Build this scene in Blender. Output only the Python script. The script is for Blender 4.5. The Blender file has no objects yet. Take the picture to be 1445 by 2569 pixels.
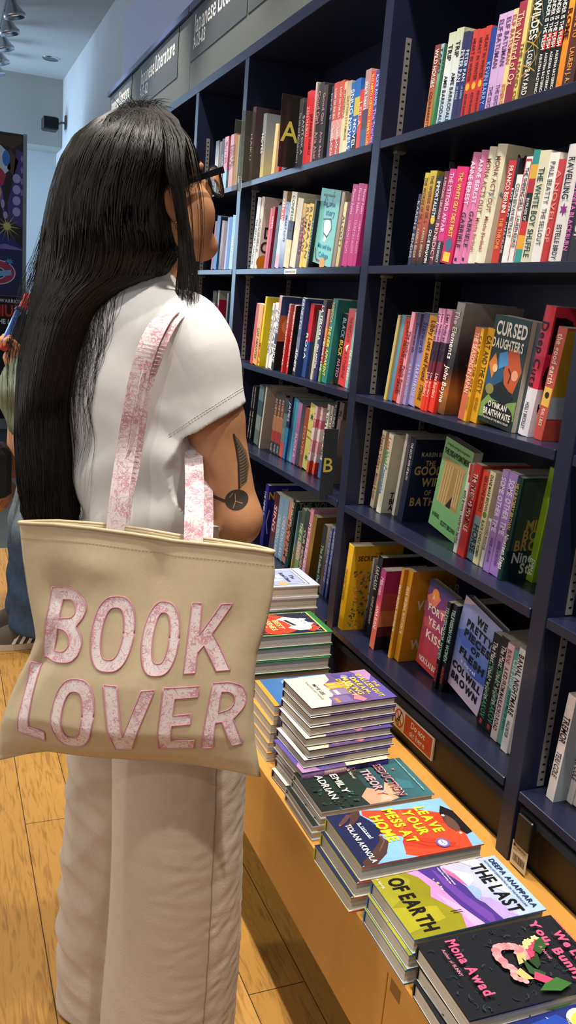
import bpy, math, random
import numpy as np
from mathutils import Vector, Matrix
random.seed(7); np.random.seed(7)
S = bpy.context.scene
# ------------------------------------------------------------------ camera
cam_d = bpy.data.cameras.new('camera'); cam = bpy.data.objects.new('camera', cam_d); S.collection.objects.link(cam); S.camera = cam
R = np.array([[0.92591838, -0.01445466, 0.37744696], [-0.36911309, -0.24677167, 0.89602415], [0.08019149, -0.96896584, -0.23382583]])
CAMH = 1.38
cam.matrix_world = Matrix(((R[0,0], -R[0,1], -R[0,2], 0), (R[1,0], -R[1,1], -R[1,2], 0), (R[2,0], -R[2,1], -R[2,2], CAMH), (0,0,0,1)))
cam_d.sensor_fit = 'VERTICAL'; cam_d.sensor_height = 36; cam_d.lens = 36*2145.99/2569; cam_d.clip_start = .02; cam_d.clip_end = 60
# ------------------------------------------------------------------ world, exposure
w = bpy.data.worlds.new('world'); S.world = w; w.use_nodes = True
bg = w.node_tree.nodes['Background']; bg.inputs[0].default_value = (.72, .78, .9, 1); bg.inputs[1].default_value = .28
S.view_settings.view_transform = 'Standard'; S.view_settings.look = 'None'; S.view_settings.gamma = 1; S.view_settings.exposure = 0.0
def spot(loc, tgt, watts, ang, col=(1, .94, .84), rad=.045, blend=.6):
    l = bpy.data.lights.new('lamp_light', 'SPOT'); l.energy = watts; l.spot_size = math.radians(ang); l.spot_blend = blend; l.color = col; l.shadow_soft_size = rad
    o = bpy.data.objects.new('lamp_light', l); S.collection.objects.link(o); o.location = loc
    o.rotation_euler = (Vector(tgt)-Vector(loc)).to_track_quat('-Z', 'Y').to_euler(); return o
def area(loc, tgt, watts, sx, sy, col):
    l = bpy.data.lights.new('unseen_area_light', 'AREA'); l.energy = watts; l.shape = 'RECTANGLE'; l.size = sx; l.size_y = sy; l.color = col
    o = bpy.data.objects.new('unseen_area_light', l); S.collection.objects.link(o); o.location = loc
    o.rotation_euler = (Vector(tgt)-Vector(loc)).to_track_quat('-Z', 'Y').to_euler(); return o
LAMPX = .56
LAMPS = [(LAMPX, y) for y in (-.9, .1, .75, 1.5, 2.3, 3.2, 4.2, 5.3)]
for lx, ly in LAMPS:
    spot((lx, ly, 3.3), (.93 if ly > .5 else .7, ly+.12, .8), 165, 62)
spot((-1.3, -.6, 3.35), (.3, 1.5, .5), 55, 70, rad=.06)           # aisle spots behind the photographer
spot((-1.3, 1.9, 3.35), (.1, 2.4, .2), 110, 75, rad=.06)
spot((-1.2, 4.2, 3.35), (.2, 3.6, .8), 140, 75, rad=.06)
area((-1.4, 10.2, 2.2), (1.2, 9.6, 2.4), 150, 1.6, 2.2, (.52, .74, 1))  # daylight from the shop front at the far end
area((-3.0, 2.2, 1.7), (1.0, 2.4, 1.9), 52, 7.0, 2.6, (1, .95, .88))   # added soft fill standing in for the lit shop on the left
# ------------------------------------------------------------------ helpers
def hexc(h):
    h = h.lstrip('#'); c = [int(h[i:i+2], 16)/255 for i in (0, 2, 4)]
    return tuple((x/12.92 if x <= .04045 else ((x+.055)/1.055)**2.4) for x in c)
def mat(name, col=(.8, .8, .8), rough=.5, spec=.5, metal=0, noise=0, nscale=30, bump=0, bscale=200, alpha=None, trans=0, ior=1.45, sheen=0, sss=0):
    m = bpy.data.materials.new(name); m.use_nodes = True; n = m.node_tree.nodes; L = m.node_tree.links; b = n['Principled BSDF']
    if isinstance(col, str): col = hexc(col)
    b.inputs['Base Color'].default_value = (*col, 1); b.inputs['Roughness'].default_value = rough; b.inputs['Specular IOR Level'].default_value = spec; b.inputs['Metallic'].default_value = metal
    b.inputs['Transmission Weight'].default_value = trans; b.inputs['IOR'].default_value = ior
    if sheen: b.inputs['Sheen Weight'].default_value = sheen
    if sss: b.inputs['Subsurface Weight'].default_value = sss; b.inputs['Subsurface Radius'].default_value = (.012, .005, .003); b.inputs['Subsurface Scale'].default_value = 1
    tc = n.new('ShaderNodeTexCoord')
    if noise:
        t = n.new('ShaderNodeTexNoise'); t.inputs['Scale'].default_value = nscale; t.inputs['Detail'].default_value = 4; L.new(tc.outputs['Object'], t.inputs['Vector'])
        r = n.new('ShaderNodeMix'); r.data_type = 'RGBA'; r.inputs[6].default_value = (*[x*(1-noise) for x in col], 1); r.inputs[7].default_value = (*[min(1, x*(1+noise)) for x in col], 1)
        L.new(t.outputs['Fac'], r.inputs[0]); L.new(r.outputs[2], b.inputs['Base Color'])
    if bump:
        t = n.new('ShaderNodeTexNoise'); t.inputs['Scale'].default_value = bscale; t.inputs['Detail'].default_value = 3; L.new(tc.outputs['Object'], t.inputs['Vector'])
        bm = n.new('ShaderNodeBump'); bm.inputs['Strength'].default_value = bump; bm.inputs['Distance'].default_value = .002; L.new(t.outputs['Fac'], bm.inputs['Height']); L.new(bm.outputs['Normal'], b.inputs['Normal'])
    return m
def attr_mat(name, rough=.4, spec=.5, bump=.05, bscale=300, noise=.05):
    """colour comes from the printed-colour attribute of the mesh"""
    m = mat(name, (.5, .5, .5), rough, spec, bump=bump, bscale=bscale); n = m.node_tree.nodes; L = m.node_tree.links
    a = n.new('ShaderNodeVertexColor'); a.layer_name = 'Col'
    tc = n['Texture Coordinate']; t = n.new('ShaderNodeTexNoise'); t.inputs['Scale'].default_value = 60; t.inputs['Detail'].default_value = 5; L.new(tc.outputs['Object'], t.inputs['Vector'])
    mr = n.new('ShaderNodeMapRange'); mr.inputs[1].default_value = .3; mr.inputs[2].default_value = .7; mr.inputs[3].default_value = 1-noise; mr.inputs[4].default_value = 1+noise; L.new(t.outputs['Fac'], mr.inputs[0])
    mx = n.new('ShaderNodeVectorMath'); mx.operation = 'SCALE'; L.new(a.outputs['Color'], mx.inputs[0]); L.new(mr.outputs[0], mx.inputs['Scale'])
    L.new(mx.outputs[0], n['Principled BSDF'].inputs['Base Color']); return m
def tag(o, label=None, cat=None, group=None, kind=None):
    if label: o['label'] = label
    if cat: o['category'] = cat
    if group: o['group'] = group
    if kind: o['kind'] = kind
    return o
def empty(name, loc=(0, 0, 0), rot=None, parent=None):
    o = bpy.data.objects.new(name, None); S.collection.objects.link(o); o.location = loc; o.empty_display_size = .05
    if rot is not None: o.rotation_euler = rot
    if parent: o.parent = parent
    return o
def mobj(name, verts, faces, m, parent=None, smooth=False, cols=None, mids=None):
    me = bpy.data.meshes.new(name); me.from_pydata([tuple(v) for v in verts], [], faces)
    for k in (m if isinstance(m, (list, tuple)) else [m]): me.materials.append(k)
    if mids is not None: me.polygons.foreach_set('material_index', np.array(mids, dtype=np.int32))
    if smooth: me.polygons.foreach_set('use_smooth', np.ones(len(me.polygons), dtype=bool))
    if cols is not None:
        a = me.color_attributes.new('Col', 'FLOAT_COLOR', 'CORNER')
        flat = []
        for f, c in zip(faces, cols):
            if isinstance(c[0], (tuple, list)): flat += [(*x, 1) for x in c]
            else: flat += [(*c, 1)]*len(f)
        a.data.foreach_set('color', np.array(flat, dtype=np.float32).ravel())
    me.update(); o = bpy.data.objects.new(name, me); S.collection.objects.link(o)
    if parent: o.parent = parent
    return o
class MB:
    """collects shapes into one mesh, with a colour per face"""
    def __init__(s): s.v = []; s.f = []; s.c = []; s.m = []
    def add(s, vs, fs, c=(.5, .5, .5), m=0):
        k = len(s.v); s.v += [tuple(v) for v in vs]
        for f in fs: s.f.append(tuple(i+k for i in f)); s.c.append(c); s.m.append(m)
    def box(s, a, b, c=(.5, .5, .5), m=0, bev=0):
        x0, y0, z0 = a; x1, y1, z1 = b
        if bev:
            e = bev
            ring = lambda z, i: [(x0+i+e, y0+i, z), (x1-i-e, y0+i, z), (x1-i, y0+i+e, z), (x1-i, y1-i-e, z), (x1-i-e, y1-i, z), (x0+i+e, y1-i, z), (x0+i, y1-i-e, z), (x0+i, y0+i+e, z)]
            vs = ring(z0, e)+ring(z0+e, 0)+ring(z1-e, 0)+ring(z1, e)
            fs = [tuple(range(7, -1, -1)), tuple(range(24, 32))]
            for r in range(3):
                for i in range(8): fs.append((r*8+i, r*8+(i+1) % 8, r*8+8+(i+1) % 8, r*8+8+i))
            s.add(vs, fs, c, m); return
        s.add([(x0,y0,z0),(x1,y0,z0),(x1,y1,z0),(x0,y1,z0),(x0,y0,z1),(x1,y0,z1),(x1,y1,z1),(x0,y1,z1)], [(0,3,2,1),(4,5,6,7),(0,1,5,4),(1,2,6,5),(2,3,7,6),(3,0,4,7)], c, m)
    def tube(s, pts, r, n=8, c=(.5, .5, .5), m=0, cap=True):
        pts = [Vector(p) for p in pts]; rr = r if isinstance(r, (list, tuple)) else [r]*len(pts); k = len(s.v); up = None
        for i, p in enumerate(pts):
            t = (pts[min(i+1, len(pts)-1)]-pts[max(i-1, 0)]).normalized()
            if up is None: up = t.orthogonal().normalized()
            up = (up-t*up.dot(t)).normalized(); q = t.cross(up)
            for j in range(n):
                a = 2*math.pi*j/n; s.v.append(tuple(p+(up*math.cos(a)+q*math.sin(a))*rr[i]))
        for i in range(len(pts)-1):
            for j in range(n): s.f.append((k+i*n+j, k+i*n+(j+1) % n, k+(i+1)*n+(j+1) % n, k+(i+1)*n+j)); s.c.append(c); s.m.append(m)
        if cap:
            s.f.append(tuple(k+j for j in range(n-1, -1, -1))); s.c.append(c); s.m.append(m)
            s.f.append(tuple(k+(len(pts)-1)*n+j for j in range(n))); s.c.append(c); s.m.append(m)
    def lathe(s, prof, n=24, c=(.5, .5, .5), m=0, M=None):
        k = len(s.v)
        for r, z in prof:
            for j in range(n):
                a = 2*math.pi*j/n; p = Vector((r*math.cos(a), r*math.sin(a), z)); s.v.append(tuple(M @ p if M else p))
        for i in range(len(prof)-1):
            for j in range(n): s.f.append((k+i*n+j, k+i*n+(j+1) % n, k+(i+1)*n+(j+1) % n, k+(i+1)*n+j)); s.c.append(c); s.m.append(m)
    def build(s, name, m, parent=None, smooth=False, col=True): return mobj(name, s.v, s.f, m, parent, smooth, s.c if col else None, s.m)
# glyphs: every character is turned into a small flat mesh once, and laid out by hand
_G = {}
def glyph(ch, bold=0):
    if (ch, bold) not in _G:
        cu = bpy.data.curves.new('g', 'FONT'); cu.body = ch; cu.resolution_u = 3; cu.size = 1; cu.offset = bold
        o = bpy.data.objects.new('g', cu); S.collection.objects.link(o); me = o.to_mesh()
        vs = [(v.co.x, v.co.y) for v in me.vertices]; fs = []
        for p in me.polygons:
            q = [vs[i] for i in p.vertices]; ar = sum(s_[0]*t_[1]-t_[0]*s_[1] for s_, t_ in zip(q, q[1:]+q[:1])); fs.append(tuple(p.vertices) if ar > 0 else tuple(reversed(p.vertices)))
        o.to_mesh_clear(); bpy.data.objects.remove(o); bpy.data.curves.remove(cu)
        if ch == ' ' or not vs: _G[ch, bold] = ([], [], .28)
        else:
            x0 = min(v[0] for v in vs); x1 = max(v[0] for v in vs); _G[ch, bold] = ([(v[0]-x0, v[1]) for v in vs], fs, x1-x0+.085)
    return _G[ch, bold]
def text_polys(t, size=1.0, condense=1.0, bold=0):
    """returns verts (x, y), faces and width of a line of lettering; capital height is about .7*size"""
    V, F, x = [], [], 0
    for ch in t:
        vs, fs, adv = glyph(ch, round(bold, 3)); k = len(V)
        V += [((v[0]+x)*size*condense, v[1]*size) for v in vs]; F += [tuple(i+k for i in f) for f in fs]; x += adv
    return V, F, max(.01, (x-.085)*size*condense)
def fan(pts): return [tuple(range(len(pts)))]
def circ(cx, cy, r, n=20, ry=None): return [(cx+r*math.cos(2*math.pi*i/n), cy+(ry or r)*math.sin(2*math.pi*i/n)) for i in range(n)]
def blob(cx, cy, r, n=7, ry=None, ph=0, k=.45): return [(cx+r*(1 if i % 2 else k)*math.cos(math.pi*i/n+ph), cy+(ry or r)*(1 if i % 2 else k)*math.sin(math.pi*i/n+ph)) for i in range(2*n)]
def pline(pts, wd):
    """flat ribbon along a polyline: list of quads"""
    out = []
    for (x0, y0), (x1, y1) in zip(pts, pts[1:]):
        l = math.hypot(x1-x0, y1-y0) or 1; nx, ny = -(y1-y0)/l*wd/2, (x1-x0)/l*wd/2
        out.append([(x0+nx, y0+ny), (x0-nx, y0-ny), (x1-nx, y1-ny), (x1+nx, y1+ny)])
    return out
M_print = attr_mat('printed_card', .38, .45)
M_page = mat('paper_pages', '#cfc6b4', .85, .2, noise=.12, nscale=8)
def page_lines():
    n = M_page.node_tree.nodes; L = M_page.node_tree.links; b = n['Principled BSDF']; tc = n['Texture Coordinate']
    mp = n.new('ShaderNodeMapping'); mp.inputs['Scale'].default_value = (3, 900, 3); L.new(tc.outputs['Object'], mp.inputs[0])
    t = n.new('ShaderNodeTexNoise'); t.inputs['Scale'].default_value = 1; t.inputs['Detail'].default_value = 2; L.new(mp.outputs[0], t.inputs['Vector'])
    bm = n.new('ShaderNodeBump'); bm.inputs['Strength'].default_value = .25; bm.inputs['Distance'].default_value = .001; L.new(t.outputs['Fac'], bm.inputs['Height']); L.new(bm.outputs['Normal'], b.inputs['Normal'])
    r = n.new('ShaderNodeValToRGB'); r.color_ramp.elements[0].position = .3; r.color_ramp.elements[0].color = (*hexc('#a89e8c'), 1); r.color_ramp.elements[1].position = .65; r.color_ramp.elements[1].color = (*hexc('#dcd4c4'), 1)
    L.new(t.outputs['Fac'], r.inputs[0]); L.new(r.outputs[0], b.inputs['Base Color'])
page_lines()
# ------------------------------------------------------------------ the room
M_wall = mat('painted_plaster', '#c3c6c8', .8, .2, noise=.03, nscale=3, bump=.06, bscale=90)
M_ceil = mat('ceiling_paint', '#b9b9b6', .85, .2, noise=.03, nscale=2)
M_navy = mat('navy_painted_wood', '#1c2036', .3, .5, noise=.12, nscale=12, bump=.05, bscale=60)
M_plinth = mat('dark_brown_laminate', '#2b2119', .5, .4, noise=.15, nscale=8)
M_grey = mat('grey_sign_board', '#5b5f5b', .55, .3, noise=.03, nscale=4)
M_greyd = mat('grey_sign_print', '#494d4f', .5, .3, noise=.03, nscale=4)
M_white = mat('white_lettering', '#e6e6e2', .5, .3, noise=.02)
M_felt = mat('dark_felt_strip', '#3a3d45', .95, .1, noise=.3, nscale=400, bump=.6, bscale=900)
M_metal = mat('zinc_strip', '#8e8a86', .45, .5, metal=.35, noise=.1, nscale=60)
M_black = mat('black_plastic', '#101012', .4, .5, noise=.1)
M_chrome = mat('brushed_chrome', '#b8bcc0', .25, .5, metal=1, noise=.1, nscale=30)
def floor_mat():
    m = mat('oak_floor', '#c08a3c', .42, .5); n = m.node_tree.nodes; L = m.node_tree.links; b = n['Principled BSDF']; tc = n['Texture Coordinate']
    sx = n.new('ShaderNodeSeparateXYZ'); L.new(tc.outputs['Object'], sx.inputs[0])
    ax = n.new('ShaderNodeMath'); ax.operation = 'SUBTRACT'; ax.inputs[1].default_value = .2066-13.1; L.new(sx.outputs[0], ax.inputs[0])
    ay = n.new('ShaderNodeMath'); ay.operation = 'ADD'; ay.inputs[1].default_value = 10.38; L.new(sx.outputs[1], ay.inputs[0])
    cb = n.new('ShaderNodeCombineXYZ'); L.new(ay.outputs[0], cb.inputs[0]); L.new(ax.outputs[0], cb.inputs[1])
    br = n.new('ShaderNodeTexBrick'); br.offset = .37; br.inputs['Scale'].default_value = 1; br.inputs['Brick Width'].default_value = 1.18; br.inputs['Row Height'].default_value = .131; br.inputs['Mortar Size'].default_value = .0012; br.inputs['Mortar Smooth'].default_value = .1
    br.inputs['Color1'].default_value = (*hexc('#bd8d48'), 1); br.inputs['Color2'].default_value = (*hexc('#a97a35'), 1); br.inputs['Mortar'].default_value = (*hexc('#3c2a18'), 1); L.new(cb.outputs[0], br.inputs['Vector'])
    mp = n.new('ShaderNodeMapping'); mp.inputs['Scale'].default_value = (60, 6, 1); L.new(tc.outputs['Object'], mp.inputs[0])
    t = n.new('ShaderNodeTexNoise'); t.inputs['Scale'].default_value = 1.6; t.inputs['Detail'].default_value = 6; t.inputs['Distortion'].default_value = 1.2; L.new(mp.outputs[0], t.inputs['Vector'])
    r = n.new('ShaderNodeValToRGB'); r.color_ramp.elements[0].position = .34; r.color_ramp.elements[0].color = (.42, .36, .3, 1); r.color_ramp.elements[1].position = .5; r.color_ramp.elements[1].color = (1, 1, 1, 1); L.new(t.outputs['Fac'], r.inputs[0])
    t2 = n.new('ShaderNodeTexNoise'); t2.inputs['Scale'].default_value = 2.5; L.new(tc.outputs['Object'], t2.inputs['Vector'])
    mx = n.new('ShaderNodeMix'); mx.data_type = 'RGBA'; mx.blend_type = 'MULTIPLY'; mx.inputs[0].default_value = .55; L.new(br.outputs['Color'], mx.inputs[6]); L.new(r.outputs[0], mx.inputs[7])
    L.new(mx.outputs[2], b.inputs['Base Color'])
    bm = n.new('ShaderNodeBump'); bm.inputs['Strength'].default_value = .3; bm.inputs['Distance'].default_value = .002; L.new(t.outputs['Fac'], bm.inputs['Height']); L.new(bm.outputs['Normal'], b.inputs['Normal'])
    return m
def struct(name, mb, m, **k):
    o = mb.build(name, m, **k); o['kind'] = 'structure'; return o
WX = 1.31; CZ = 3.55; FARY = 10.6
FZ = -.06
b = MB(); b.box((-3.2, -2.2, -.2), (WX, 4.82, FZ)); struct('floor', b, floor_mat())
b = MB(); b.box((-3.2, 4.82, -.2), (WX, FARY+.4, FZ-.002)); struct('floor_far', b, mat('grey_carpet', '#4c4e50', .95, .1, noise=.25, nscale=60, bump=.4, bscale=400))
b = MB(); b.box((WX, -2.2, -.2), (WX+.15, FARY+.4, CZ)); struct('wall_right', b, M_wall)
b = MB(); b.box((-3.2, -2.2, CZ), (WX+.15, FARY+.4, CZ+.1)); struct('ceiling', b, M_ceil)
b = MB(); b.box((-3.2, FARY+.25, -.2), (WX, FARY+.4, CZ)); struct('wall_far', b, M_wall)
b = MB(); b.box((-3.2, FARY-.25, 2.86), (WX-.001, FARY+.25, CZ)); struct('trim_1', b, mat('soffit_paint', '#a9a9a4', .8, .2, noise=.03, nscale=3))
# ------------------------------------------------------------------ bookcase: posts, shelves, back, plinth
BX = 1.0; BACK = 1.28; TOPZ = 2.19; PL = .513
posts = [(-.25, -.29), (.35, .39), (1.152, 1.192), (1.992, 2.032), (3.04, 3.08), (3.66, 3.70), (4.68, 4.72), (5.67, 5.71)]
case = empty('bookcase', (BX, 2.7, FZ)); tag(case, 'long navy wall bookcase with open bays of shelves and tall posts', 'bookcase')
case_loc = Vector((BX, 2.7, FZ))
def cb_(mb, name, m=M_navy):
    o = mb.build(name, m, case); o.location = -case_loc; return o
for y0, y1 in posts:
    b = MB(); b.box((BX, min(y0, y1), .3815), (BACK, max(y0, y1), TOPZ), bev=.0012); cb_(b, 'post')
b = MB(); b.box((BACK, -.29, FZ), (WX-.002, 5.71, TOPZ+.36)); cb_(b, 'back_panel')
b = MB(); b.box((BX, -.29, TOPZ), (BACK, 5.71, TOPZ+.035), bev=.001); cb_(b, 'top_panel')
b = MB(); b.box((BX+.03, -.29, FZ), (BX+.06, 5.71, .49)); cb_(b, 'plinth', M_plinth)
for y0, y1 in ((.39, 1.152), (1.192, 1.992), (2.032, 3.04)):
    b = MB(); b.box((BX+.012, y0, .478), (BX+.03, y1, .494)); cb_(b, 'felt_strip', M_felt)
bays = [(-.25, .35), (.39, 1.152), (1.192, 1.992), (2.032, 3.04), (3.08, 3.66), (3.70, 4.68), (4.72, 5.67)]
for i, (y0, y1) in enumerate(bays):
    zs = [.533, .878, 1.173, 1.492, 1.784] if i != 1 else [.533, .878, 1.173, 1.492, 1.784]
    for z in zs:
        b = MB(); b.box((BX-.001, y0+.004, z-.019), (BACK, y1-.004, z), bev=.0012); cb_(b, 'shelf')
# slotted zinc strips set into the sides of the bays
def strip(x, yface, z0, z1):
    b = MB(); b.box((x, yface-.0022, z0), (x+.0145, yface-.0002, z1)); o = b.build('shelf_strip', M_metal, case); o.location = -case_loc
    s = MB(); z = z0+.012
    while z < z1-.01: s.box((x+.0042, yface-.0026, z), (x+.0105, yface-.0018, z+.0036)); z += .0158
    q = s.build('slots', M_black, o)
for yf in (1.992, 3.04, 3.66, 1.152):
    top = {1.992: 2.018, 3.04: 2.02, 3.66: 2.02, 1.152: 2.02}[yf]
    zz = [(.535, .857), (.88, 1.152), (1.175, 1.471), (1.494, 1.763), (1.786, top)]
    for z0, z1 in zz: strip(1.0415, yf, z0, z1); 
    for z0, z1 in zz[1:4]:
        strip(1.2, yf, z0, z1)
# small zinc shelf clips under the shelves
for yf in (1.992, 3.04, 3.66):
    for z in (.878, 1.173, 1.492, 1.784):
        b = MB(); b.box((1.038, yf-.02, z-.025), (1.062, yf-.001, z-.0195)); cb_(b, 'shelf_clip', M_metal)
# ------------------------------------------------------------------ sign board above the shelves
def sign_text(b, t, x, y, z, size, cond, bold=.006, m=1):
    """lettering on a face that looks towards -x: text runs towards -y"""
    V, F, wd = text_polys(t, size, cond, bold)
    b.add([(x, y-v[0], z+v[1]) for v in V], [tuple(reversed(f)) for f in F], (.8, .8, .8), m); return wd
FZ0, FZ1 = TOPZ+.0355, 2.525
pan = [(5.70, 3.842, 'A03-02'), (3.838, 1.98, 'A03-03'), (1.976, .12, 'A03-04')]
for (ya, yb, code), lab in zip(pan, ('grey sign board over the far bays, two dark lettered strips', 'grey sign board over the middle bays with white lettering and a crossbar', 'grey blank sign board over the near bays at the picture top')):
    e = empty('sign_board', (BX+.01, (ya+yb)/2, FZ0)); tag(e, lab, 'sign', 'sign boards above the bookcase'); off = -e.location
    b = MB(); b.box((BX+.004, yb, FZ0), (BX+.03, ya, FZ1-.002), bev=.001); o = b.build('board', M_grey, e); o.location = off
    def panel(y0, y1, z0, z1, t1, t2, s1, s2, cond):
        b = MB(); b.box((BX+.0012, y1, z0), (BX+.0038, y0, z1), m=0)
        if t1: sign_text(b, t1, BX+.0008, y0-.04, z0+(z1-z0)*.52, s1, cond)
        if t2: sign_text(b, t2, BX+.0008, y0-.04, z0+(z1-z0)*.22, s2, cond)
        o = b.build('lettered_strip', [M_greyd, M_white], e); o.location = off
    if code == 'A03-02':
        panel(4.86, 4.05, 2.32, FZ1-.003, 'Japanese Literature', 'A03-02', .105, .07, .82)
        panel(5.69, 5.05, 2.32, FZ1-.003, 'Japanese Literature', 'A03-01', .105, .07, .62)
    if code == 'A03-03':
        panel(3.83, 3.105, 2.335, FZ1-.003, 'Japanese Literature', 'A03-03', .105, .07, .80)
        panel(3.09, 2.0, 2.335, FZ1-.003, '', '', .1, .07, .8)
for ya, yb, lab in ((5.72, 3.85, 'blue painted cap rail on top of the far sign board'), (3.84, -.29, 'blue painted cap rail on top of the nearer sign boards')):
    b = MB(); b.box((BX-.012, yb, FZ1), (BX+.1, ya, FZ1+.03), bev=.002); tag(b.build('cap_rail', mat('slate_blue_paint', '#3d4a6e', .4, .5, noise=.08)), lab, 'trim')
# lilac panel on the wall above the bookcase
b = MB(); b.box((WX-.03, 2.9, 2.62), (WX-.001, 6.86, 3.3), bev=.004); tag(b.build('wall_panel', mat('lilac_board', '#bcc2dc', .6, .3, noise=.05, nscale=2)), 'large plain lilac panel on the wall above the sign boards', 'panel')
# speaker high on the wall at the far end
e = empty('wall_speaker', (1.2, 10.05, 3.03)); e.scale = (.8, .8, .8); e.location.x = 1.2236; tag(e, 'small black loudspeaker on a bracket high on the far right wall', 'speaker')
b = MB(); b.box((-.2, -.12, -.07), (0, .12, .09), bev=.015); b.build('cabinet', M_black, e)
b = MB(); b.box((-.19, -.124, -.055), (-.01, -.118, .075)); b.build('grille', mat('speaker_mesh', '#1c1c1e', .8, .2, bump=.6, bscale=600), e)
b = MB(); b.tube([(0, 0, .02), (.05, 0, .05), (.108, 0, .05)], .014); b.box((.09, -.05, -.03), (.108, .05, .14)); b.build('bracket', mat('grey_bracket', '#6c6c6c', .4, .5, noise=.1), e)
# ceiling recess light far away
b = MB(); b.lathe([(.0, -.004), (.05, -.004), (.075, -.012), (.085, -.001)], 24); o = b.build('ceiling_downlight', M_chrome, smooth=True); o.location = (1.08, 9.5, CZ); tag(o, 'small round recessed ceiling fitting near the far wall', 'downlight')
# track lamps
spots_y = [7.55, 8.05, 8.6, 9.15, 9.65]
trk = MB(); trk.box((LAMPX-.02, 6.6, CZ-.035), (LAMPX+.02, 10.1, CZ-.001)); tag(trk.build('lamp_track', mat('grey_track', '#7c7c7c', .5, .4, noise=.1)), 'slim grey ceiling track carrying the silver spot lamps', 'track')
M_glow = mat('lamp_face', '#d8d0c0', .5, .5, noise=.02); M_glow.node_tree.nodes['Principled BSDF'].inputs['Emission Color'].default_value = (1, .93, .8, 1); M_glow.node_tree.nodes['Principled BSDF'].inputs['Emission Strength'].default_value = .6
for i, sy in enumerate(spots_y):
    e = empty('spot_lamp', (LAMPX, sy, CZ-.036)); tag(e, 'silver cone spot lamp on ceiling track, %s from the near end' % ['first', 'second', 'third', 'fourth', 'last'][i], 'spot lamp', 'spot lamps on the ceiling track')
    b = MB(); b.tube([(0, 0, 0), (0, 0, -.05)], .014, 10); b.build('stem', M_black, e)
    Mx = Matrix.Translation((0, 0, -.05)) @ Matrix.Rotation(math.radians(-14), 4, 'Y')
    b = MB(); b.lathe([(.001, 0), (.03, 0), (.036, -.03), (.07, -.09), (.082, -.1), (.084, -.125), (.076, -.127), (.03, -.06)], 28, M=Mx); b.build('shade', M_chrome, e, smooth=True)
    b = MB(); b.lathe([(.001, -.1), (.06, -.1)], 20, M=Mx); b.build('lamp_face', M_glow, e)
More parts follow.
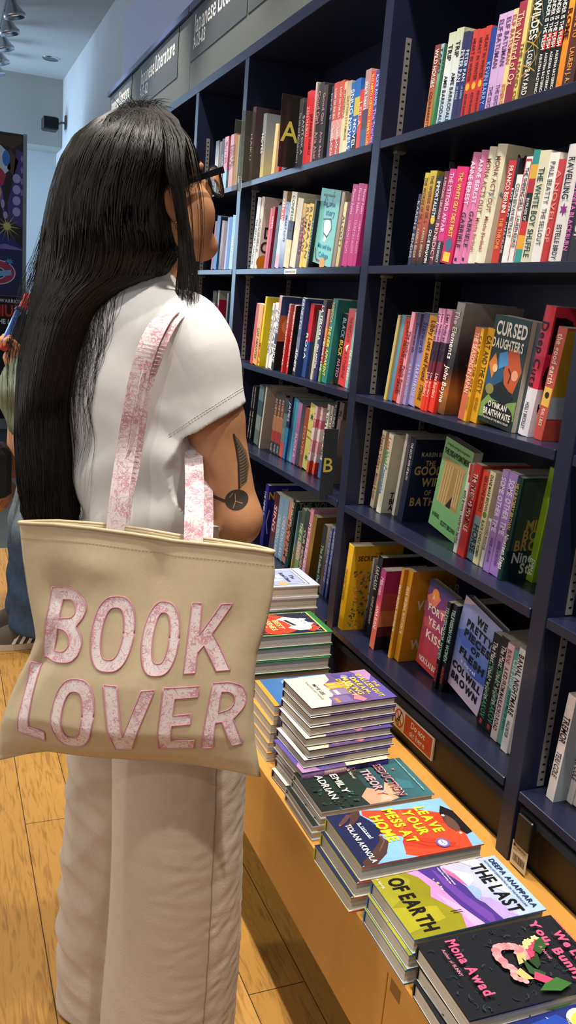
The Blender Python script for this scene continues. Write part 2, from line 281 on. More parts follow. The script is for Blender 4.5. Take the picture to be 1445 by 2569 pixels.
BOOKS = {
 '1': [
  ('S', 1.018, 1.8201, 0.075, 0.13, 0.0259, 0.1705, 'p', ['#7a3a33', '#a35a36', '#d8802e'], [('WILD HOUSES', '#f0d8d0', 0.05, 0.5), ('COLIN BARRETT', '#3a1410', 0.55, 0.97)], 'rust brown to orange paperback', None),
  ('S', 1.018, 1.7933, 0.072, 0.13, 0.0122, 0.1684, 'p', ['#9cc4c4', '#5f9a6c', '#2f7a3a'], [('TAINO', '#10304a', 0.04, 0.36)], 'pale teal to green paperback', None),
  ('S', 1.018, 1.7802, 0.077, 0.13, 0.0111, 0.1651, 'p', ['#1f4a34', '#2a6c40'], [('· · ·', '#bcd8c0', 0.2, 0.4)], 'dark green paperback', None),
  ('S', 1.018, 1.7682, 0.085, 0.13, 0.0295, 0.1819, 'p', ['#c9cfae', '#dfe6ea', '#a9c6dc'], [('TRIP', '#181a20', 0.13, 0.3), ('AMIE BARRODALE', '#181a20', 0.46, 0.98)], 'cloudy white paperback, left copy of two', None),
  ('S', 1.018, 1.7378, 0.082, 0.13, 0.0283, 0.1835, 'p', ['#c9cfae', '#dfe6ea', '#a9c6dc'], [('TRIP', '#181a20', 0.13, 0.3), ('AMIE BARRODALE', '#181a20', 0.46, 0.98)], 'cloudy white paperback, right copy of two', None),
  ('S', 1.018, 1.7086, 0.085, 0.13, 0.0186, 0.1709, 'p', ['#3b3560', '#26386e', '#3b2d58'], [('PETER PAN', '#dfe4f4', 0.2, 0.55), ('J.M. BARRIE', '#aeb8dc', 0.6, 0.75)], 'midnight blue paperback, left copy of two', None),
  ('S', 1.018, 1.6891, 0.082, 0.13, 0.0162, 0.1666, 'p', ['#3b3560', '#26386e', '#3b2d58'], [('PETER PAN', '#dfe4f4', 0.2, 0.55), ('J.M. BARRIE', '#aeb8dc', 0.6, 0.75)], 'midnight blue paperback, right copy of two', None),
  ('S', 1.018, 1.672, 0.087, 0.13, 0.0225, 0.1658, 'p', ['#d84a42', '#c9352e'], [('HEART IN WINTER', '#501410', 0.1, 0.58), ('KEVIN BARRY', '#501410', 0.72, 1.0)], 'scarlet paperback with a yellow dot, left copy of three', [('sc', 0.5, 0.64, 0.32, '#f0b428')]),
  ('S', 1.018, 1.6486, 0.084, 0.13, 0.0222, 0.1621, 'p', ['#d84a42', '#c9352e'], [('HEART IN WINTER', '#501410', 0.1, 0.58), ('KEVIN BARRY', '#501410', 0.72, 1.0)], 'scarlet paperback with a yellow dot, middle copy of three', [('sc', 0.5, 0.64, 0.32, '#f0b428')]),
  ('S', 1.018, 1.6255, 0.081, 0.13, 0.0205, 0.1622, 'p', ['#d84a42', '#c9352e'], [('HEART IN WINTER', '#501410', 0.1, 0.58), ('KEVIN BARRY', '#501410', 0.72, 1.0)], 'scarlet paperback with a yellow dot, right copy of three', [('sc', 0.5, 0.64, 0.32, '#f0b428')]),
  ('S', 1.018, 1.6041, 0.078, 0.13, 0.02, 0.1551, 'p', ['#2f4a9c', '#27408c'], [('KEVIN BARRY', '#8fb0e8', 0.4, 0.9)], 'royal blue paperback', None),
  ('S', 1.018, 1.5832, 0.075, 0.13, 0.0265, 0.1724, 'p', ['#dcb8e6', '#d2a8dc'], [('ELIF BATUMAN', '#5a3a66', 0.06, 0.55), ('THE IDIOT', '#5a3a66', 0.74, 1.0)], 'lavender paperback, left copy of two', None),
  ('S', 1.018, 1.5558, 0.072, 0.13, 0.0197, 0.1713, 'p', ['#dcb8e6', '#d2a8dc'], [('ELIF BATUMAN', '#5a3a66', 0.06, 0.55), ('THE IDIOT', '#5a3a66', 0.74, 1.0)], 'lavender paperback, right copy of two', None),
  ('S', 1.018, 1.5352, 0.069, 0.13, 0.0158, 0.1709, 'p', ['#ecd9a0', '#e8cf88'], [('ELIF BATUMAN', '#a8405a', 0.06, 0.55), ('EITHER/OR', '#c04438', 0.76, 1.0)], 'pale yellow paperback with red lettering', None),
  ('S', 1.018, 1.5185, 0.066, 0.13, 0.0245, 0.1783, 'p', ['#a83a4e', '#8e2c44'], [('The Wizard of Oz', '#f0c8a0', 0.1, 0.8)], 'maroon paperback with gold script', None),
  ('S', 1.018, 1.4931, 0.063, 0.13, 0.0134, 0.1755, 'p', ['#ecd48a', '#e4c868'], [('THE HAND OF', '#70602c', 0.4, 0.98)], 'thin cream yellow paperback', None),
  ('S', 1.018, 1.4788, 0.06, 0.155, 0.045, 0.1861, 'h', ['#12262c', '#163238', '#3a2a20'], [('WILDES', '#e8e4d8', 0.1, 0.45), ('LOUIS BAYARD', '#e8e4d8', 0.55, 0.95)], 'thick dark teal book with gold curves', [('sl', -0.1, 0.3, 0.6, '#c8963c'), ('sl', 0.009999999999999995, 0.6499999999999999, 0.6, '#c8963c'), ('sl', 0.12, 0.5, 0.6, '#c8963c'), ('sl', 0.23, 0.35, 0.6, '#c8963c'), ('sl', 0.33999999999999997, 0.7, 0.6, '#c8963c'), ('sl', 0.45000000000000007, 0.55, 0.6, '#c8963c'), ('sl', 0.56, 0.4, 0.6, '#c8963c'), ('sl', 0.67, 0.75, 0.6, '#c8963c'), ('sl', 0.78, 0.6, 0.6, '#c8963c')]),
  ('S', 1.018, 1.4277, 0.048, 0.13, 0.0141, 0.1797, 'p', ['#17171b'], [('TENDER IS THE FLESH', '#f4efe8', 0.08, 0.56), ('AGUSTINA BAZTERRICA', '#f4efe8', 0.6, 0.98)], 'black paperback with a red patch, first copy of four', [('sr', 0.35, 0.42, 1, 0.57, '#d8372c')]),
  ('S', 1.018, 1.4127, 0.045, 0.13, 0.014, 0.1774, 'p', ['#17171b'], [('TENDER IS THE FLESH', '#f4efe8', 0.08, 0.56), ('AGUSTINA BAZTERRICA', '#f4efe8', 0.6, 0.98)], 'black paperback with a red patch, second copy of four', [('sr', 0.35, 0.42, 1, 0.57, '#d8372c')]),
  ('S', 1.018, 1.3978, 0.042, 0.13, 0.0137, 0.1752, 'p', ['#17171b'], [('TENDER IS THE FLESH', '#f4efe8', 0.08, 0.56), ('AGUSTINA BAZTERRICA', '#f4efe8', 0.6, 0.98)], 'black paperback with a red patch, third copy of four', [('sr', 0.35, 0.42, 1, 0.57, '#d8372c')]),
  ('S', 1.018, 1.3832, 0.042, 0.13, 0.0166, 0.1711, 'p', ['#17171b'], [('TENDER IS THE FLESH', '#f4efe8', 0.08, 0.56), ('AGUSTINA BAZTERRICA', '#f4efe8', 0.6, 0.98)], 'black paperback with a red patch, last copy of four', [('sr', 0.35, 0.42, 1, 0.57, '#d8372c')]),
  ('S', 1.018, 1.3657, 0.048, 0.13, 0.016, 0.1621, 'p', ['#e89a2c', '#e07c24'], [('ROME', '#4a1c10', 0.2, 0.5)], 'bright orange paperback', None),
  ('S', 1.018, 1.3488, 0.045, 0.13, 0.03, 0.1583, 'p', ['#3c2a2c', '#5a2c24', '#3c2a2c'], [('WELCOME TO', '#f09a34', 0.1, 0.5), ('LAUREN J. A.', '#f09a34', 0.6, 0.95)], 'dark brown paperback with orange lettering', None),
 ],
 '2': [
  ('S', 1.018, 1.8261, 0.111, 0.13, 0.0147, 0.1569, 'p', ['#2a2c48', '#30304c'], [('KAREN E. BENDER', '#a8a8b8', 0.1, 0.9)], 'short dark slate paperback', None),
  ('S', 1.018, 1.8105, 0.108, 0.13, 0.0212, 0.1993, 'p', ['#c8b438', '#b0502a', '#1c1818'], [('THE WORDS OF DR. L', '#4a1c14', 0.05, 0.55), ('KAREN E. BENDER', '#c8b8a0', 0.6, 0.92)], 'yellow to black paperback, left copy of two', None),
  ('S', 1.018, 1.7884, 0.105, 0.13, 0.0291, 0.2007, 'p', ['#c8b438', '#b0502a', '#1c1818'], [('THE WORDS OF DR. L', '#4a1c14', 0.05, 0.55), ('KAREN E. BENDER', '#c8b8a0', 0.6, 0.92)], 'yellow to black paperback, right copy of two', [('ct', 'I', '#5c4810', 0.05, 0.82, 0.12)]),
  ('S', 1.018, 1.7584, 0.119, 0.13, 0.0265, 0.1872, 'p', ['#26282e', '#121214'], [('IMMORTALISTS', '#f4efe8', 0.06, 0.46), ('CHLOE BENJAMIN', '#f4efe8', 0.6, 0.98)], 'black paperback with white capitals', [('sc', 0.5, 0.49, 0.34, '#e0b83a')]),
  ('S', 1.018, 1.731, 0.131, 0.13, 0.0193, 0.1944, 'p', ['#6a2a3a', '#84404a', '#5a2c34'], [('A PERSONAL LIBRARIAN', '#e8b0b8', 0.06, 0.5), ('BENEDICT', '#e8b0b8', 0.55, 0.95)], 'dull maroon paperback', None),
  ('S', 1.018, 1.7108, 0.128, 0.13, 0.0264, 0.1963, 'p', ['#cc3482', '#cc3482', '#cc3482', '#2a2a32'], [('THE MITFORD AFFAIR', '#f6c8dc', 0.04, 0.66), ('MARIE BENEDICT', '#d8d0d8', 0.76, 0.98)], 'magenta paperback with a black foot', None),
  ('S', 1.018, 1.6835, 0.13, 0.13, 0.045, 0.1958, 'p', ['#d8246a', '#c41c54'], [('THE WHITE GUY DIES FIRST', '#e8d84c', 0.06, 0.72)], 'hot pink book with yellow lettering', [('sc', 0.5, 0.8, 0.3, '#46688c'), ('sr', 0.2, 0.88, 0.8, 0.98, '#f0c83c')]),
  ('S', 1.018, 1.6371, 0.131, 0.155, 0.0288, 0.22, 'h', ['#d478a4', '#e07cac'], [('ANNE BEREST', '#f8dcea', 0.08, 0.46), ('GABRIELE', '#2c1c28', 0.53, 0.85)], 'candy pink hardback, left copy of two', [('sr', 0.35, 0.945, 0.65, 0.975, '#3a2030')]),
  ('S', 1.018, 1.6074, 0.131, 0.155, 0.0265, 0.221, 'h', ['#d478a4', '#e07cac'], [('ANNE BEREST', '#f8dcea', 0.08, 0.46), ('GABRIELE', '#2c1c28', 0.53, 0.85)], 'candy pink hardback, right copy of two', [('sr', 0.35, 0.945, 0.65, 0.975, '#3a2030')]),
  ('S', 1.018, 1.58, 0.129, 0.155, 0.0256, 0.2238, 'h', ['#ddd8b8', '#e8e4c8'], [('MONA ACTS OUT', '#8c4030', 0.1, 0.56), ('Mischa Berlinski', '#a04838', 0.6, 0.9)], 'tall cream hardback, left copy of two', None),
  ('S', 1.018, 1.5535, 0.132, 0.155, 0.034, 0.2244, 'h', ['#ddd8b8', '#e8e4c8'], [('MONA ACTS OUT', '#8c4030', 0.1, 0.56), ('Mischa Berlinski', '#a04838', 0.6, 0.9)], 'tall cream hardback, right copy of two', [('ct', 'MO', '#7c3028', 0.2, 0.82, 0.11), ('cl', [(0.05, 0.6), (0.3, 0.5), (0.2, 0.35), (0.4, 0.25)], '#6a9ab0', 0.03), ('cl', [(0.1, 0.45), (0.4, 0.6), (0.5, 0.4)], '#7aa8b8', 0.03), ('sl', 0.1, 0.38, 0.5, '#8ab8c0'), ('sl', 0.4, 0.45, 0.7, '#8ab8c0')]),
  ('S', 1.018, 1.4924, 0.094, 0.13, 0.0246, 0.1886, 'p', ['#c8303a', '#c02c24', '#cc3a20'], [('FRANCO BERNINI', '#f8ece0', 0.05, 0.5), ('THE THRONE', '#f0a050', 0.55, 0.86)], 'crimson paperback with white capitals', None),
  ('S', 1.018, 1.4669, 0.091, 0.13, 0.0087, 0.1919, 'p', ['#24242c', '#1c1c22'], [('EXIT ZERO', '#e0e0e4', 0.28, 0.55), ('MARIE-HELENE', '#b8b8c0', 0.6, 0.9)], 'charcoal paperback', None),
  ('S', 1.018, 1.4573, 0.088, 0.13, 0.0198, 0.1605, 'p', ['#eceae4', '#f2f0ea'], [('COLIN BEVAN RETREAT', '#40404a', 0.1, 0.7)], 'thin white paperback', None),
  ('S', 1.018, 1.4366, 0.085, 0.13, 0.0189, 0.1898, 'p', ['#eceae4', '#f2f0ea'], [('THE SHINING GIRLS', '#282428', 0.1, 0.5), ('LAUREN BEUKES', '#282428', 0.55, 0.85)], 'white paperback framed in red', [('sr', 0, 0.02, 0.12, 0.98, '#c8303a'), ('sr', 0.88, 0.02, 1, 0.98, '#c8303a'), ('sr', 0, 0.02, 1, 0.04, '#c8303a')]),
  ('S', 1.018, 1.4168, 0.082, 0.13, 0.0194, 0.1992, 'p', ['#2f8c88', '#d8a83c', '#b02a3c', '#202226', '#202226', '#c8302c', '#e8a828', '#3a9c94'], [('IN PRAISE OF', '#d8d8d0', 0.42, 0.62)], 'paperback banded teal, yellow, red and black', None),
  ('S', 1.018, 1.3965, 0.079, 0.13, 0.0296, 0.1947, 'p', ['#d8d2b4', '#dcd6bc'], [('THE WHITE BOY SHUFFLE', '#1c4a46', 0.15, 0.95)], 'cream paperback with dark green capitals', None),
  ('S', 1.018, 1.366, 0.076, 0.13, 0.0274, 0.1874, 'p', ['#e8e6de', '#eeece4'], [('PAUL BEATTY', '#5a5a58', 0.08, 0.46), ('THE SELLOUT', '#5a5a58', 0.5, 0.84)], 'white paperback with grey capitals', None),
  ('S', 1.018, 1.3377, 0.073, 0.13, 0.0167, 0.1746, 'p', ['#c04048', '#c43430'], [('A NOVEL OF', '#e89088', 0.1, 0.8)], 'plain red paperback', None),
  ('S', 1.018, 1.3201, 0.07, 0.155, 0.0382, 0.1954, 'h', ['#d8d4d4', '#e4e0dc'], [('RAVELLING', '#20202a', 0.11, 0.46), ('ESTELLE BIRDY', '#20202a', 0.68, 0.98)], 'thick white hardback with a purple splash', [('sb', 0.55, 0.55, 0.3, '#8a2c84')]),
  ('S', 1.018, 1.281, 0.067, 0.13, 0.0158, 0.1911, 'p', ['#3a2c4a', '#30263e'], [('VENITA BLACKBURN', '#e070b8', 0.35, 0.9)], 'dark plum paperback', None),
  ('S', 1.018, 1.2643, 0.066, 0.13, 0.03, 0.184, 'p', ['#3c3c40', '#2c2c30'], [('CHILD OF', '#c8c8cc', 0.3, 0.8)], 'dark grey paperback', None),
 ],
 '3': [
  ('S', 1.0228, 1.8816, 0.138, 0.13, 0.0121, 0.2071, 'p', ['#b8a878', '#d0b868'], [], 'thin sand coloured paperback', None),
  ('S', 1.0281, 1.8686, 0.136, 0.13, 0.0194, 0.2072, 'p', ['#6a98a8', '#4c84a4'], [], 'thin teal blue paperback', None),
  ('S', 1.0268, 1.8483, 0.133, 0.13, 0.0372, 0.1999, 'p', ['#c8402c', '#b83828'], [('COUNTY DELCASE COWBOY GRAVES', '#3c1410', 0.04, 0.9)], 'narrow brick red paperback', None),
  ('S', 1.0192, 1.8102, 0.13, 0.13, 0.0162, 0.2158, 'p', ['#d88ca0', '#dc98a8'], [('The Stalker', '#6a2c40', 0.2, 0.5), ('Paula Bomer', '#6a2c40', 0.58, 0.9)], 'rose pink paperback', None),
  ('S', 1.0266, 1.7931, 0.128, 0.13, 0.0134, 0.2151, 'p', ['#4c4a6c', '#8c84bc', '#a498cc'], [('Stanworth', '#2c2850', 0.1, 0.42), ('SARAH ROSE', '#c8c0e0', 0.55, 0.9)], 'lavender blue paperback, left copy of two', None),
  ('S', 1.0337, 1.7788, 0.126, 0.13, 0.0319, 0.2153, 'p', ['#4c4a6c', '#8c84bc', '#a498cc'], [('Stanworth', '#2c2850', 0.1, 0.42), ('SARAH ROSE', '#c8c0e0', 0.55, 0.9)], 'lavender blue paperback, right copy of two', None),
  ('S', 1.0285, 1.746, 0.144, 0.13, 0.045, 0.2086, 'p', ['#d8942c', '#cc8020'], [('Libby Lost and Found', '#3c2410', 0.05, 0.7), ('STEPHANIE', '#3c2410', 0.75, 0.92)], 'orange paperback with dark lettering', None),
  ('S', 1.0198, 1.6986, 0.136, 0.13, 0.0162, 0.2281, 'p', ['#e8a0c4', '#c88cb4', '#3c2c40', '#6a2438', '#e0402c', '#e83c28'], [('Last Night at the Disco', '#2a1828', 0.05, 0.5), ('Lisa Borders', '#f4c8c0', 0.62, 0.86)], 'pink, black and red paperback, left copy of three', None),
  ('S', 1.0204, 1.6815, 0.134, 0.13, 0.0104, 0.228, 'p', ['#e8a0c4', '#c88cb4', '#3c2c40', '#6a2438', '#e0402c', '#e83c28'], [('Last Night at the Disco', '#2a1828', 0.05, 0.5), ('Lisa Borders', '#f4c8c0', 0.62, 0.86)], 'pink, black and red paperback, middle copy of three', None),
  ('S', 1.0239, 1.6702, 0.132, 0.13, 0.0217, 0.2269, 'p', ['#e8a0c4', '#c88cb4', '#3c2c40', '#6a2438', '#e0402c', '#e83c28'], [('Last Night at the Disco', '#2a1828', 0.05, 0.5), ('Lisa Borders', '#f4c8c0', 0.62, 0.86)], 'pink, black and red paperback, right copy of three', None),
  ('S', 1.0299, 1.6476, 0.13, 0.155, 0.03, 0.2426, 'h', ['~', '#a8a49c', '#8a8680', '#3c3c44', '#1c1c20', '#b86c2c', '#5a3c20'], [('The Elements', '#f0ece0', 0.07, 0.5), ('John Boyne', '#f0ece0', 0.56, 0.9)], 'thick grey hardback with a sunset beach', [('ct', 'E', '#e8e0d0', 0.3, 0.58, 0.1), ('cp', [(0.2, 0.45), (0.6, 0.8), (0.65, 0.4)], '#4a4850')]),
  ('S', 1.0299, 1.5571, 0.126, 0.13, 0.0252, 0.1943, 'p', ['#d87850', '#c86444'], [('THE SEASONS IN JAPAN', '#f0d0b8', 0.05, 0.7)], 'salmon orange paperback', None),
  ('S', 1.0269, 1.531, 0.125, 0.13, 0.0102, 0.1945, 'p', ['#e8b028', '#e0a420'], [('CAT AND THE CITY', '#3c2c10', 0.08, 0.68), ('NICK BRADLEY', '#8c6820', 0.73, 0.88)], 'golden yellow paperback, left copy of two', None),
  ('S', 1.0357, 1.5199, 0.122, 0.13, 0.0238, 0.1953, 'p', ['#e8b028', '#e0a420'], [('CAT AND THE CITY', '#3c2c10', 0.08, 0.68), ('NICK BRADLEY', '#8c6820', 0.73, 0.88)], 'golden yellow paperback, right copy of two', None),
  ('F', 1.0381, 1.4955, 0.0, 0.082, 0.0, 0.118, 0.03, 0.2151, 'p', ['#28363a'], [], 'painted dark green paperback turned face out', 'cursed'),
  ('S', 1.05, 1.393, 0.109, 0.13, 0.024, 0.2127, 'p', ['#54606c', '#445060'], [], 'slate blue book standing behind the face out cover', None),
  ('S', 1.0387, 1.3624, 0.123, 0.155, 0.03, 0.245, 'h', ['#d83444', '#e0405c', '#d0304c', '#e8e4ec', '#e8e4ec'], [('Deep Cuts', '#1c141c', 0.12, 0.62), ('HOLLY BRICKLEY', '#1c141c', 0.74, 0.95)], 'red and pink hardback with white foot', [('ct', 'D', '#1a1016', 0.05, 0.66, 0.26), ('ct', 'C', '#1a1016', 0.05, 0.34, 0.26), ('ct', 'HO', '#1a1016', 0.08, 0.2, 0.06)]),
  ('S', 1.0411, 1.3143, 0.128, 0.13, 0.026, 0.209, 'p', ['#c85a4c', '#c04c40'], [('the good earth', '#f4dcc8', 0.06, 0.5), ('PEARL S. BUCK', '#f4dcc8', 0.72, 0.88)], 'salmon red paperback with a small portrait', [('sr', 0.08, 0.53, 0.92, 0.7, '#e8bc54'), ('sc', 0.5, 0.6, 0.24, '#2c2420'), ('cr', 0.0, 0.2, 1, 0.4, '#a8b0bc'), ('cr', 0, 0.4, 1, 0.98, '#b8902c'), ('ct', 'the', '#2c2410', 0.3, 0.31, 0.09), ('cc', 0.6, 0.5, 0.14, '#c8b88c')]),
 ],
 '4': [
  ('S', 1.0632, 1.9691, 0.132, 0.13, 0.02, 0.2095, 'p', ['#c8c09c', '#ccc4a4'], [('Death Valley', '#b05848', 0.05, 0.5), ('Melissa Broder', '#b05848', 0.55, 0.9)], 'olive cream paperback with red lettering', None),
  ('S', 1.0518, 1.9172, 0.131, 0.155, 0.024, 0.2107, 'h', ['#e0dcc0', '#e4e0c8'], [('Long', '#d03c2c', 0.05, 0.2), ('Island', '#2c8c4c', 0.22, 0.38), ('Compromise', '#2c84c4', 0.4, 0.76)], 'cream hardback with multicoloured capitals', [('ct', 'L', '#c8382c', 0.25, 0.74, 0.15), ('cc', 0.42, 0.66, 0.09, '#8c7c2c'), ('cc', 0.42, 0.5, 0.09, '#3484c4'), ('cc', 0.42, 0.34, 0.09, '#3484c4'), ('cc', 0.42, 0.5, 0.04, '#e0dcc0'), ('cc', 0.42, 0.34, 0.04, '#e0dcc0'), ('ct', 'TAF', '#201c1c', 0.15, 0.2, 0.07), ('ct', 'BRO', '#201c1c', 0.15, 0.12, 0.07), ('ct', 'AKI', '#201c1c', 0.15, 0.04, 0.07)]),
  ('S', 1.08, 1.8784, 0.129, 0.13, 0.012, 0.2177, 'p', ['#d8d4cc', '#dcd8d0'], [], 'thin off white paperback', None),
  ('S', 1.0704, 1.8332, 0.12, 0.13, 0.026, 0.2142, 'p', ['#1a2140'], [('THE GOOD WIFE OF BATH', '#e8e0d0', 0.06, 0.5)], 'navy paperback with gold capitals on the cover', [('ct', 'KAREN BROOKS', '#c8c0a0', 0.18, 0.8, 0.05), ('ct', 'THE', '#c8a460', 0.3, 0.69, 0.06), ('ct', 'GOOD', '#c8a460', 0.08, 0.58, 0.1), ('ct', 'WIFE', '#c8a460', 0.28, 0.44, 0.1), ('ct', 'OF', '#c8a460', 0.38, 0.33, 0.06), ('ct', 'BATH', '#c8a460', 0.1, 0.2, 0.1)]),
  ('F', 1.1, 1.7309, 0.0, 0.156, 0.0, 0.12, 0.024, 0.2206, 'p', ['#8cc484'], [], 'mint green paperback with a tan curtain, turned face out', 'disapp'),
  ('S', 1.058, 1.5513, 0.094, 0.13, 0.014, 0.2046, 'p', ['#e8e4dc', '#ece8e0'], [('emily bronte - wuthering heights', '#3c3434', 0.3, 0.9)], 'white paperback with red drips', [('sr', 0.4, 0, 1, 0.12, '#c02c2c'), ('sr', 0.6, 0.12, 1, 0.2, '#c02c2c')]),
  ('S', 1.0531, 1.5272, 0.105, 0.13, 0.0263, 0.2096, 'p', ['#c83430', '#c02c2c', '#c42c28'], [("THE TIGER MOM'S TALE", '#f4e0d0', 0.1, 0.72), ('LYN LIAO BUTLER', '#5c1010', 0.15, 0.66)], 'bright red paperback', None),
  ('S', 1.0592, 1.5, 0.102, 0.13, 0.0312, 0.1999, 'p', ['#e05034', '#d84c30', '#7a98a0', '#6c8c98'], [('GERALDINE BROOKS', '#5a1c10', 0.05, 0.45), ('HORSE', '#182c34', 0.6, 0.92)], 'orange over blue grey paperback', None),
  ('S', 1.0537, 1.4679, 0.099, 0.13, 0.02, 0.205, 'p', ['#e4e0b4', '#dcd8a8'], [('DIANE MARIE BROWN', '#3c3c20', 0.04, 0.42), ('BLACK CANDLE WOMEN', '#3c3c20', 0.52, 0.92)], 'pale yellow paperback with dark capitals', [('sc', 0.5, 0.46, 0.34, '#6c8c2c')]),
  ('S', 1.0554, 1.445, 0.106, 0.13, 0.011, 0.108, 'p', ['#eceaea', '#e8e4e4'], [('ARRANGED MARRIAGE', '#504848', 0.05, 0.65)], 'short white paperback', None),
  ('S', 1.0466, 1.4184, 0.096, 0.13, 0.0208, 0.2185, 'p', ['#a888cc', '#9c78c0'], [('SOME OTHER TIME', '#efe4f8', 0.07, 0.6), ('ANGELA BROWN', '#5c3c84', 0.66, 0.9)], 'violet paperback, left copy of two', None),
  ('S', 1.0469, 1.3967, 0.097, 0.13, 0.03, 0.2186, 'p', ['#a888cc', '#9c78c0'], [('SOME OTHER TIME', '#efe4f8', 0.07, 0.6), ('ANGELA BROWN', '#5c3c84', 0.66, 0.9)], 'violet paperback, right copy of two', None),
  ('S', 1.0419, 1.3658, 0.095, 0.155, 0.0177, 0.215, 'h', ['#1c4440', '#143834'], [('MILLIE BOBBY BROWN', '#c8b060', 0.06, 0.5), ('Nineteen Steps', '#e8e8e0', 0.55, 0.9)], 'dark green hardback with gold lettering', [('cr', 0.06, 0.3, 1, 0.97, '#3c4c40'), ('cr', 0, 0, 1, 0.3, '#142a30'), ('cc', 0.62, 0.72, 0.14, '#3a1c20'), ('ct', 'MIL', '#b89850', 0.22, 0.5, 0.1), ('ct', 'BO', '#b89850', 0.2, 0.4, 0.1), ('ct', 'BRO', '#b89850', 0.1, 0.3, 0.1), ('ct', 'Nine', '#dcdcd8', 0.1, 0.18, 0.1), ('ct', 'Ste', '#dcdcd8', 0.25, 0.07, 0.1)]),
  ('S', 1.1016, 1.3472, 0.093, 0.13, 0.02, 0.2384, 'p', ['#8cb428', '#84ac20'], [('EMMA', '#f0f4dc', 0.8, 0.95)], 'lime green paperback beside the post', None),
 ],
 '5': [
  ('S', 1.0082, 1.986, 0.088, 0.155, 0.03, 0.245, 'h', ['#e0ac1c', '#d8a418'], [('THE SECRET GARDEN', '#7c5c10', 0.28, 0.65)], 'mustard yellow hardback with leafy pattern', 'secret'),
  ('S', 1.0732, 1.9548, 0.084, 0.13, 0.008, 0.2099, 'p', ['#c8c8c8', '#202024'], [('PIANO', '#d8d8d8', 0.2, 0.8)], 'very thin black paperback', None),
  ('S', 1.0669, 1.9242, 0.1, 0.155, 0.024, 0.2283, 'h', ['#18181c', '#202024'], [('SARGASSA', '#d8d4c8', 0.12, 0.42), ('SOPHIE BURNHAM', '#c8c4b8', 0.5, 0.85)], 'black hardback with pale serif lettering', None),
  ('S', 1.0348, 1.8397, 0.101, 0.13, 0.026, 0.2219, 'p', ['#b83080', '#d85060', '#e47850'], [('Milkman', '#f8d8dc', 0.1, 0.32), ('ANNA BURNS', '#f8d8d0', 0.45, 0.75)], 'magenta to orange paperback with sunset cover', [('cr', 0, 0, 1, 0.17, '#1c1418'), ('cr', 0, 0.17, 1, 0.3, '#5c2028'), ('cr', 0, 0.3, 1, 0.5, '#c87c48'), ('cr', 0, 0.5, 1, 0.72, '#b8484c'), ('cr', 0, 0.72, 1, 1, '#a82c64'), ('cr', 0.35, 0.78, 0.75, 0.94, '#c878a0'), ('ct', 'N', '#f0e4e0', 0.75, 0.62, 0.1), ('ct', 'AN', '#e8e0d8', 0.6, 0.06, 0.08)]),
  ('S', 1.0514, 1.7685, 0.09, 0.13, 0.0123, 0.244, 'p', ['#d08c1c', '#d89420'], [('DEAR VIRGINIA, WAIT FOR ME', '#f8ecd0', 0.18, 0.7)], 'ochre paperback, left copy of two', None),
  ('S', 1.0631, 1.7553, 0.089, 0.13, 0.022, 0.245, 'p', ['#d08c1c', '#d89420'], [('DEAR VIRGINIA, WAIT FOR ME', '#f8ecd0', 0.18, 0.7)], 'ochre paperback, right copy of two', [('ct', 'DEAR', '#ece0c8', 0.5, 0.74, 0.1), ('ct', 'VIRG', '#ece0c8', 0.2, 0.58, 0.1), ('ct', 'WAIT', '#ece0c8', 0.2, 0.14, 0.1), ('cp', [(0.45, 0.3), (0.6, 0.72), (0.8, 0.6), (0.7, 0.3)], '#4c2c14')]),
  ('F', 1.1, 1.7096, 0.0, 0.09, 0.0, 0.118, 0.016, 0.225, 'p', ['#a83c40'], [], 'curling pink sky paperback turned half face out', 'kiss'),
  ('S', 1.0749, 1.5895, 0.089, 0.13, 0.0145, 0.2204, 'p', ['#141a1a', '#101414'], [('TELEVISION FOR WOMEN', '#b0d8cc', 0.06, 0.66), ('ANI BROWN', '#e0503c', 0.72, 0.92)], 'black paperback with pale green capitals, left copy of two', None),
  ('S', 1.0807, 1.5741, 0.087, 0.13, 0.018, 0.2195, 'p', ['#141a1a', '#101414'], [('TELEVISION FOR WOMEN', '#b0d8cc', 0.06, 0.66), ('ANI BROWN', '#e0503c', 0.72, 0.92)], 'black paperback with pale green capitals, right copy of two', [('ct', 'TELE', '#a8b4b0', 0.1, 0.66, 0.08), ('ct', 'FOR', '#a8b4b0', 0.1, 0.56, 0.08), ('cc', 0.8, 0.3, 0.2, '#5c2c24')]),
  ('F', 1.0933, 1.5714, 0.0, 0.2, 0.0, 0.146, 0.02, 0.225, 'h', ['#8898c8'], [], 'cloudy blue book with heavy black capitals, turned face out', 'pretty'),
  ('S', 1.0748, 1.4018, 0.067, 0.13, 0.0266, 0.2163, 'p', ['#141618', '#121c18'], [('The Master and Margarita', '#e8e4dc', 0.08, 0.7), ('MIKHAIL BULGAKOV', '#58a078', 0.3, 0.9)], 'black paperback with white script, left copy of two', [('sr', 0.3, 0.92, 0.6, 0.97, '#c83428')]),
  ('S', 1.0739, 1.3743, 0.065, 0.13, 0.032, 0.2199, 'p', ['#141618', '#121c18'], [('The Master and Margarita', '#e8e4dc', 0.08, 0.7), ('MIKHAIL BULGAKOV', '#58a078', 0.3, 0.9)], 'black paperback with white script, right copy of two', [('sr', 0.3, 0.92, 0.6, 0.97, '#c83428')]),
  ('S', 1.0674, 1.3414, 0.063, 0.13, 0.0218, 0.2193, 'p', ['#e8c4c4', '#e8d8d4'], [('BURNS', '#a03c40', 0.06, 0.2), ('A KID FROM MARLBORO ROAD', '#2c2828', 0.24, 0.9)], 'pale pink paperback with dark capitals', None),
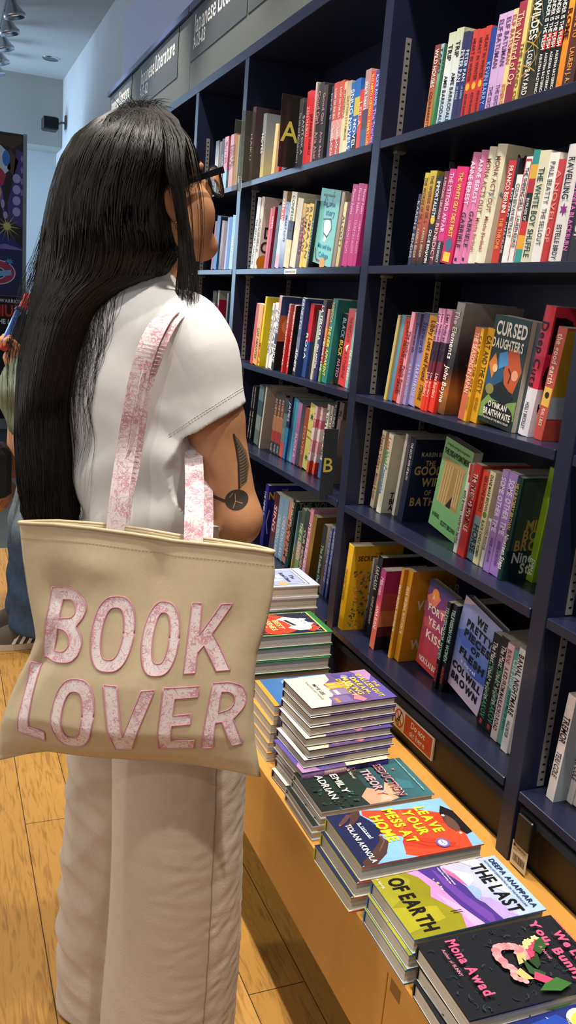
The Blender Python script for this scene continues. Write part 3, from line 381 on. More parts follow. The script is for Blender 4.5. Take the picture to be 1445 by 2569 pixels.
  ('S', 1.0689, 1.3187, 0.061, 0.13, 0.0243, 0.2138, 'p', ['#5ca8a0', '#64b0a8'], [('Case Study', '#e0f0ec', 0.1, 0.4), ('Graeme Macrae Burnet', '#205c58', 0.42, 0.85)], 'jade green paperback', None),
  ('S', 1.0588, 1.2935, 0.059, 0.13, 0.0215, 0.2291, 'p', ['#eae8e2', '#eeece6'], [('BANAL NIGHTMARE', '#141414', 0.06, 0.64), ('HALLE BUTLER', '#141414', 0.7, 0.86)], 'white paperback with bold black capitals, left copy of two', None),
  ('S', 1.0635, 1.2711, 0.057, 0.13, 0.022, 0.2218, 'p', ['#eae8e2', '#eeece6'], [('BANAL NIGHTMARE', '#141414', 0.06, 0.64), ('HALLE BUTLER', '#141414', 0.7, 0.86)], 'white paperback with bold black capitals, right copy of two', None),
 ],
 'A': [
  ('S', 1.018, 3.034, 0.021, 0.155, 0.034, 0.245, 'h', ['#4c3c40', '#4a3a3e'], [('HAIKU', '#e4dcd8', 0.35, 0.7)], 'thick brown hardback behind the clear divider', None),
  ('S', 1.018, 2.9165, 0.014, 0.155, 0.032, 0.2062, 'h', ['#6c747c', '#8c8c84', '#c8b878'], [('NOTES', '#d8dce0', 0.3, 0.6)], 'grey blue hardback with a sandy foot', None),
  ('S', 1.018, 2.8033, 0.086, 0.155, 0.026, 0.1572, 'h', ['#d8c088', '#e0c890', '#dcc488'], [], 'cream hardback beside the grey one', None),
  ('S', 1.018, 2.7335, 0.016, 0.13, 0.007, 0.1515, 'p', ['#cc2c34', '#cc2c34'], [], 'thin red paperback below the grey lettered divider', None),
  ('S', 1.018, 2.7, 0.027, 0.13, 0.03, 0.2017, 'p', ['#4a3c40', '#4a3c40', '#4a3c40'], [('ZEN', '#8c8084', 0.6, 0.8)], 'brown paperback behind the lettered divider', None),
  ('S', 1.018, 2.5871, 0.006, 0.13, 0.0286, 0.1962, 'p', ['#4c4c4c', '#35353a'], [('The Life and Zen Haiku Poetry', '#b8b8bc', 0.2, 0.92)], 'dark grey paperback right of the lettered divider', None),
  ('S', 1.018, 2.5576, 0.003, 0.13, 0.0277, 0.1815, 'p', ['#2c2c30', '#3a3434'], [('SANTOKA', '#b0b0b4', 0.2, 0.8)], 'black paperback with grey lettering', None),
  ('S', 1.018, 2.529, 0.0, 0.13, 0.0319, 0.2068, 'p', ['#d8343c', '#dc3840'], [('ZEN HAIKU', '#f0a8a0', 0.2, 0.6)], 'narrow red paperback, left of two', None),
  ('S', 1.018, 2.4962, 0.0, 0.13, 0.0239, 0.202, 'p', ['#d8343c', '#dc3840'], [('JAPANESE HAIKU', '#701018', 0.3, 0.85)], 'narrow red paperback, right of two', None),
  ('S', 1.018, 2.4714, 0.0, 0.13, 0.0109, 0.2218, 'p', ['#d8c4bc', '#d8a4a0', '#c88c88'], [], 'thin dusty pink paperback', None),
  ('S', 1.018, 2.4596, 0.0, 0.155, 0.0432, 0.2142, 'h', ['#4c4448', '#34343a', '#3c3438'], [('Good Girl', '#c89090', 0.1, 0.5), ('Aria Aber', '#c88c90', 0.6, 0.95)], 'dark grey book with pink script, left copy of two', None),
  ('S', 1.018, 2.4155, 0.0, 0.155, 0.028, 0.2024, 'h', ['#4c4448', '#34343a', '#3c3438'], [('Good Girl', '#c89090', 0.1, 0.5), ('Aria Aber', '#c88c90', 0.6, 0.95)], 'dark grey book with pink script, right copy of two', None),
  ('S', 1.018, 2.3536, 0.0, 0.13, 0.014, 0.1893, 'p', ['#2c3048', '#3a3c5c'], [('DEVIL IS', '#a8b0d0', 0.1, 0.5)], 'navy paperback between the grey and red books', None),
  ('S', 1.018, 2.3387, 0.0, 0.13, 0.0306, 0.1942, 'p', ['#d05848', '#cc5444', '#d8988c', '#c0483c'], [('ROOM ON THE SEA', '#f8e8e0', 0.08, 0.48), ('ANDRE ACIMAN', '#f4e0d8', 0.6, 0.98)], 'coral paperback with a speckled foot, left copy of two', [('sr', 0.1, 0.5, 0.25, 0.52, '#f0c8bc'), ('sr', 0.30000000000000004, 0.53, 0.45, 0.55, '#f0c8bc'), ('sr', 0.5, 0.56, 0.65, 0.5800000000000001, '#f0c8bc'), ('sr', 0.7000000000000001, 0.59, 0.8500000000000001, 0.61, '#f0c8bc'), ('sr', 0.1, 0.62, 0.25, 0.64, '#f0c8bc'), ('sr', 0.30000000000000004, 0.65, 0.45, 0.67, '#f0c8bc'), ('sr', 0.5, 0.6799999999999999, 0.65, 0.7, '#f0c8bc'), ('sr', 0.7000000000000001, 0.71, 0.8500000000000001, 0.73, '#f0c8bc'), ('sr', 0.1, 0.74, 0.25, 0.76, '#f0c8bc'), ('sr', 0.30000000000000004, 0.77, 0.45, 0.79, '#f0c8bc'), ('sr', 0.5, 0.8, 0.65, 0.8200000000000001, '#f0c8bc'), ('sr', 0.7000000000000001, 0.83, 0.8500000000000001, 0.85, '#f0c8bc')]),
  ('S', 1.018, 2.3072, 0.0, 0.13, 0.0346, 0.1922, 'p', ['#d05848', '#cc5444', '#d8988c', '#c0483c'], [('ROOM ON THE SEA', '#f8e8e0', 0.08, 0.48), ('ANDRE ACIMAN', '#f4e0d8', 0.6, 0.98)], 'coral paperback with a speckled foot, right copy of two', [('sr', 0.1, 0.5, 0.25, 0.52, '#f0c8bc'), ('sr', 0.30000000000000004, 0.53, 0.45, 0.55, '#f0c8bc'), ('sr', 0.5, 0.56, 0.65, 0.5800000000000001, '#f0c8bc'), ('sr', 0.7000000000000001, 0.59, 0.8500000000000001, 0.61, '#f0c8bc'), ('sr', 0.1, 0.62, 0.25, 0.64, '#f0c8bc'), ('sr', 0.30000000000000004, 0.65, 0.45, 0.67, '#f0c8bc'), ('sr', 0.5, 0.6799999999999999, 0.65, 0.7, '#f0c8bc'), ('sr', 0.7000000000000001, 0.71, 0.8500000000000001, 0.73, '#f0c8bc'), ('sr', 0.1, 0.74, 0.25, 0.76, '#f0c8bc'), ('sr', 0.30000000000000004, 0.77, 0.45, 0.79, '#f0c8bc'), ('sr', 0.5, 0.8, 0.65, 0.8200000000000001, '#f0c8bc'), ('sr', 0.7000000000000001, 0.83, 0.8500000000000001, 0.85, '#f0c8bc')]),
  ('S', 1.018, 2.2717, 0.0, 0.13, 0.0184, 0.1852, 'p', ['#d8b888', '#e4d4a4', '#c8c8b8'], [('WONDERFUL', '#8c5c3c', 0.1, 0.5)], 'pale buff paperback, left of two', None),
  ('S', 1.018, 2.2524, 0.0, 0.13, 0.0258, 0.1823, 'p', ['#b8a094', '#e8d490', '#e4d8a8'], [('DAYTON SYCAMORE', '#8c6c3c', 0.2, 0.8)], 'pale buff paperback, right of two', None),
  ('S', 1.018, 2.2257, 0.0, 0.13, 0.0254, 0.1745, 'p', ['#2c68b4', '#2a62ac'], [('NOVELS', '#f0f4f8', 0.5, 0.94), ('SNUG', '#d8e0e8', 0.1, 0.45)], 'cobalt blue paperback with white blocks, left of two', None),
  ('S', 1.018, 2.1994, 0.0, 0.13, 0.0301, 0.1777, 'p', ['#2c64b0', '#c8b43c', '#2a5ca8', '#202024'], [('NOVEL', '#f0f4f8', 0.55, 0.94)], 'cobalt blue paperback with a yellow band, right of two', None),
  ('S', 1.018, 2.1684, 0.0, 0.13, 0.0208, 0.1466, 'p', ['#cc3834', '#d4402c', '#d84430'], [('LEILA', '#f4c0b0', 0.2, 0.6)], 'short tomato red paperback', None),
  ('S', 1.018, 2.1467, 0.0, 0.13, 0.0316, 0.1889, 'p', ['#b08480', '#a87c78', '#4c4450', '#3c5c80'], [('shark heart', '#f0e4e0', 0.15, 0.5)], 'dusty brown paperback with white lettering', None),
  ('S', 1.018, 2.1142, 0.0, 0.13, 0.0265, 0.1782, 'p', ['#cc3c34', '#d8502c', '#d44830'], [('ELIZABETH ACEVEDO', '#f4c84c', 0.04, 0.58), ('FAMILY LORE', '#f4c84c', 0.64, 0.98)], 'tomato red paperback with yellow capitals', None),
  ('S', 1.018, 2.0868, 0.0, 0.13, 0.024, 0.1762, 'p', ['#3c4498', '#3a4094'], [('ALICE ADAMS', '#b8c0f0', 0.05, 0.46), ('The Stories', '#d88cb0', 0.5, 0.95)], 'indigo paperback beside the post', None),
 ],
 'B': [
  ('S', 1.018, 2.9385, 0.146, 0.13, 0.0326, 0.2348, 'p', ['#d0ccc8', '#e4e2dc'], [('THE DREAMY CARNIVAL', '#504c50', 0.3, 0.95)], 'white paperback, left of two', None),
  ('S', 1.018, 2.905, 0.152, 0.155, 0.026, 0.2353, 'h', ['#d4d0cc', '#e8e6e0'], [('INVISIBLE', '#504c50', 0.3, 0.95)], 'white hardback with an orange disc on its cover, right of two', [('ct', 'Ch', '#302c34', 0.35, 0.84, 0.12), ('ct', 'N', '#302c34', 0.3, 0.72, 0.1), ('ct', 'D', '#302c34', 0.1, 0.44, 0.15), ('ct', 'C', '#302c34', 0.05, 0.24, 0.15), ('cc', 0.15, 0.1, 0.16, '#e08c24')]),
  ('S', 1.018, 2.801, 0.152, 0.13, 0.021, 0.1917, 'p', ['#c83838', '#d04430', '#c83430'], [], 'narrow vermilion paperback', None),
  ('S', 1.018, 2.7791, 0.152, 0.13, 0.02, 0.1948, 'p', ['#9c2038', '#a82444', '#a02040'], [('WHITE', '#f0d8dc', 0.15, 0.35)], 'crimson paperback with yellow spots', [('cc', 0.3, 0.85, 0.12, '#d8a03c')]),
  ('S', 1.018, 2.7313, 0.146, 0.13, 0.0297, 0.1939, 'p', ['#3c5044', '#2c2c34'], [], 'dark green paperback', None),
  ('S', 1.018, 2.7007, 0.143, 0.13, 0.0352, 0.2344, 'p', ['#b08c5c', '#c84c30', '#d8dce4', '#b8c8d8', '#d8a8b8'], [('PARK AVENUE', '#f4f0e8', 0.1, 0.5)], 'white and brick striped paperback with blue lettering', None),
  ('S', 1.018, 2.6646, 0.14, 0.13, 0.04, 0.1991, 'p', ['#6c84a8', '#c8d0dc', '#4c6890'], [('SMART LOVE', '#283c6c', 0.2, 0.6)], 'blue and white swirled paperback', None),
  ('S', 1.018, 2.6237, 0.137, 0.13, 0.045, 0.2247, 'p', ['#e4dcc0', '#e4dcb8', '#242020', '#e8c890', '#e8c890'], [('CONFESSIONS', '#242018', 0.05, 0.52)], 'buff paperback with a black band', None),
  ('S', 1.018, 2.5695, 0.152, 0.13, 0.045, 0.2022, 'p', ['#c8bca0', '#d8ccac', '#dcd0b0'], [], 'oatmeal paperback', None),
  ('S', 1.018, 2.518, 0.139, 0.13, 0.0258, 0.1852, 'p', ['#c8a428', '#a8302c', '#302818'], [('WRITERS', '#201c10', 0.2, 0.8)], 'mottled yellow and brown paperback', None),
  ('S', 1.018, 2.4913, 0.142, 0.13, 0.0221, 0.1818, 'p', ['#dcb020', '#e4b820'], [('RUMAAN', '#5c4810', 0.05, 0.95)], 'lemon yellow paperback, left copy of two', None),
  ('S', 1.018, 2.4683, 0.139, 0.13, 0.0329, 0.1806, 'p', ['#dcb020', '#e4b820'], [('RUMAAN', '#5c4810', 0.05, 0.95)], 'lemon yellow paperback, right copy of two', None),
  ('S', 1.018, 2.4345, 0.152, 0.13, 0.014, 0.1892, 'p', ['#202a2c', '#1c2022'], [('RUMAAN ALAM', '#78c4cc', 0.3, 0.9)], 'black paperback with turquoise capitals', None),
  ('F', 1.03, 2.42, 0.0, 0.144, 0.0, 0.136, 0.024, 0.2056, 'p', ['#7cc0bc'], [], 'turquoise paperback with a looping line, turned face out', 'true'),
  ('S', 1.018, 2.2545, 0.138, 0.155, 0.014, 0.197, 'h', ['#a89c94', '#9c9088'], [], 'taupe book behind the turquoise cover', None),
  ('S', 1.018, 2.2282, 0.144, 0.13, 0.0189, 0.1684, 'p', ['#dccc90', '#c8b878'], [('ALCOTT', '#5c4c2c', 0.2, 0.7)], 'narrow straw yellow paperback', None),
  ('S', 1.018, 2.2084, 0.141, 0.13, 0.0178, 0.1671, 'p', ['#5c2c34', '#702c38'], [], 'narrow oxblood paperback', None),
  ('S', 1.018, 2.1897, 0.138, 0.13, 0.0339, 0.2084, 'p', ['#a03468', '#b03070', '#bc3478'], [('Flower Fables', '#e0a8c4', 0.06, 0.36), ('LOUISA MAY ALCOTT', '#e0a8c4', 0.44, 0.84)], 'raspberry paperback, left copy of three', None),
  ('S', 1.018, 2.1549, 0.136, 0.13, 0.0338, 0.2075, 'p', ['#a03468', '#b03070', '#bc3478'], [('Flower Fables', '#e0a8c4', 0.06, 0.36), ('LOUISA MAY ALCOTT', '#e0a8c4', 0.44, 0.84)], 'raspberry paperback, middle copy of three', None),
  ('S', 1.018, 2.1202, 0.134, 0.13, 0.018, 0.2039, 'p', ['#a03468', '#b03070', '#bc3478'], [('Flower Fables', '#e0a8c4', 0.06, 0.36), ('LOUISA MAY ALCOTT', '#e0a8c4', 0.44, 0.84)], 'raspberry paperback, right copy of three', None),
 ],
 'C': [
  ('S', 1.008, 2.8466, 0.151, 0.13, 0.027, 0.2054, 'p', ['#b03c34', '#d03830'], [], 'red paperback at the left end', None),
  ('S', 1.008, 2.8187, 0.149, 0.13, 0.0423, 0.2039, 'p', ['#d89c50', '#e0a858'], [('LOS AMANTES', '#6c4018', 0.4, 0.9)], 'apricot paperback', None),
  ('S', 1.008, 2.7755, 0.147, 0.155, 0.025, 0.2297, 'h', ['#d8c020', '#ecd41c', '#f0d81c'], [('MOKA', '#d0402c', 0.66, 0.98)], 'bright yellow hardback with red capitals', [('cr', 0, 0, 1, 1, '#dcc820')]),
  ('S', 1.008, 2.6893, 0.138, 0.13, 0.0169, 0.2102, 'p', ['#d8d4d0', '#ecebe6'], [('EL SUENO DEL', '#707078', 0.1, 0.9)], 'slim white paperback, left of two', None),
  ('S', 1.0107, 2.6715, 0.14, 0.13, 0.0336, 0.2111, 'p', ['#d8d4d0', '#ecebe6'], [('LA CASA', '#707078', 0.1, 0.9)], 'slim white paperback, right of two', None),
  ('S', 1.008, 2.637, 0.138, 0.13, 0.024, 0.2354, 'p', ['#c08c84', '#5c6080', '#1c1c24', '#18181c'], [('ENDE', '#e8e8ec', 0.65, 0.9), ('MENDE', '#f0e8e0', 0.2, 0.5)], 'large black paperback with an orange figure', [('cr', 0, 0.75, 1, 1, '#2c4878'), ('cr', 0, 0.4, 1, 0.75, '#b8643c'), ('cr', 0, 0, 1, 0.4, '#17171c'), ('ct', 'OI', '#7c98c0', 0.5, 0.86, 0.08), ('cc', 0.3, 0.6, 0.22, '#d88c58')]),
  ('S', 1.0122, 2.5588, 0.145, 0.13, 0.013, 0.2134, 'p', ['#c06c68', '#c83838', '#d0302c'], [('PEDRO ALMODOVAR', '#f4d4cc', 0.1, 0.95)], 'red paperback with pale serif capitals, left copy of two', None),
  ('S', 1.0081, 2.5032, 0.141, 0.13, 0.013, 0.2109, 'p', ['#c06c68', '#c83838', '#d0302c'], [('PEDRO ALMODOVAR', '#f4d4cc', 0.1, 0.95)], 'red paperback with pale serif capitals, right copy of two', [('cr', 0, 0, 1, 1, '#141218')]),
  ('S', 1.008, 2.4515, 0.152, 0.13, 0.026, 0.2332, 'p', ['#3c4468', '#4c5c80', '#6c6c84', '#241c20'], [('ERNESTO', '#c8ccd8', 0.02, 0.4), ('ANNEFIE', '#f4f4f4', 0.65, 0.95)], 'tall steel blue paperback', [('cr', 0, 0, 1, 1, '#2a3c70')]),
  ('S', 1.0205, 2.4165, 0.137, 0.155, 0.028, 0.2176, 'h', ['#c02838', '#c42a38', '#2c4c94', '#284888'], [('ROSA', '#e0e4f0', 0.4, 0.9)], 'book with red top and blue foot', None),
  ('S', 1.0298, 2.3778, 0.134, 0.13, 0.0344, 0.199, 'p', ['#24282c', '#2c302c'], [], 'dark olive paperback', None),
  ('S', 1.0212, 2.3425, 0.131, 0.13, 0.0147, 0.2001, 'p', ['#8ca4a0', '#b8c0a4', '#c8b8ac'], [], 'sage green paperback', None),
  ('S', 1.0212, 2.3269, 0.129, 0.155, 0.021, 0.2332, 'h', ['#5c5454', '#34346c', '#30306c'], [('LA TERCERA', '#f4f0ec', 0.08, 0.5), ('GINA APOSTOL', '#f4f0ec', 0.55, 0.86)], 'indigo hardback with white capitals', None),
  ('S', 1.0195, 2.2803, 0.134, 0.13, 0.0134, 0.2068, 'p', ['#c87c6c', '#d88c40', '#b84c50', '#6c9c4c'], [('MEMORY LINE', '#f0f0e0', 0.4, 0.85)], 'orange to green paperback', None),
  ('S', 1.0213, 2.266, 0.139, 0.155, 0.032, 0.2352, 'h', ['#2c7c78', '#2c8884'], [('THE HEIR APPARENT', '#e8d848', 0.32, 0.92), ('REBECCA', '#c8b05c', 0.04, 0.28)], 'teal hardback with yellow capitals', [('cc', 0.5, 0.62, 0.12, '#d0c8b8'), ('cp', [(0.1, 0), (0.5, 0.5), (0.8, 0.4), (0.4, 0)], '#a87048'), ('ct', 'TH', '#a08828', 0.4, 0.85, 0.12)]),
  ('S', 1.0426, 2.2298, 0.134, 0.13, 0.0434, 0.196, 'p', ['#201c1c', '#1c1818'], [('BLACK', '#8cc0d0', 0.06, 0.34), ('BUCK', '#e0b83c', 0.37, 0.6), ('MATEO', '#c07c98', 0.64, 0.9)], 'black paperback with multicoloured capitals', None),
  ('S', 1.0385, 2.1855, 0.142, 0.13, 0.045, 0.2093, 'p', ['#c84840', '#d43c30', '#d83830'], [('THE FIRST LATE', '#7c1c18', 0.1, 0.42), ('KATHERINE', '#7c1c18', 0.55, 0.9)], 'bright red paperback with a white bird', [('sp', [(0.3, 0.5), (0.5, 0.46), (0.75, 0.44), (0.6, 0.5), (0.55, 0.54)], '#f4ece8')]),
  ('S', 1.0362, 2.1351, 0.118, 0.13, 0.017, 0.2042, 'p', ['#a0a8a8', '#8cacac', '#98b8b8'], [('DEAR THIEF', '#f0f4f4', 0.5, 0.9)], 'pale teal paperback beside the post', None),
 ],
 'D': [
  ('S', 1.075, 3.0089, 0.152, 0.13, 0.011, 0.2089, 'p', ['#2c2c34', '#202024'], [('THE TESTAMENTS', '#d8d4d0', 0.45, 0.95), ('MARGARET ATWOOD', '#d8d4d0', 0.02, 0.4)], 'black paperback with white capitals, left copy of two', None),
  ('S', 1.075, 2.9822, 0.135, 0.13, 0.011, 0.2094, 'p', ['#2c2c34', '#202024'], [('THE TESTAMENTS', '#d8d4d0', 0.45, 0.95), ('MARGARET ATWOOD', '#d8d4d0', 0.02, 0.4)], 'black paperback with white capitals, right copy of two', None),
  ('S', 1.0708, 2.9243, 0.131, 0.13, 0.045, 0.2173, 'p', ['#6c8c98', '#4c6470', '#8c9c98', '#6c8078'], [], 'mottled teal paperback', None),
  ('S', 1.0569, 2.8373, 0.152, 0.155, 0.02, 0.2254, 'h', ['#c8c0b0', '#e0d8c8'], [], 'white hardback with a grey cover', [('cr', 0, 0, 1, 1, '#a89c8c')]),
  ('S', 1.0743, 2.7657, 0.125, 0.13, 0.0291, 0.2106, 'p', ['#3c3428', '#6c3c24', '#b07850', '#a83c34', '#2c2824'], [('NO ONE', '#e0d8cc', 0.85, 0.97), ('REVIEWS', '#c8a888', 0.1, 0.4)], 'brown and brick red paperback, left copy of three', None),
  ('S', 1.075, 2.7357, 0.123, 0.13, 0.0296, 0.2115, 'p', ['#3c3428', '#6c3c24', '#b07850', '#a83c34', '#2c2824'], [('NO ONE', '#e0d8cc', 0.85, 0.97), ('REVIEWS', '#c8a888', 0.1, 0.4)], 'brown and brick red paperback, middle copy of three', None),
  ('S', 1.075, 2.7052, 0.121, 0.13, 0.0286, 0.2124, 'p', ['#3c3428', '#6c3c24', '#b07850', '#a83c34', '#2c2824'], [('NO ONE', '#e0d8cc', 0.85, 0.97), ('REVIEWS', '#c8a888', 0.1, 0.4)], 'brown and brick red paperback, right copy of three', None),
  ('S', 1.075, 2.6757, 0.119, 0.13, 0.0307, 0.202, 'p', ['#3c4444', '#5c7878', '#688888', '#e04c28'], [], 'grey green paperback with an orange foot', None),
  ('S', 1.075, 2.6441, 0.138, 0.13, 0.022, 0.2154, 'p', ['#2c2a44', '#242a4c', '#3484c4', '#2c78b8'], [('JAMES', '#c8d0e0', 0.1, 0.4)], 'navy paperback with a bright blue flower', [('sb', 0.5, 0.62, 0.4, '#3c9cdc'), ('sb', 0.5, 0.8, 0.35, '#3c9cdc')]),
  ('S', 1.075, 2.6035, 0.133, 0.13, 0.0162, 0.2144, 'p', ['#2c8cb8', '#1c2430', '#2c6c9c'], [], 'black and azure paperback', None),
  ('S', 1.075, 2.5864, 0.131, 0.13, 0.0242, 0.212, 'p', ['#4c9cb8', '#3c8cac', '#5cacc4'], [], 'slim azure paperback', None),
  ('S', 1.075, 2.5613, 0.129, 0.13, 0.0291, 0.2047, 'p', ['#b878a8', '#a86498', '#c06ca4'], [('SUCH A', '#e8d0e0', 0.5, 0.9)], 'mauve paperback', None),
  ('S', 1.075, 2.5313, 0.131, 0.13, 0.0288, 0.2015, 'p', ['#34303c', '#5c5860', '#28242c'], [], 'black and white patterned paperback', None),
  ('S', 1.075, 2.5016, 0.132, 0.13, 0.0307, 0.1934, 'p', ['#a84c2c', '#984428'], [('DOVER', '#d89464', 0.3, 0.8)], 'russet paperback', None),
  ('S', 1.075, 2.47, 0.14, 0.13, 0.045, 0.2129, 'p', ['#dcd478', '#d4cc64'], [('| |', '#8c8440', 0.4, 0.7)], 'pale yellow paperback with green stars', [('sb', 0.5, 0.2, 0.3, '#2c5c40'), ('sb', 0.5, 0.82, 0.3, '#2c5c40')]),
  ('S', 1.0682, 2.4186, 0.14, 0.13, 0.017, 0.2141, 'p', ['#e8c0c4', '#d86c80', '#ecdcdc', '#e4a4a8', '#e8d8d8', '#e04c30'], [], 'pink and white floral paperback, left copy of two', [('sb', 0.3, 0.12, 0.25, '#c83450'), ('sb', 0.7, 0.22, 0.25, '#f0e4e4'), ('sb', 0.3, 0.32, 0.25, '#c83450'), ('sb', 0.7, 0.42000000000000004, 0.25, '#f0e4e4'), ('sb', 0.3, 0.52, 0.25, '#c83450'), ('sb', 0.7, 0.62, 0.25, '#f0e4e4'), ('sb', 0.3, 0.7200000000000001, 0.25, '#c83450'), ('sb', 0.7, 0.8200000000000001, 0.25, '#f0e4e4')]),
  ('S', 1.0729, 2.3861, 0.136, 0.13, 0.017, 0.2138, 'p', ['#e8c0c4', '#d86c80', '#ecdcdc', '#e4a4a8', '#e8d8d8', '#e04c30'], [], 'pink and white floral paperback, right copy of two', [('sb', 0.3, 0.12, 0.25, '#c83450'), ('sb', 0.7, 0.22, 0.25, '#f0e4e4'), ('sb', 0.3, 0.32, 0.25, '#c83450'), ('sb', 0.7, 0.42000000000000004, 0.25, '#f0e4e4'), ('sb', 0.3, 0.52, 0.25, '#c83450'), ('sb', 0.7, 0.62, 0.25, '#f0e4e4'), ('sb', 0.3, 0.7200000000000001, 0.25, '#c83450'), ('sb', 0.7, 0.8200000000000001, 0.25, '#f0e4e4')]),
  ('S', 1.0704, 2.3351, 0.129, 0.13, 0.0183, 0.2297, 'p', ['#e4e0d0', '#e8e4d8', '#e8e4d8', '#3c68b0'], [('Is This a Cry for Help?', '#302c30', 0.08, 0.72)], 'white paperback with blue foot', None),
  ('S', 1.075, 2.3159, 0.127, 0.13, 0.012, 0.2281, 'p', ['#d8d4c8', '#e0dcd0'], [('AUSTEN EVER', '#1c1c20', 0.1, 0.8)], 'white paperback with black capitals', None),
  ('S', 1.075, 2.2898, 0.109, 0.13, 0.014, 0.245, 'p', ['#242428', '#1c1c20'], [('ROUND', '#c8c8cc', 0.05, 0.5)], 'black paperback next to the lettered divider', None),
  ('S', 1.075, 2.2692, 0.117, 0.155, 0.03, 0.245, 'h', ['#6c5c58', '#685854'], [('TH', '#2c2424', 0.1, 0.2)], 'taupe hardback behind the lettered divider', [('ct', 'TIR', '#382c2c', 0.3, 0.82, 0.08), ('cr', 0, 0, 1, 0.8, '#8c7c74')]),
 ],
 'E': [
  ('S', 1.075, 2.8008, 0.084, 0.155, 0.03, 0.225, 'h', ['#28288c', '#24247c'], [('THE NIMBUS', '#c8c8f0', 0.1, 0.5)], 'large ultramarine hardback with yellow capitals', [('ct', 'THE', '#a0a0c8', 0.35, 0.9, 0.05), ('ct', 'NIMBUS', '#d8b028', 0.05, 0.78, 0.12), ('cl', [(0.1, 0.6), (0.05, 0.4), (0.1, 0.2)], '#a8b0e8', 0.03)]),
  ('S', 1.075, 2.7069, 0.141, 0.13, 0.045, 0.2183, 'p', ['#4c1c24', '#6c2430', '#2c1c28'], [('SING', '#e8c8c8', 0.2, 0.8)], 'dark wine paperback', None),
  ('S', 1.0745, 2.6582, 0.126, 0.13, 0.0401, 0.2185, 'p', ['#7c9cb4', '#88acc8', '#7898b4'], [('CREATION LAKE', '#d8e4ee', 0.3, 0.95)], 'powder blue paperback, left copy of two', None),
  ('S', 1.075, 2.6172, 0.124, 0.13, 0.0422, 0.2221, 'p', ['#7c9cb4', '#88acc8', '#7898b4'], [('CREATION LAKE', '#d8e4ee', 0.3, 0.95)], 'powder blue paperback, right copy of two', None),
  ('S', 1.075, 2.5741, 0.139, 0.13, 0.0383, 0.2234, 'p', ['#c88c74', '#d09078', '#c4745c'], [('BALSAM', '#7c3c28', 0.3, 0.9)], 'peach paperback', None),
  ('S', 1.0667, 2.5349, 0.137, 0.155, 0.028, 0.2342, 'h', ['#1c3430', '#14302a', '#18483c'], [('THE VOLCANO', '#d8e0dc', 0.02, 0.38), ('GINA MARIA', '#d8947c', 0.45, 0.85)], 'bottle green hardback with grey capitals', [('ct', 'THE VOLCANO', '#7c8480', 0.08, 0.9, 0.09), ('sb', 0.3, 0.35, 0.2, '#c85c4c')]),
  ('S', 1.066, 2.4746, 0.139, 0.13, 0.006, 0.2134, 'p', ['#6c8c9c', '#7cacc0', '#e8c840'], [], 'sky blue paperback with a yellow foot', None),
  ('S', 1.0742, 2.4677, 0.137, 0.13, 0.034, 0.2217, 'p', ['#4c5c4c', '#6c8c5c', '#c8a48c', '#88a060'], [('THE FLOWER', '#d8e8d0', 0.2, 0.8)], 'green floral paperback', None),
  ('S', 1.075, 2.4328, 0.135, 0.13, 0.0279, 0.226, 'p', ['#3c4844', '#2c3434', '#8c4c3c'], [('OUR HIDDEN', '#d0c8c8', 0.3, 0.9)], 'dark floral paperback', None),
  ('S', 1.075, 2.404, 0.148, 0.13, 0.0242, 0.2403, 'p', ['#d888a4', '#dc90a8'], [('MY FRIENDS', '#f4e0e8', 0.2, 0.9)], 'blush pink paperback', None),
  ('S', 1.075, 2.3789, 0.147, 0.13, 0.03, 0.2245, 'p', ['#8c6c2c', '#a07c34', '#7c2c1c'], [], 'bronze gold paperback', [('cr', 0, 0, 1, 1, '#84682c'), ('ct', 'P', '#c8b070', 0.6, 0.8, 0.14)]),
  ('S', 1.075, 2.2917, 0.113, 0.13, 0.0296, 0.215, 'p', ['#24302c', '#1c2824'], [('The Radiant Dark', '#a0c4ac', 0.3, 0.95)], 'black paperback with green script', None),
  ('S', 1.075, 2.2612, 0.111, 0.13, 0.019, 0.2161, 'p', ['#8c8c7c', '#3c3434', '#6c4c3c'], [], 'grey paperback with dark figures', None),
  ('S', 1.075, 2.2413, 0.109, 0.13, 0.015, 0.22, 'p', ['#5c6498', '#545c94', '#30386c'], [('SUMMER IN THE CITY OF', '#a8b0d8', 0.05, 0.8)], 'periwinkle paperback, left copy of two', None),
  ('S', 1.075, 2.2167, 0.101, 0.13, 0.015, 0.2252, 'p', ['#5c6498', '#545c94', '#30386c'], [('SUMMER IN THE CITY OF', '#a8b0d8', 0.05, 0.8)], 'periwinkle paperback, right copy of two', None),
 ],
 'X': [
  ('S', 1.018, 3.4457, 0.03, 0.13, 0.045, 0.1905, 'p', ['#2c2c30', '#c8c4bc', '#303034'], [], 'black and white paperback at the left end', None),
  ('S', 1.018, 3.3927, 0.03, 0.13, 0.0297, 0.1818, 'p', ['#6c5444', '#584438'], [], 'brown paperback', None),
  ('S', 1.018, 3.3621, 0.03, 0.13, 0.0328, 0.1882, 'p', ['#242426', '#1c1c20'], [('GOING ZERO', '#c8c0a0', 0.3, 0.9)], 'black paperback', None),
  ('S', 1.018, 3.3284, 0.03, 0.13, 0.045, 0.1899, 'p', ['#d890a8', '#dc98ac', '#d8889c', '#9cc8e0', '#94c4dc'], [('BUTTER', '#b05c78', 0.1, 0.5)], 'pink over sky blue paperback', None),
  ('S', 1.018, 3.2553, 0.03, 0.13, 0.022, 0.1884, 'p', ['#d0909c', '#dca8a4', '#d88c84'], [('HOTEL', '#8c3c4c', 0.2, 0.8)], 'blush paperback, left copy of three', None),
  ('S', 1.018, 3.2324, 0.03, 0.13, 0.0193, 0.1878, 'p', ['#d0909c', '#dca8a4', '#d88c84'], [('HOTEL', '#8c3c4c', 0.2, 0.8)], 'blush paperback, middle copy of three', None),
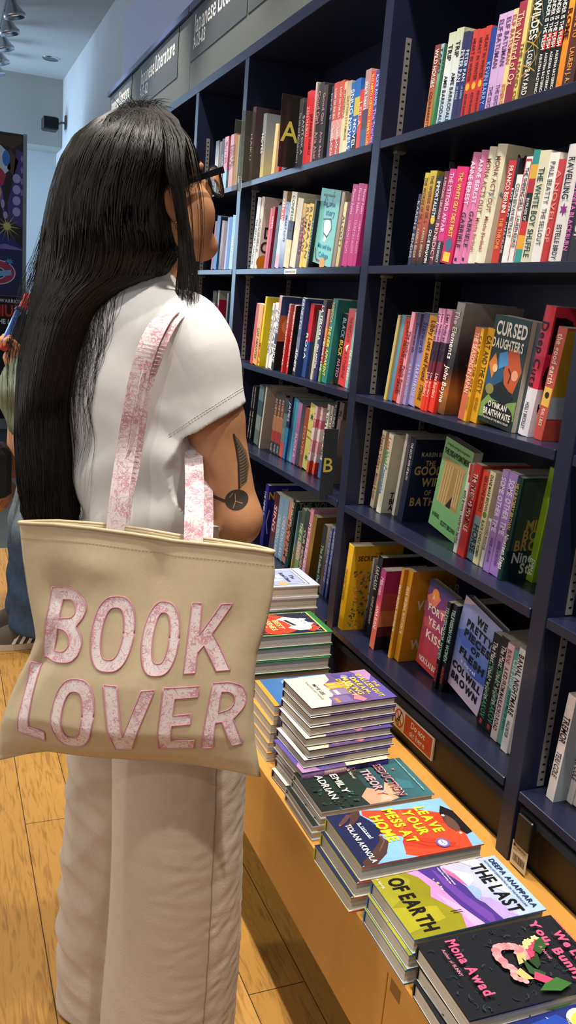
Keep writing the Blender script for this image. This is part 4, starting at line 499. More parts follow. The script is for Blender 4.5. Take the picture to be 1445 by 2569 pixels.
  ('S', 1.018, 3.2122, 0.03, 0.13, 0.019, 0.1866, 'p', ['#d0909c', '#dca8a4', '#d88c84'], [('HOTEL', '#8c3c4c', 0.2, 0.8)], 'blush paperback, right copy of three', None),
  ('S', 1.018, 3.1923, 0.03, 0.13, 0.0235, 0.1796, 'p', ['#e0a83c', '#e4b048'], [], 'amber paperback', None),
  ('S', 1.018, 3.1679, 0.03, 0.13, 0.0154, 0.1755, 'p', ['#d8d0b8', '#dcd4bc'], [], 'ivory paperback', None),
  ('S', 1.018, 3.1516, 0.03, 0.13, 0.02, 0.1689, 'p', ['#2c3850', '#384460'], [], 'dark blue paperback by the post', None),
 ],
 'Y': [
  ('S', 1.018, 3.4171, 0.152, 0.13, 0.0249, 0.1845, 'p', ['#7c3c40', '#a83c38'], [], 'narrow red paperback', None),
  ('S', 1.018, 3.3913, 0.152, 0.13, 0.045, 0.201, 'p', ['#24406c', '#3464a0', '#3c70b0'], [], 'navy to blue paperback', None),
  ('S', 1.018, 3.3158, 0.107, 0.13, 0.0332, 0.1808, 'p', ['#9c7458', '#a88464', '#584030'], [], 'tan paperback', None),
  ('S', 1.018, 3.2817, 0.104, 0.13, 0.0351, 0.1763, 'p', ['#4c2c34', '#6c2c3c'], [], 'dark red paperback', None),
  ('S', 1.018, 3.2457, 0.101, 0.13, 0.0227, 0.1884, 'p', ['#8c94bc', '#b8b8d0'], [], 'pale lilac paperback', None),
  ('S', 1.018, 3.2221, 0.098, 0.13, 0.0362, 0.1885, 'p', ['#3468b0', '#3c74bc'], [], 'bright blue paperback', None),
  ('S', 1.018, 3.185, 0.095, 0.13, 0.04, 0.1927, 'p', ['#8cb8cc', '#98c4cc', '#b0d4d0'], [('SPRING', '#e8f0d8', 0.4, 0.8)], 'pale aqua paperback by the post', None),
 ],
 'Z': [
  ('S', 1.075, 3.655, 0.0, 0.13, 0.02, 0.2006, 'p', ['#6c7068', '#585c54'], [], 'grey green paperback', None),
  ('S', 1.075, 3.5524, 0.0, 0.13, 0.045, 0.2427, 'p', ['#6c7478', '#30343a'], [('BAKER', '#d0d0d4', 0.2, 0.8)], 'slate paperback', None),
  ('S', 1.075, 3.4923, 0.0, 0.155, 0.03, 0.245, 'h', ['#c8c4cc', '#c83c70', '#e04860', '#e05050'], [], 'cherry red hardback with a pale top', [('cr', 0, 0, 1, 0.85, '#b0203c'), ('cr', 0, 0.85, 1, 1, '#a8a4a0'), ('cp', [(0.2, 0.1), (0.5, 0.5), (0.8, 0.2)], '#d85c5c')]),
  ('S', 1.075, 3.3658, 0.036, 0.13, 0.02, 0.2357, 'p', ['#4c6474', '#3c4854', '#2c3038'], [], 'blue grey paperback by the post', None),
 ],
 'R': [
  ('S', 1.037, 1.1194, 0.065, 0.13, 0.0214, 0.2156, 'p', ['#e4d8d0', '#e8dcd4'], [('TREMOR', '#181418', 0.2, 0.45), ('TEJU COLE', '#181418', 0.54, 0.78)], 'pale cover paperback with charcoal waves, left of three', [('cr', 0, 0, 1, 1, '#9ca4a8'), ('ct', 'TEJ', '#1c1c1c', 0.35, 0.1, 0.09), ('cl', [(0.5, 0.35), (0.55, 0.75)], '#3c4448', 0.012), ('cl', [(0.6, 0.33), (0.66, 0.75)], '#3c4448', 0.012), ('cl', [(0.7, 0.33), (0.76, 0.75)], '#3c4448', 0.012), ('cl', [(0.8, 0.33), (0.85, 0.75)], '#3c4448', 0.012)]),
  ('S', 1.0665, 1.0971, 0.063, 0.13, 0.0143, 0.2172, 'p', ['#e4d8d0', '#e8dcd4'], [('TREMOR', '#181418', 0.2, 0.45), ('TEJU COLE', '#181418', 0.54, 0.78)], 'pale cover paperback with charcoal waves, middle of three', None),
  ('S', 1.069, 1.0819, 0.063, 0.13, 0.026, 0.2159, 'p', ['#e4d8d0', '#e8dcd4'], [('TREMOR', '#181418', 0.2, 0.45), ('TEJU COLE', '#181418', 0.54, 0.78)], 'pale cover paperback with charcoal waves, right of three', None),
 ],
}
# ------------------------------------------------------------------ books
def lerp(a, b, t): return tuple(x+(y-x)*t for x, y in zip(a, b))
def ramp(cols, f, sm=False):
    n = len(cols)
    if n == 1: return cols[0]
    if n >= 4 and not sm:
        return cols[min(n-1, int(f*n))]
    p = f*(n-1); i = min(n-2, int(p)); return lerp(cols[i], cols[i+1], p-i)
def put_text_spine(b, t, col, a0, a1, h, thk, x=-.0006, frac=.62):
    L = (a1-a0)*h; V, F, wd = text_polys(t, 1, 1, .018)
    ht = thk*frac; sz = ht/.7; nat = wd*sz; c = min(1.25, L/nat)
    if c < .55: sz *= max(.6, c/.55); ht = sz*.7; nat = wd*sz; c = min(1.25, L/nat)
    z0 = h*(1-a0); ym = thk/2
    # letters' tops point right (towards -y), the line runs downwards
    b.add([(x, ym+ht/2-v[1]*sz, z0-v[0]*sz*c) for v in V], F, col)
def book_mesh(name, d, t, h, kind, cols, txt, art=None, back=None, pages=None, jacket=None):
    """local frame: x from spine to fore-edge, y through the thickness (front cover at y=0), z up. Returns an Empty with cover and page_block"""
    e = empty(name); sm = cols[0] == '~'; cl = [hexc(c) for c in cols if c != '~']; b = MB(); hb = kind == 'h'
    c = .0024 if hb else .0007; c = min(c, t*.2); N = 16 if len(cl) > 1 else 2
    zs = [h*i/N for i in range(N+1)]
    def wall(P, Q, flip=False):      # gradient wall between two vertical lines (x, y)
        for i in range(N):
            f0 = 1-zs[i]/h; f1 = 1-zs[i+1]/h
            if len(cl) >= 4 and not sm: ca = cb2 = ramp(cl, (f0+f1)/2)
            else: ca, cb2 = ramp(cl, f0, sm), ramp(cl, f1, sm)
            vs = [(*P, zs[i]), (*Q, zs[i]), (*Q, zs[i+1]), (*P, zs[i+1])]; cc = (ca, ca, cb2, cb2)
            if flip: vs = vs[::-1]; cc = cc[::-1]
            b.add(vs, [(0, 1, 2, 3)], cc)
    if hb:
        sp = [(.004*(1-math.sin(math.pi*k/6))-.0, t*k/6) for k in range(7)]
        sp = [(max(0, x), y) for x, y in sp]
    else: sp = [(.0008, 0), (0, .0015 if t > .006 else t*.25), (0, t-.0015 if t > .006 else t*.75), (.0008, t)]
    for P, Q in zip(sp, sp[1:]): wall(Q, P)                 # spine outside faces -x
    wall(sp[0], (d, 0)); wall((d, t), sp[-1])               # front (-y) and back (+y)
    ins = cl[0] if back is None else hexc(back)
    for y0, y1, s in ((0, c, 1), (t-c, t, -1)):             # board edges and inner faces
        yo = y0 if s == 1 else y1; yi = y1 if s == 1 else y0; x0 = sp[0][0] if s == 1 else sp[-1][0]
        b.add([(d, yo, 0), (d, yi, 0), (d, yi, h), (d, yo, h)], [(0, 1, 2, 3) if s == 1 else (3, 2, 1, 0)], ramp(cl, .5))
        for z, dn in ((0, True), (h, False)):
            q = [(x0, yo, z), (d, yo, z), (d, yi, z), (x0, yi, z)]; fl = (dn == (s == 1))
            b.add(q, [(3, 2, 1, 0) if fl else (0, 1, 2, 3)], ramp(cl, 1.0 if dn else 0.0))
        q = [(x0, yi, 0), (d, yi, 0), (d, yi, h), (x0, yi, h)]; b.add(q, [(3, 2, 1, 0) if s == 1 else (0, 1, 2, 3)], (.7, .68, .62))
    for z, dn in ((0, True), (h, False)):                   # spine thickness at head and tail
        q = [(p[0], p[1], z) for p in sp]+[(.005 if hb else .0016, t, z), (.005 if hb else .0016, 0, z)]
        b.add(q, [tuple(range(len(q))) if dn else tuple(range(len(q)-1, -1, -1))], ramp(cl, 1.0 if dn else 0.0))
    k = 0
    for a in (art or []):
        k += 1; off = .0002+.00006*k; kd = a[0]
        def S2(pts): return [(-off, t*(1-u), h*(1-v)) for u, v in pts]
        def C2(pts): return [(u*d, -off, v*h) for u, v in pts]
        if kd == 'sc': b.add(S2(circ(a[1], a[2], a[3], 18, a[3]*t/h)), [tuple(range(17, -1, -1))][:1], hexc(a[4]))
        elif kd == 'sr': b.add(S2([(a[1], a[2]), (a[3], a[2]), (a[3], a[4]), (a[1], a[4])]), [(3, 2, 1, 0)], hexc(a[5]))
        elif kd == 'sb': b.add(S2(blob(a[1], a[2], a[3], 6, a[3]*t/h)), [tuple(range(11, -1, -1))], hexc(a[4]))
        elif kd == 'sp': b.add(S2(a[1]), [tuple(range(len(a[1])-1, -1, -1))], hexc(a[2]))
        elif kd == 'sl':
            pts = [(i/6, a[1]+(a[2]-a[1])*(i/6)**1.6) for i in range(7)]
            for q in pline([(u, v) for u, v in pts], .012): b.add(S2(q), [(0, 1, 2, 3)], hexc(a[4]))
        elif kd == 'ct':
            sz = a[5]*h/.7; V, F, wd = text_polys(a[1], sz, a[6] if len(a) > 6 else .82, a[7] if len(a) > 7 else .03)
            b.add([(a[3]*d+v[0], -off-.0002, a[4]*h+v[1]) for v in V], F, hexc(a[2]))
        elif kd == 'ctf':      # text fitted to a box: x0..x1 and z baseline, capital height
            sz = a[5]*h/.7; V, F, wd = text_polys(a[1], sz, 1, a[7] if len(a) > 7 else .03); cc = (a[6]-a[3])*d/wd
            b.add([(a[3]*d+v[0]*cc, -off-.0002, a[4]*h+v[1]) for v in V], F, hexc(a[2]))
        elif kd == 'cc': b.add(C2(circ(a[1], a[2], a[3], 28, a[3]*d/h)), [tuple(range(28))], hexc(a[4]))
        elif kd == 'ce': b.add(C2(circ(a[1], a[2], a[3], 28, a[4])), [tuple(range(28))], hexc(a[5]))
        elif kd == 'cb': b.add(C2(blob(a[1], a[2], a[3], a[5] if len(a) > 5 else 7, a[3]*d/h, a[6] if len(a) > 6 else 0, a[7] if len(a) > 7 else .45)), [tuple(range(2*(a[5] if len(a) > 5 else 7)))], hexc(a[4]))
        elif kd == 'cr': b.add(C2([(a[1], a[2]), (a[3], a[2]), (a[3], a[4]), (a[1], a[4])]), [(0, 1, 2, 3)], hexc(a[5]))
        elif kd == 'cp':
            pts = a[1]; ar = sum(p[0]*q[1]-q[0]*p[1] for p, q in zip(pts, pts[1:]+pts[:1]))
            b.add(C2(pts if ar > 0 else pts[::-1]), [tuple(range(len(pts)))], hexc(a[2]))
        elif kd == 'cg':       # vertical gradient rectangle
            x0, z0, x1, z1, ca, cb3 = a[1:7]; ca = hexc(ca); cb3 = hexc(cb3)
            b.add(C2([(x0, z0), (x1, z0), (x1, z1), (x0, z1)]), [(0, 1, 2, 3)], (ca, ca, cb3, cb3))
        elif kd == 'cl':
            for q in pline(a[1], a[3]): b.add(C2(q), [(3, 2, 1, 0) if (q[0][0]-q[2][0])*(q[1][1]-q[3][1])-(q[0][1]-q[2][1])*(q[1][0]-q[3][0]) < 0 else (0, 1, 2, 3)], hexc(a[2]))
    for tx in (txt or []): put_text_spine(b, tx[0], hexc(tx[1]), tx[2], tx[3], h, t, frac=(.72 if t < .026 else .56))
    b.build('cover', M_print, e)
    p = MB(); o_ = .003 if hb else .0004; p.box((.0035 if hb else .0012, c+.0001, o_), (d-(.004 if hb else .0003), t-c-.0001, h-o_), bev=0)
    p.build('page_block', pages or M_page, e)
    return e
ARTS = {
 'cursed': [('cg',0,0,1,1,'#22302c','#2c4448'),('cp',[(.0,.5),(.3,.62),(.55,.5),(.4,.3),(.1,.32),(0,.38)],'#2a5878'),('cp',[(.55,.72),(.8,.74),(.98,.55),(.85,.34),(.6,.36),(.5,.5)],'#c05830'),('cp',[(.3,.66),(.52,.7),(.6,.58),(.35,.52)],'#4c8cc8'),('cp',[(.05,.55),(.2,.66),(.3,.55),(.2,.42)],'#d87c3c'),('cp',[(0,.16),(.25,.3),(.6,.22),(1,.28),(1,.1),(0,.04)],'#7c9c54'),('cp',[(.1,.3),(.5,.42),(.9,.3),(.7,.22),(.3,.24)],'#1c2428'),('cc',.82,.5,.09,'#e8a080'),('cc',.25,.52,.07,'#e8c08c'),('cl',[(.62,.55),(.72,.5),(.68,.42)],'#3c1c14',.02),('ce',.2,.32,.12,.05,'#8c8448'),('ctf','CURSED','#f4ece0',.1,.83,.12,.95),('ctf','DAUGHTERS','#f4ece0',.05,.71,.085,.92),('ce',.55,.12,.42,.11,'#1a1e1c'),('ctf','OYINKAN','#f0e8dc',.25,.165,.05,.78),('ctf','BRAITHWAITE','#f0e8dc',.14,.085,.06,.92),('ctf','AUTHOR OF THE SERIAL KILLER','#d8d0c0',.18,.045,.018,.9)],
 'disapp': [('cg',0,0,1,1,'#7cb878','#98cc8c'),('cr',.14,.3,.86,.78,'#b8945c')]+[('cp',[(.16+.09*k,.76),(.2+.09*k,.76),(.22+.085*k-.04,.3),(.15+.085*k-.03,.3)],'#d8b880') for k in range(4)]+[('cp',[(.62+.08*k,.76),(.66+.08*k,.76),(.68+.07*k,.34),(.63+.07*k,.34)],'#d8b880') for k in range(3)]+[('cr',.12,.74,.88,.79,'#c8a468'),('cp',[(.45,.3),(.62,.44),(.62,.3)],'#2c2420'),('ctf','a singular, energetic, imagination','#3c6c3c',.1,.93,.025,.9),('ctf','THE DISAPPOINTMENT','#1c3c1c',.05,.83,.06,.97),('ctf','A NOVEL','#1c3c1c',.08,.12,.045,.34),('ctf','SCOTT BROWN','#1c3c1c',.42,.08,.05,.95)],
 'kiss': [('cg',0,0,1,.5,'#d0403c','#b84468'),('cg',0,.5,1,1,'#b84468','#34407c'),('cp',[(0,.8),(.3,.92),(.5,.86),(.35,.74),(.1,.7)],'#e87c68'),('cp',[(.5,.75),(.9,.82),(1,.7),(.6,.66)],'#d87084'),('cp',[(0,.55),(.4,.62),(.5,.5),(.1,.46)],'#d05c68'),('cc',.3,.87,.13,'#f09048'),('ctf','A','#f8d8b8',.2,.8,.06,.3),('ctf','FORTY','#f4e0cc',.12,.66,.08,.9),('ctf','YEAR','#f4e0cc',.18,.52,.08,.85),('ctf','KISS','#f4e0cc',.2,.36,.09,.8),('ctf','NICKOLAS BUTLER','#f8e8d8',.1,.06,.06,.95)],
 'pretty': [('cg',0,0,1,.5,'#d8c0d4','#5c7cc8'),('cg',0,.5,1,1,'#5c7cc8','#a8b0dc'),('cp',[(0,.6),(.3,.72),(.7,.66),(.5,.54),(.2,.5)],'#4c68c0'),('cp',[(.4,.4),(.9,.5),(1,.34),(.6,.3)],'#4860b8'),('cp',[(0,.9),(.3,1),(0,1)],'#e0c8d8'),('cp',[(.1,.2),(.4,.3),(.6,.2),(.2,.12)],'#c8b4d8'),('ctf','WE','#141418',.4,.84,.075,.68,.06),('ctf','PRETTY','#141418',.2,.73,.075,.9,.06),('ctf','PIECES','#141418',.2,.62,.075,.9,.06),('ctf','OF','#141418',.45,.53,.06,.68,.06),('ctf','FLESH','#141418',.2,.41,.075,.88,.06),('ctf','a novel','#e8e4f4',.3,.34,.04,.7),('ctf','COLWILL','#141418',.12,.22,.07,.92,.06),('ctf','BROWN','#141418',.16,.1,.075,.9,.06)],
 'true': [('cg',0,0,1,1,'#80c8c0','#74b8b4'),('cl',[(.7,1),(.62,.8),(.4,.76),(.25,.85),(.3,.9),(.4,.84)],'#2c3438',.02),('ctf','MAEVE GERMAINE','#5c6c3c',.15,.9,.03,.75),('ctf','the true','#2c6c84',.2,.78,.07,.8),('ctf','story','#2c6c84',.4,.66,.08,.85),('ce',.55,.5,.2,.11,'#e8ece8'),('cl',[(.3,.6),(.7,.62),(.78,.5),(.6,.38),(.4,.42),(.35,.55)],'#3c4c50',.02),('cp',[(.5,.4),(.6,.34),(.52,.3),(.4,.32)],'#f0f0e8'),('ctf','Mia and the','#2484a8',.2,.22,.06,.9),('ctf','Cuban','#2484a8',.3,.1,.07,.8),('cl',[(.1,.2),(.2,.05),(.5,.03),(.7,.1)],'#8c3c3c',.03),('cc',.55,0.02,.14,'#d89c3c')],
}
rnd = random.Random(3)
sec = [('ctf','THE','#8c5c10',.45,.9,.02,.6),('ctf','SECRET GARDEN','#5c2c10',.14,.83,.055,.95)]
for i in range(230):
    sec.append(('cb', rnd.uniform(.1,.95), rnd.uniform(.06,.74), rnd.uniform(.018,.04), rnd.choice(['#2c5c4c','#1c4438','#5c8c3c','#c84c4c','#2c7c8c','#8c9c2c','#3c3c34','#d89ca0']), 3, rnd.uniform(0,6), .4))
ARTS['secret'] = sec+[('ctf','Frances Hodgson Burnett','#7c5c20',.2,.02,.02,.9)]
SHELF_NAME = {'1':"the near bay's top shelf",'2':"the near bay's second shelf",'3':"the near bay's third shelf",'4':"the near bay's fourth shelf",'5':"the near bay's lowest shelf",
 'A':"the middle bay's top shelf",'B':"the middle bay's second shelf",'C':"the middle bay's third shelf",'D':"the middle bay's fourth shelf",'E':"the middle bay's lowest shelf",
 'X':"the far bay's top shelf",'Y':"the far bay's second shelf",'Z':"the far bay's third shelf",'R':"the shelf at the right edge"}
SHELF_Z = {'1':1.784,'2':1.492,'3':1.173,'4':.878,'5':.533,'A':1.784,'B':1.492,'C':1.173,'D':.878,'E':.533,'X':1.784,'Y':1.492,'Z':1.173,'R':.533}
for sh, rows in BOOKS.items():
    z = SHELF_Z[sh]+.0004
    for r in rows:
        if r[0] == 'F':
            _, x, y, yaw, roll, pitch, d, t, h, kind, cols, txt, desc, art = r
            e = book_mesh('paperback_book' if kind == 'p' else 'hardback_book', d, t, h, kind, cols, txt, ARTS.get(art, art))
            base = Matrix(((0, 1, 0, 0), (-1, 0, 0, 0), (0, 0, 1, 0), (0, 0, 0, 1)))        # cover looks towards -x
            lift = d*math.sin(roll) if roll > 0 else 0
            e.matrix_world = Matrix.Translation((x, y, z+lift)) @ Matrix.Rotation(yaw, 4, 'Z') @ Matrix.Rotation(roll, 4, 'X') @ Matrix.Rotation(pitch, 4, 'Y') @ base
        else:
            _, x, y, lean, d, t, h, kind, cols, txt, desc, art = r
            e = book_mesh('paperback_book' if kind == 'p' else 'hardback_book', d, t, h, kind, cols, txt, ARTS.get(art, art) if isinstance(art, str) else art)
            e.matrix_world = Matrix.Translation((x, y-t, z)) @ Matrix.Rotation(lean, 4, 'X')
        lab = desc+', on '+SHELF_NAME[sh]
        if len(lab.split()) > 16: lab = desc+', '+SHELF_NAME[sh]
        if len(lab.split()) > 16: lab = lab.replace('the ', '', 1)
        tag(e, lab, 'book', 'books on '+SHELF_NAME[sh])
# ------------------------------------------------------------------ low display bench in front of the bookcase
def wood(name, c1, c2, rough=.4):
    m = mat(name, c1, rough, .5); n = m.node_tree.nodes; L = m.node_tree.links; b = n['Principled BSDF']; tc = n['Texture Coordinate']
    mp = n.new('ShaderNodeMapping'); mp.inputs['Scale'].default_value = (25, 1.6, 25); L.new(tc.outputs['Object'], mp.inputs[0])
    t = n.new('ShaderNodeTexNoise'); t.inputs['Scale'].default_value = 1.5; t.inputs['Detail'].default_value = 5; t.inputs['Distortion'].default_value = .8; L.new(mp.outputs[0], t.inputs['Vector'])
    r = n.new('ShaderNodeMix'); r.data_type = 'RGBA'; r.inputs[6].default_value = (*hexc(c1), 1); r.inputs[7].default_value = (*hexc(c2), 1); L.new(t.outputs['Fac'], r.inputs[0]); L.new(r.outputs[2], b.inputs['Base Color']); return m
M_bench = wood('maple_laminate', '#bf8639', '#cf994c')
BF, BT, BY0, BY1 = .655, .38, .1, 2.36
bench = empty('display_bench', (.84, 1.2, FZ)); tag(bench, 'low yellow maple display bench piled with books below the bookcase', 'bench'); bo = -bench.location
def bp(mb, name, m): o = mb.build(name, m, bench); o.location = bo; return o
b = MB(); b.box((BF-.002, BY0, BT-.02), (1.028, BY1, BT), bev=.0015); bp(b, 'bench_top', M_bench)
for y0, y1 in ((BY0, .986), (.989, 1.9), (1.903, BY1)):
    b = MB(); b.box((BF, y0, .168), (BF+.018, y1, BT-.0205), bev=.001); bp(b, 'front_panel', M_bench)
b = MB(); b.box((BF+.155, BY0+.021, FZ), (BF+.175, BY1-.021, .168)); bp(b, 'toe_kick', M_plinth)
for y in (BY0, BY1-.02):
    b = MB(); b.box((BF+.155, y, FZ), (1.028, y+.02, BT-.0205)); bp(b, 'side_panel', M_bench)
b = MB(); b.box((BF-.0008, .945, .335), (BF-.0001, .975, .378)); bp(b, 'tape_patch', mat('brown_tape', '#8a6030', .5, .3, noise=.1))
# ------------------------------------------------------------------ piles of books lying on the bench
LIE = Matrix(((0, 0, 1, 0), (-1, 0, 0, 0), (0, -1, 0, 0), (0, 0, 0, 1)))
M_pg2 = mat('grey_cut_pages', '#b9b0a2', .85, .2, noise=.1, nscale=8)
def pile(x0, yfar, ztop, n, d, h, kind, cols, art, desc, group, yaw=0, dx=0, dy=0, jit=.003, txt=None, alt=None, rev=None, seed=1):
    rr = random.Random(seed); t = (ztop-BT-.0005)/n; src = None; e = None
    ords = ['top', 'second', 'third', 'fourth', 'fifth', 'sixth', 'seventh', 'eighth', 'ninth', 'tenth']
    for k in range(n):
        z = ztop-k*t; ya = yaw+(rr.uniform(-.02, .02) if k else 0); ox = dx*k+(rr.uniform(-jit, jit) if k else 0); oy = dy*k+(rr.uniform(-jit, jit) if k else 0)
        if k == 0: e = book_mesh('hardback_book' if kind == 'h' else 'paperback_book', d, t-.0006, h, kind, cols, txt, art); src = e
        else:
            e = src.copy(); S.collection.objects.link(e)
            for ch in src.children:
                c = ch.copy(); S.collection.objects.link(c); c.parent = e
        Mx = Matrix.Translation((x0+ox, yfar+oy, z)) @ Matrix.Rotation(ya, 4, 'Z') @ LIE
        if rev is not None and k in rev:    # turned round: spine towards the aisle end
            Mx = Matrix.Translation((x0+ox+h/2, yfar+oy-d/2, z)) @ Matrix.Rotation(math.pi+ya, 4, 'Z') @ Matrix.Translation((-h/2, d/2, 0)) @ LIE
        e.matrix_world = Mx
        where = 'on top of' if k == 0 else ('at the bottom of' if k == n-1 else ords[k]+' from the top in')
        lab = desc+', '+where+' its pile'; lab = lab if len(lab.split()) <= 16 else lab.replace(' from the top', ''); tag(e, lab, 'book', group)
fl = random.Random(11)
bunny = [('cg',0,0,1,1,'#1b1d22','#212329')]
for i in range(90):
    cx, cy = fl.uniform(.03,.97), fl.uniform(.03,.97); a = fl.uniform(0, 6.28); r = fl.uniform(.02,.045)
    bunny.append(('cl', [(cx+r*math.cos(a+q*.5), cy+.66*r*math.sin(a+q*.5)) for q in range(5)], fl.choice(['#2c3a44','#27333e','#34444c','#24282e']), fl.uniform(.006,.012)))
bunny += [('cp', [(.30,.74),(.40,.70),(.62,.64),(.66,.60),(.5,.58),(.34,.66)], '#2c4424')]
for k in range(11): bunny.append(('cb', .30+.02*math.sin(k*1.3)+.012*k, .74-.018*k, .055, '#e8d890' if k < 5 else ('#f0c88c' if k < 8 else '#e8a0a0'), 6, k*.4, .7))
for k in range(7): bunny.append(('cb', .36+.022*k, .73-.022*k, .06, ['#e83c64','#f0506c'][k%2], 5, k*.5, .6))
for k in range(12):
    an = 1.2+k*.36; bunny.append(('cc', .44+.15*math.cos(an)*(.9+.1*math.sin(k)), .50+.085*math.sin(an), .05, ['#d88c90','#e09ca0','#c87c84'][k%3]))
for k in range(8): bunny.append(('cc', .55+.035*k*math.cos(.3), .42+.004*k+.02*math.sin(k), .045-.002*k, ['#d88c90','#e4a4a4'][k%2]))
bunny += [('cp', [(.44,.60),(.56,.56),(.58,.50),(.46,.53)], '#f0b478'), ('cp', [(.5,.55),(.66,.57),(.74,.62),(.82,.58),(.7,.52)], '#2f5230'), ('cp', [(.62,.49),(.78,.52),(.76,.46),(.66,.44)], '#f0b878'),
  ('cp', [(.7,.56),(.84,.64),(.88,.58),(.78,.52)], '#e8466a'), ('cp', [(.82,.66),(.93,.72),(.98,.62),(.92,.5),(.86,.56)], '#3c6c34'), ('cp', [(.3,.80),(.42,.78),(.52,.68),(.44,.66),(.34,.72)], '#33572c'),
  ('ctf','We Love','#f05a82',.28,.875,.062,.88,.04), ('ctf','You, Bunny','#f05a82',.08,.775,.062,.94,.04), ('ctf','O bunny you are going to love this','#d04c70',.1,.965,.016,.95), ('ctf','A Novel','#e87c9c',.42,.71,.022,.6,.008), ('ctf','Mona Awad','#f05a82',.10,.16,.07,.84,.03), ('ctf','Author of BUNNY','#f08ca4',.2,.1,.022,.56,.008)]
pile(.657, .924, .462, 3, .148, .246, 'h', ['#1a1c22','#1a1c22'], bunny, 'black novel with a flower wreath and pink lettering', 'black flower books on the bench', yaw=-.02, dx=-.003, dy=-.006, seed=2)
last = [('cg',0,0,1,1,'#8c8420','#a8c8ec'), ('cg',0,.5,1,1,'#c8b8e0','#a4c4ec'), ('cp',[(0,0),(1,0),(1,.38),(.8,.42),(.62,.37),(.45,.31),(.3,.36),(.12,.33),(0,.27)],'#8f8a1e'), ('cp',[(0,.0),(.5,0),(.3,.2),(.12,.26),(0,.2)],'#a09a2c'), ('cp',[(.5,.0),(.9,.0),(.8,.3),(.6,.3)],'#a8a028'),
 ('cp',[(0,.27),(.12,.33),(.3,.36),(.45,.31),(.62,.37),(.8,.42),(1,.38),(1,.5),(.7,.46),(.5,.44),(.25,.42),(0,.36)],'#d890cc'), ('cp',[(.4,.36),(.7,.46),(1,.52),(1,.44),(.8,.43),(.6,.38)],'#e8a8d8'),
 ('cp',[(0,.36),(.25,.42),(.5,.44),(.7,.46),(1,.52),(1,.66),(.8,.66),(.62,.60),(.4,.60),(.2,.56),(0,.54)],'#4c3488'), ('cp',[(0,.46),(.3,.52),(.55,.55),(.9,.62),(1,.6),(1,.56),(.6,.49),(.3,.46)],'#6c44a0'),
 ('cp',[(.03,.55),(.2,.6),(.36,.66),(.42,.62),(.3,.58),(.12,.54)],'#d06c9c'), ('cp',[(.08,.58),(.24,.72),(.36,.68),(.42,.62),(.2,.6)],'#e8d4e4'), ('cp',[(.4,.60),(.62,.60),(.66,.64),(.5,.68),(.42,.65)],'#98b4dc'), ('cp',[(.6,.62),(1,.66),(1,.78),(.8,.74),(.66,.7)],'#b49cd4'), ('cp',[(0,.7),(.2,.8),(.5,.78),(.7,.86),(.4,.88),(0,.84)],'#d8d4ec'),
 ('cc',.27,.43,.018,'#e8c03c'), ('cc',.2,.42,.01,'#f0d890'), ('cc',.34,.43,.012,'#f4ecc8'), ('cc',.38,.425,.012,'#f4ecc8'), ('cl',[(.73,.36),(.735,.44)],'#3c2410',.008), ('cl',[(.76,.37),(.765,.44)],'#3c2410',.008),
 ('ctf','THE LAST','#181614',.1,.745,.105,.95,.03), ('ctf','OF EARTH','#181614',.06,.1,.11,.93,.03), ('ctf','DEEPA ANAPPARA','#1c2c50',.06,.92,.042,.94,.02), ('ctf','AUTHOR OF DJINN PATROL ON THE PURPLE LINE','#3c4c70',.06,.88,.016,.9), ('ctf','A NOVEL','#f0e8c8',.02,.03,.018,.2),
 ('ctf','Sumptuously written and completely','#e8dcf0',.03,.53,.014,.36), ('ctf','original like nothing else','#e8dcf0',.03,.505,.014,.33)]
pile(.659, 1.078, .461, 3, .145, .247, 'h', ['#3c5c9c','#4c8ccc'], last, 'painted hills book with tall black capitals', 'painted hills books on the bench', dx=-.002, dy=.001, seed=4)
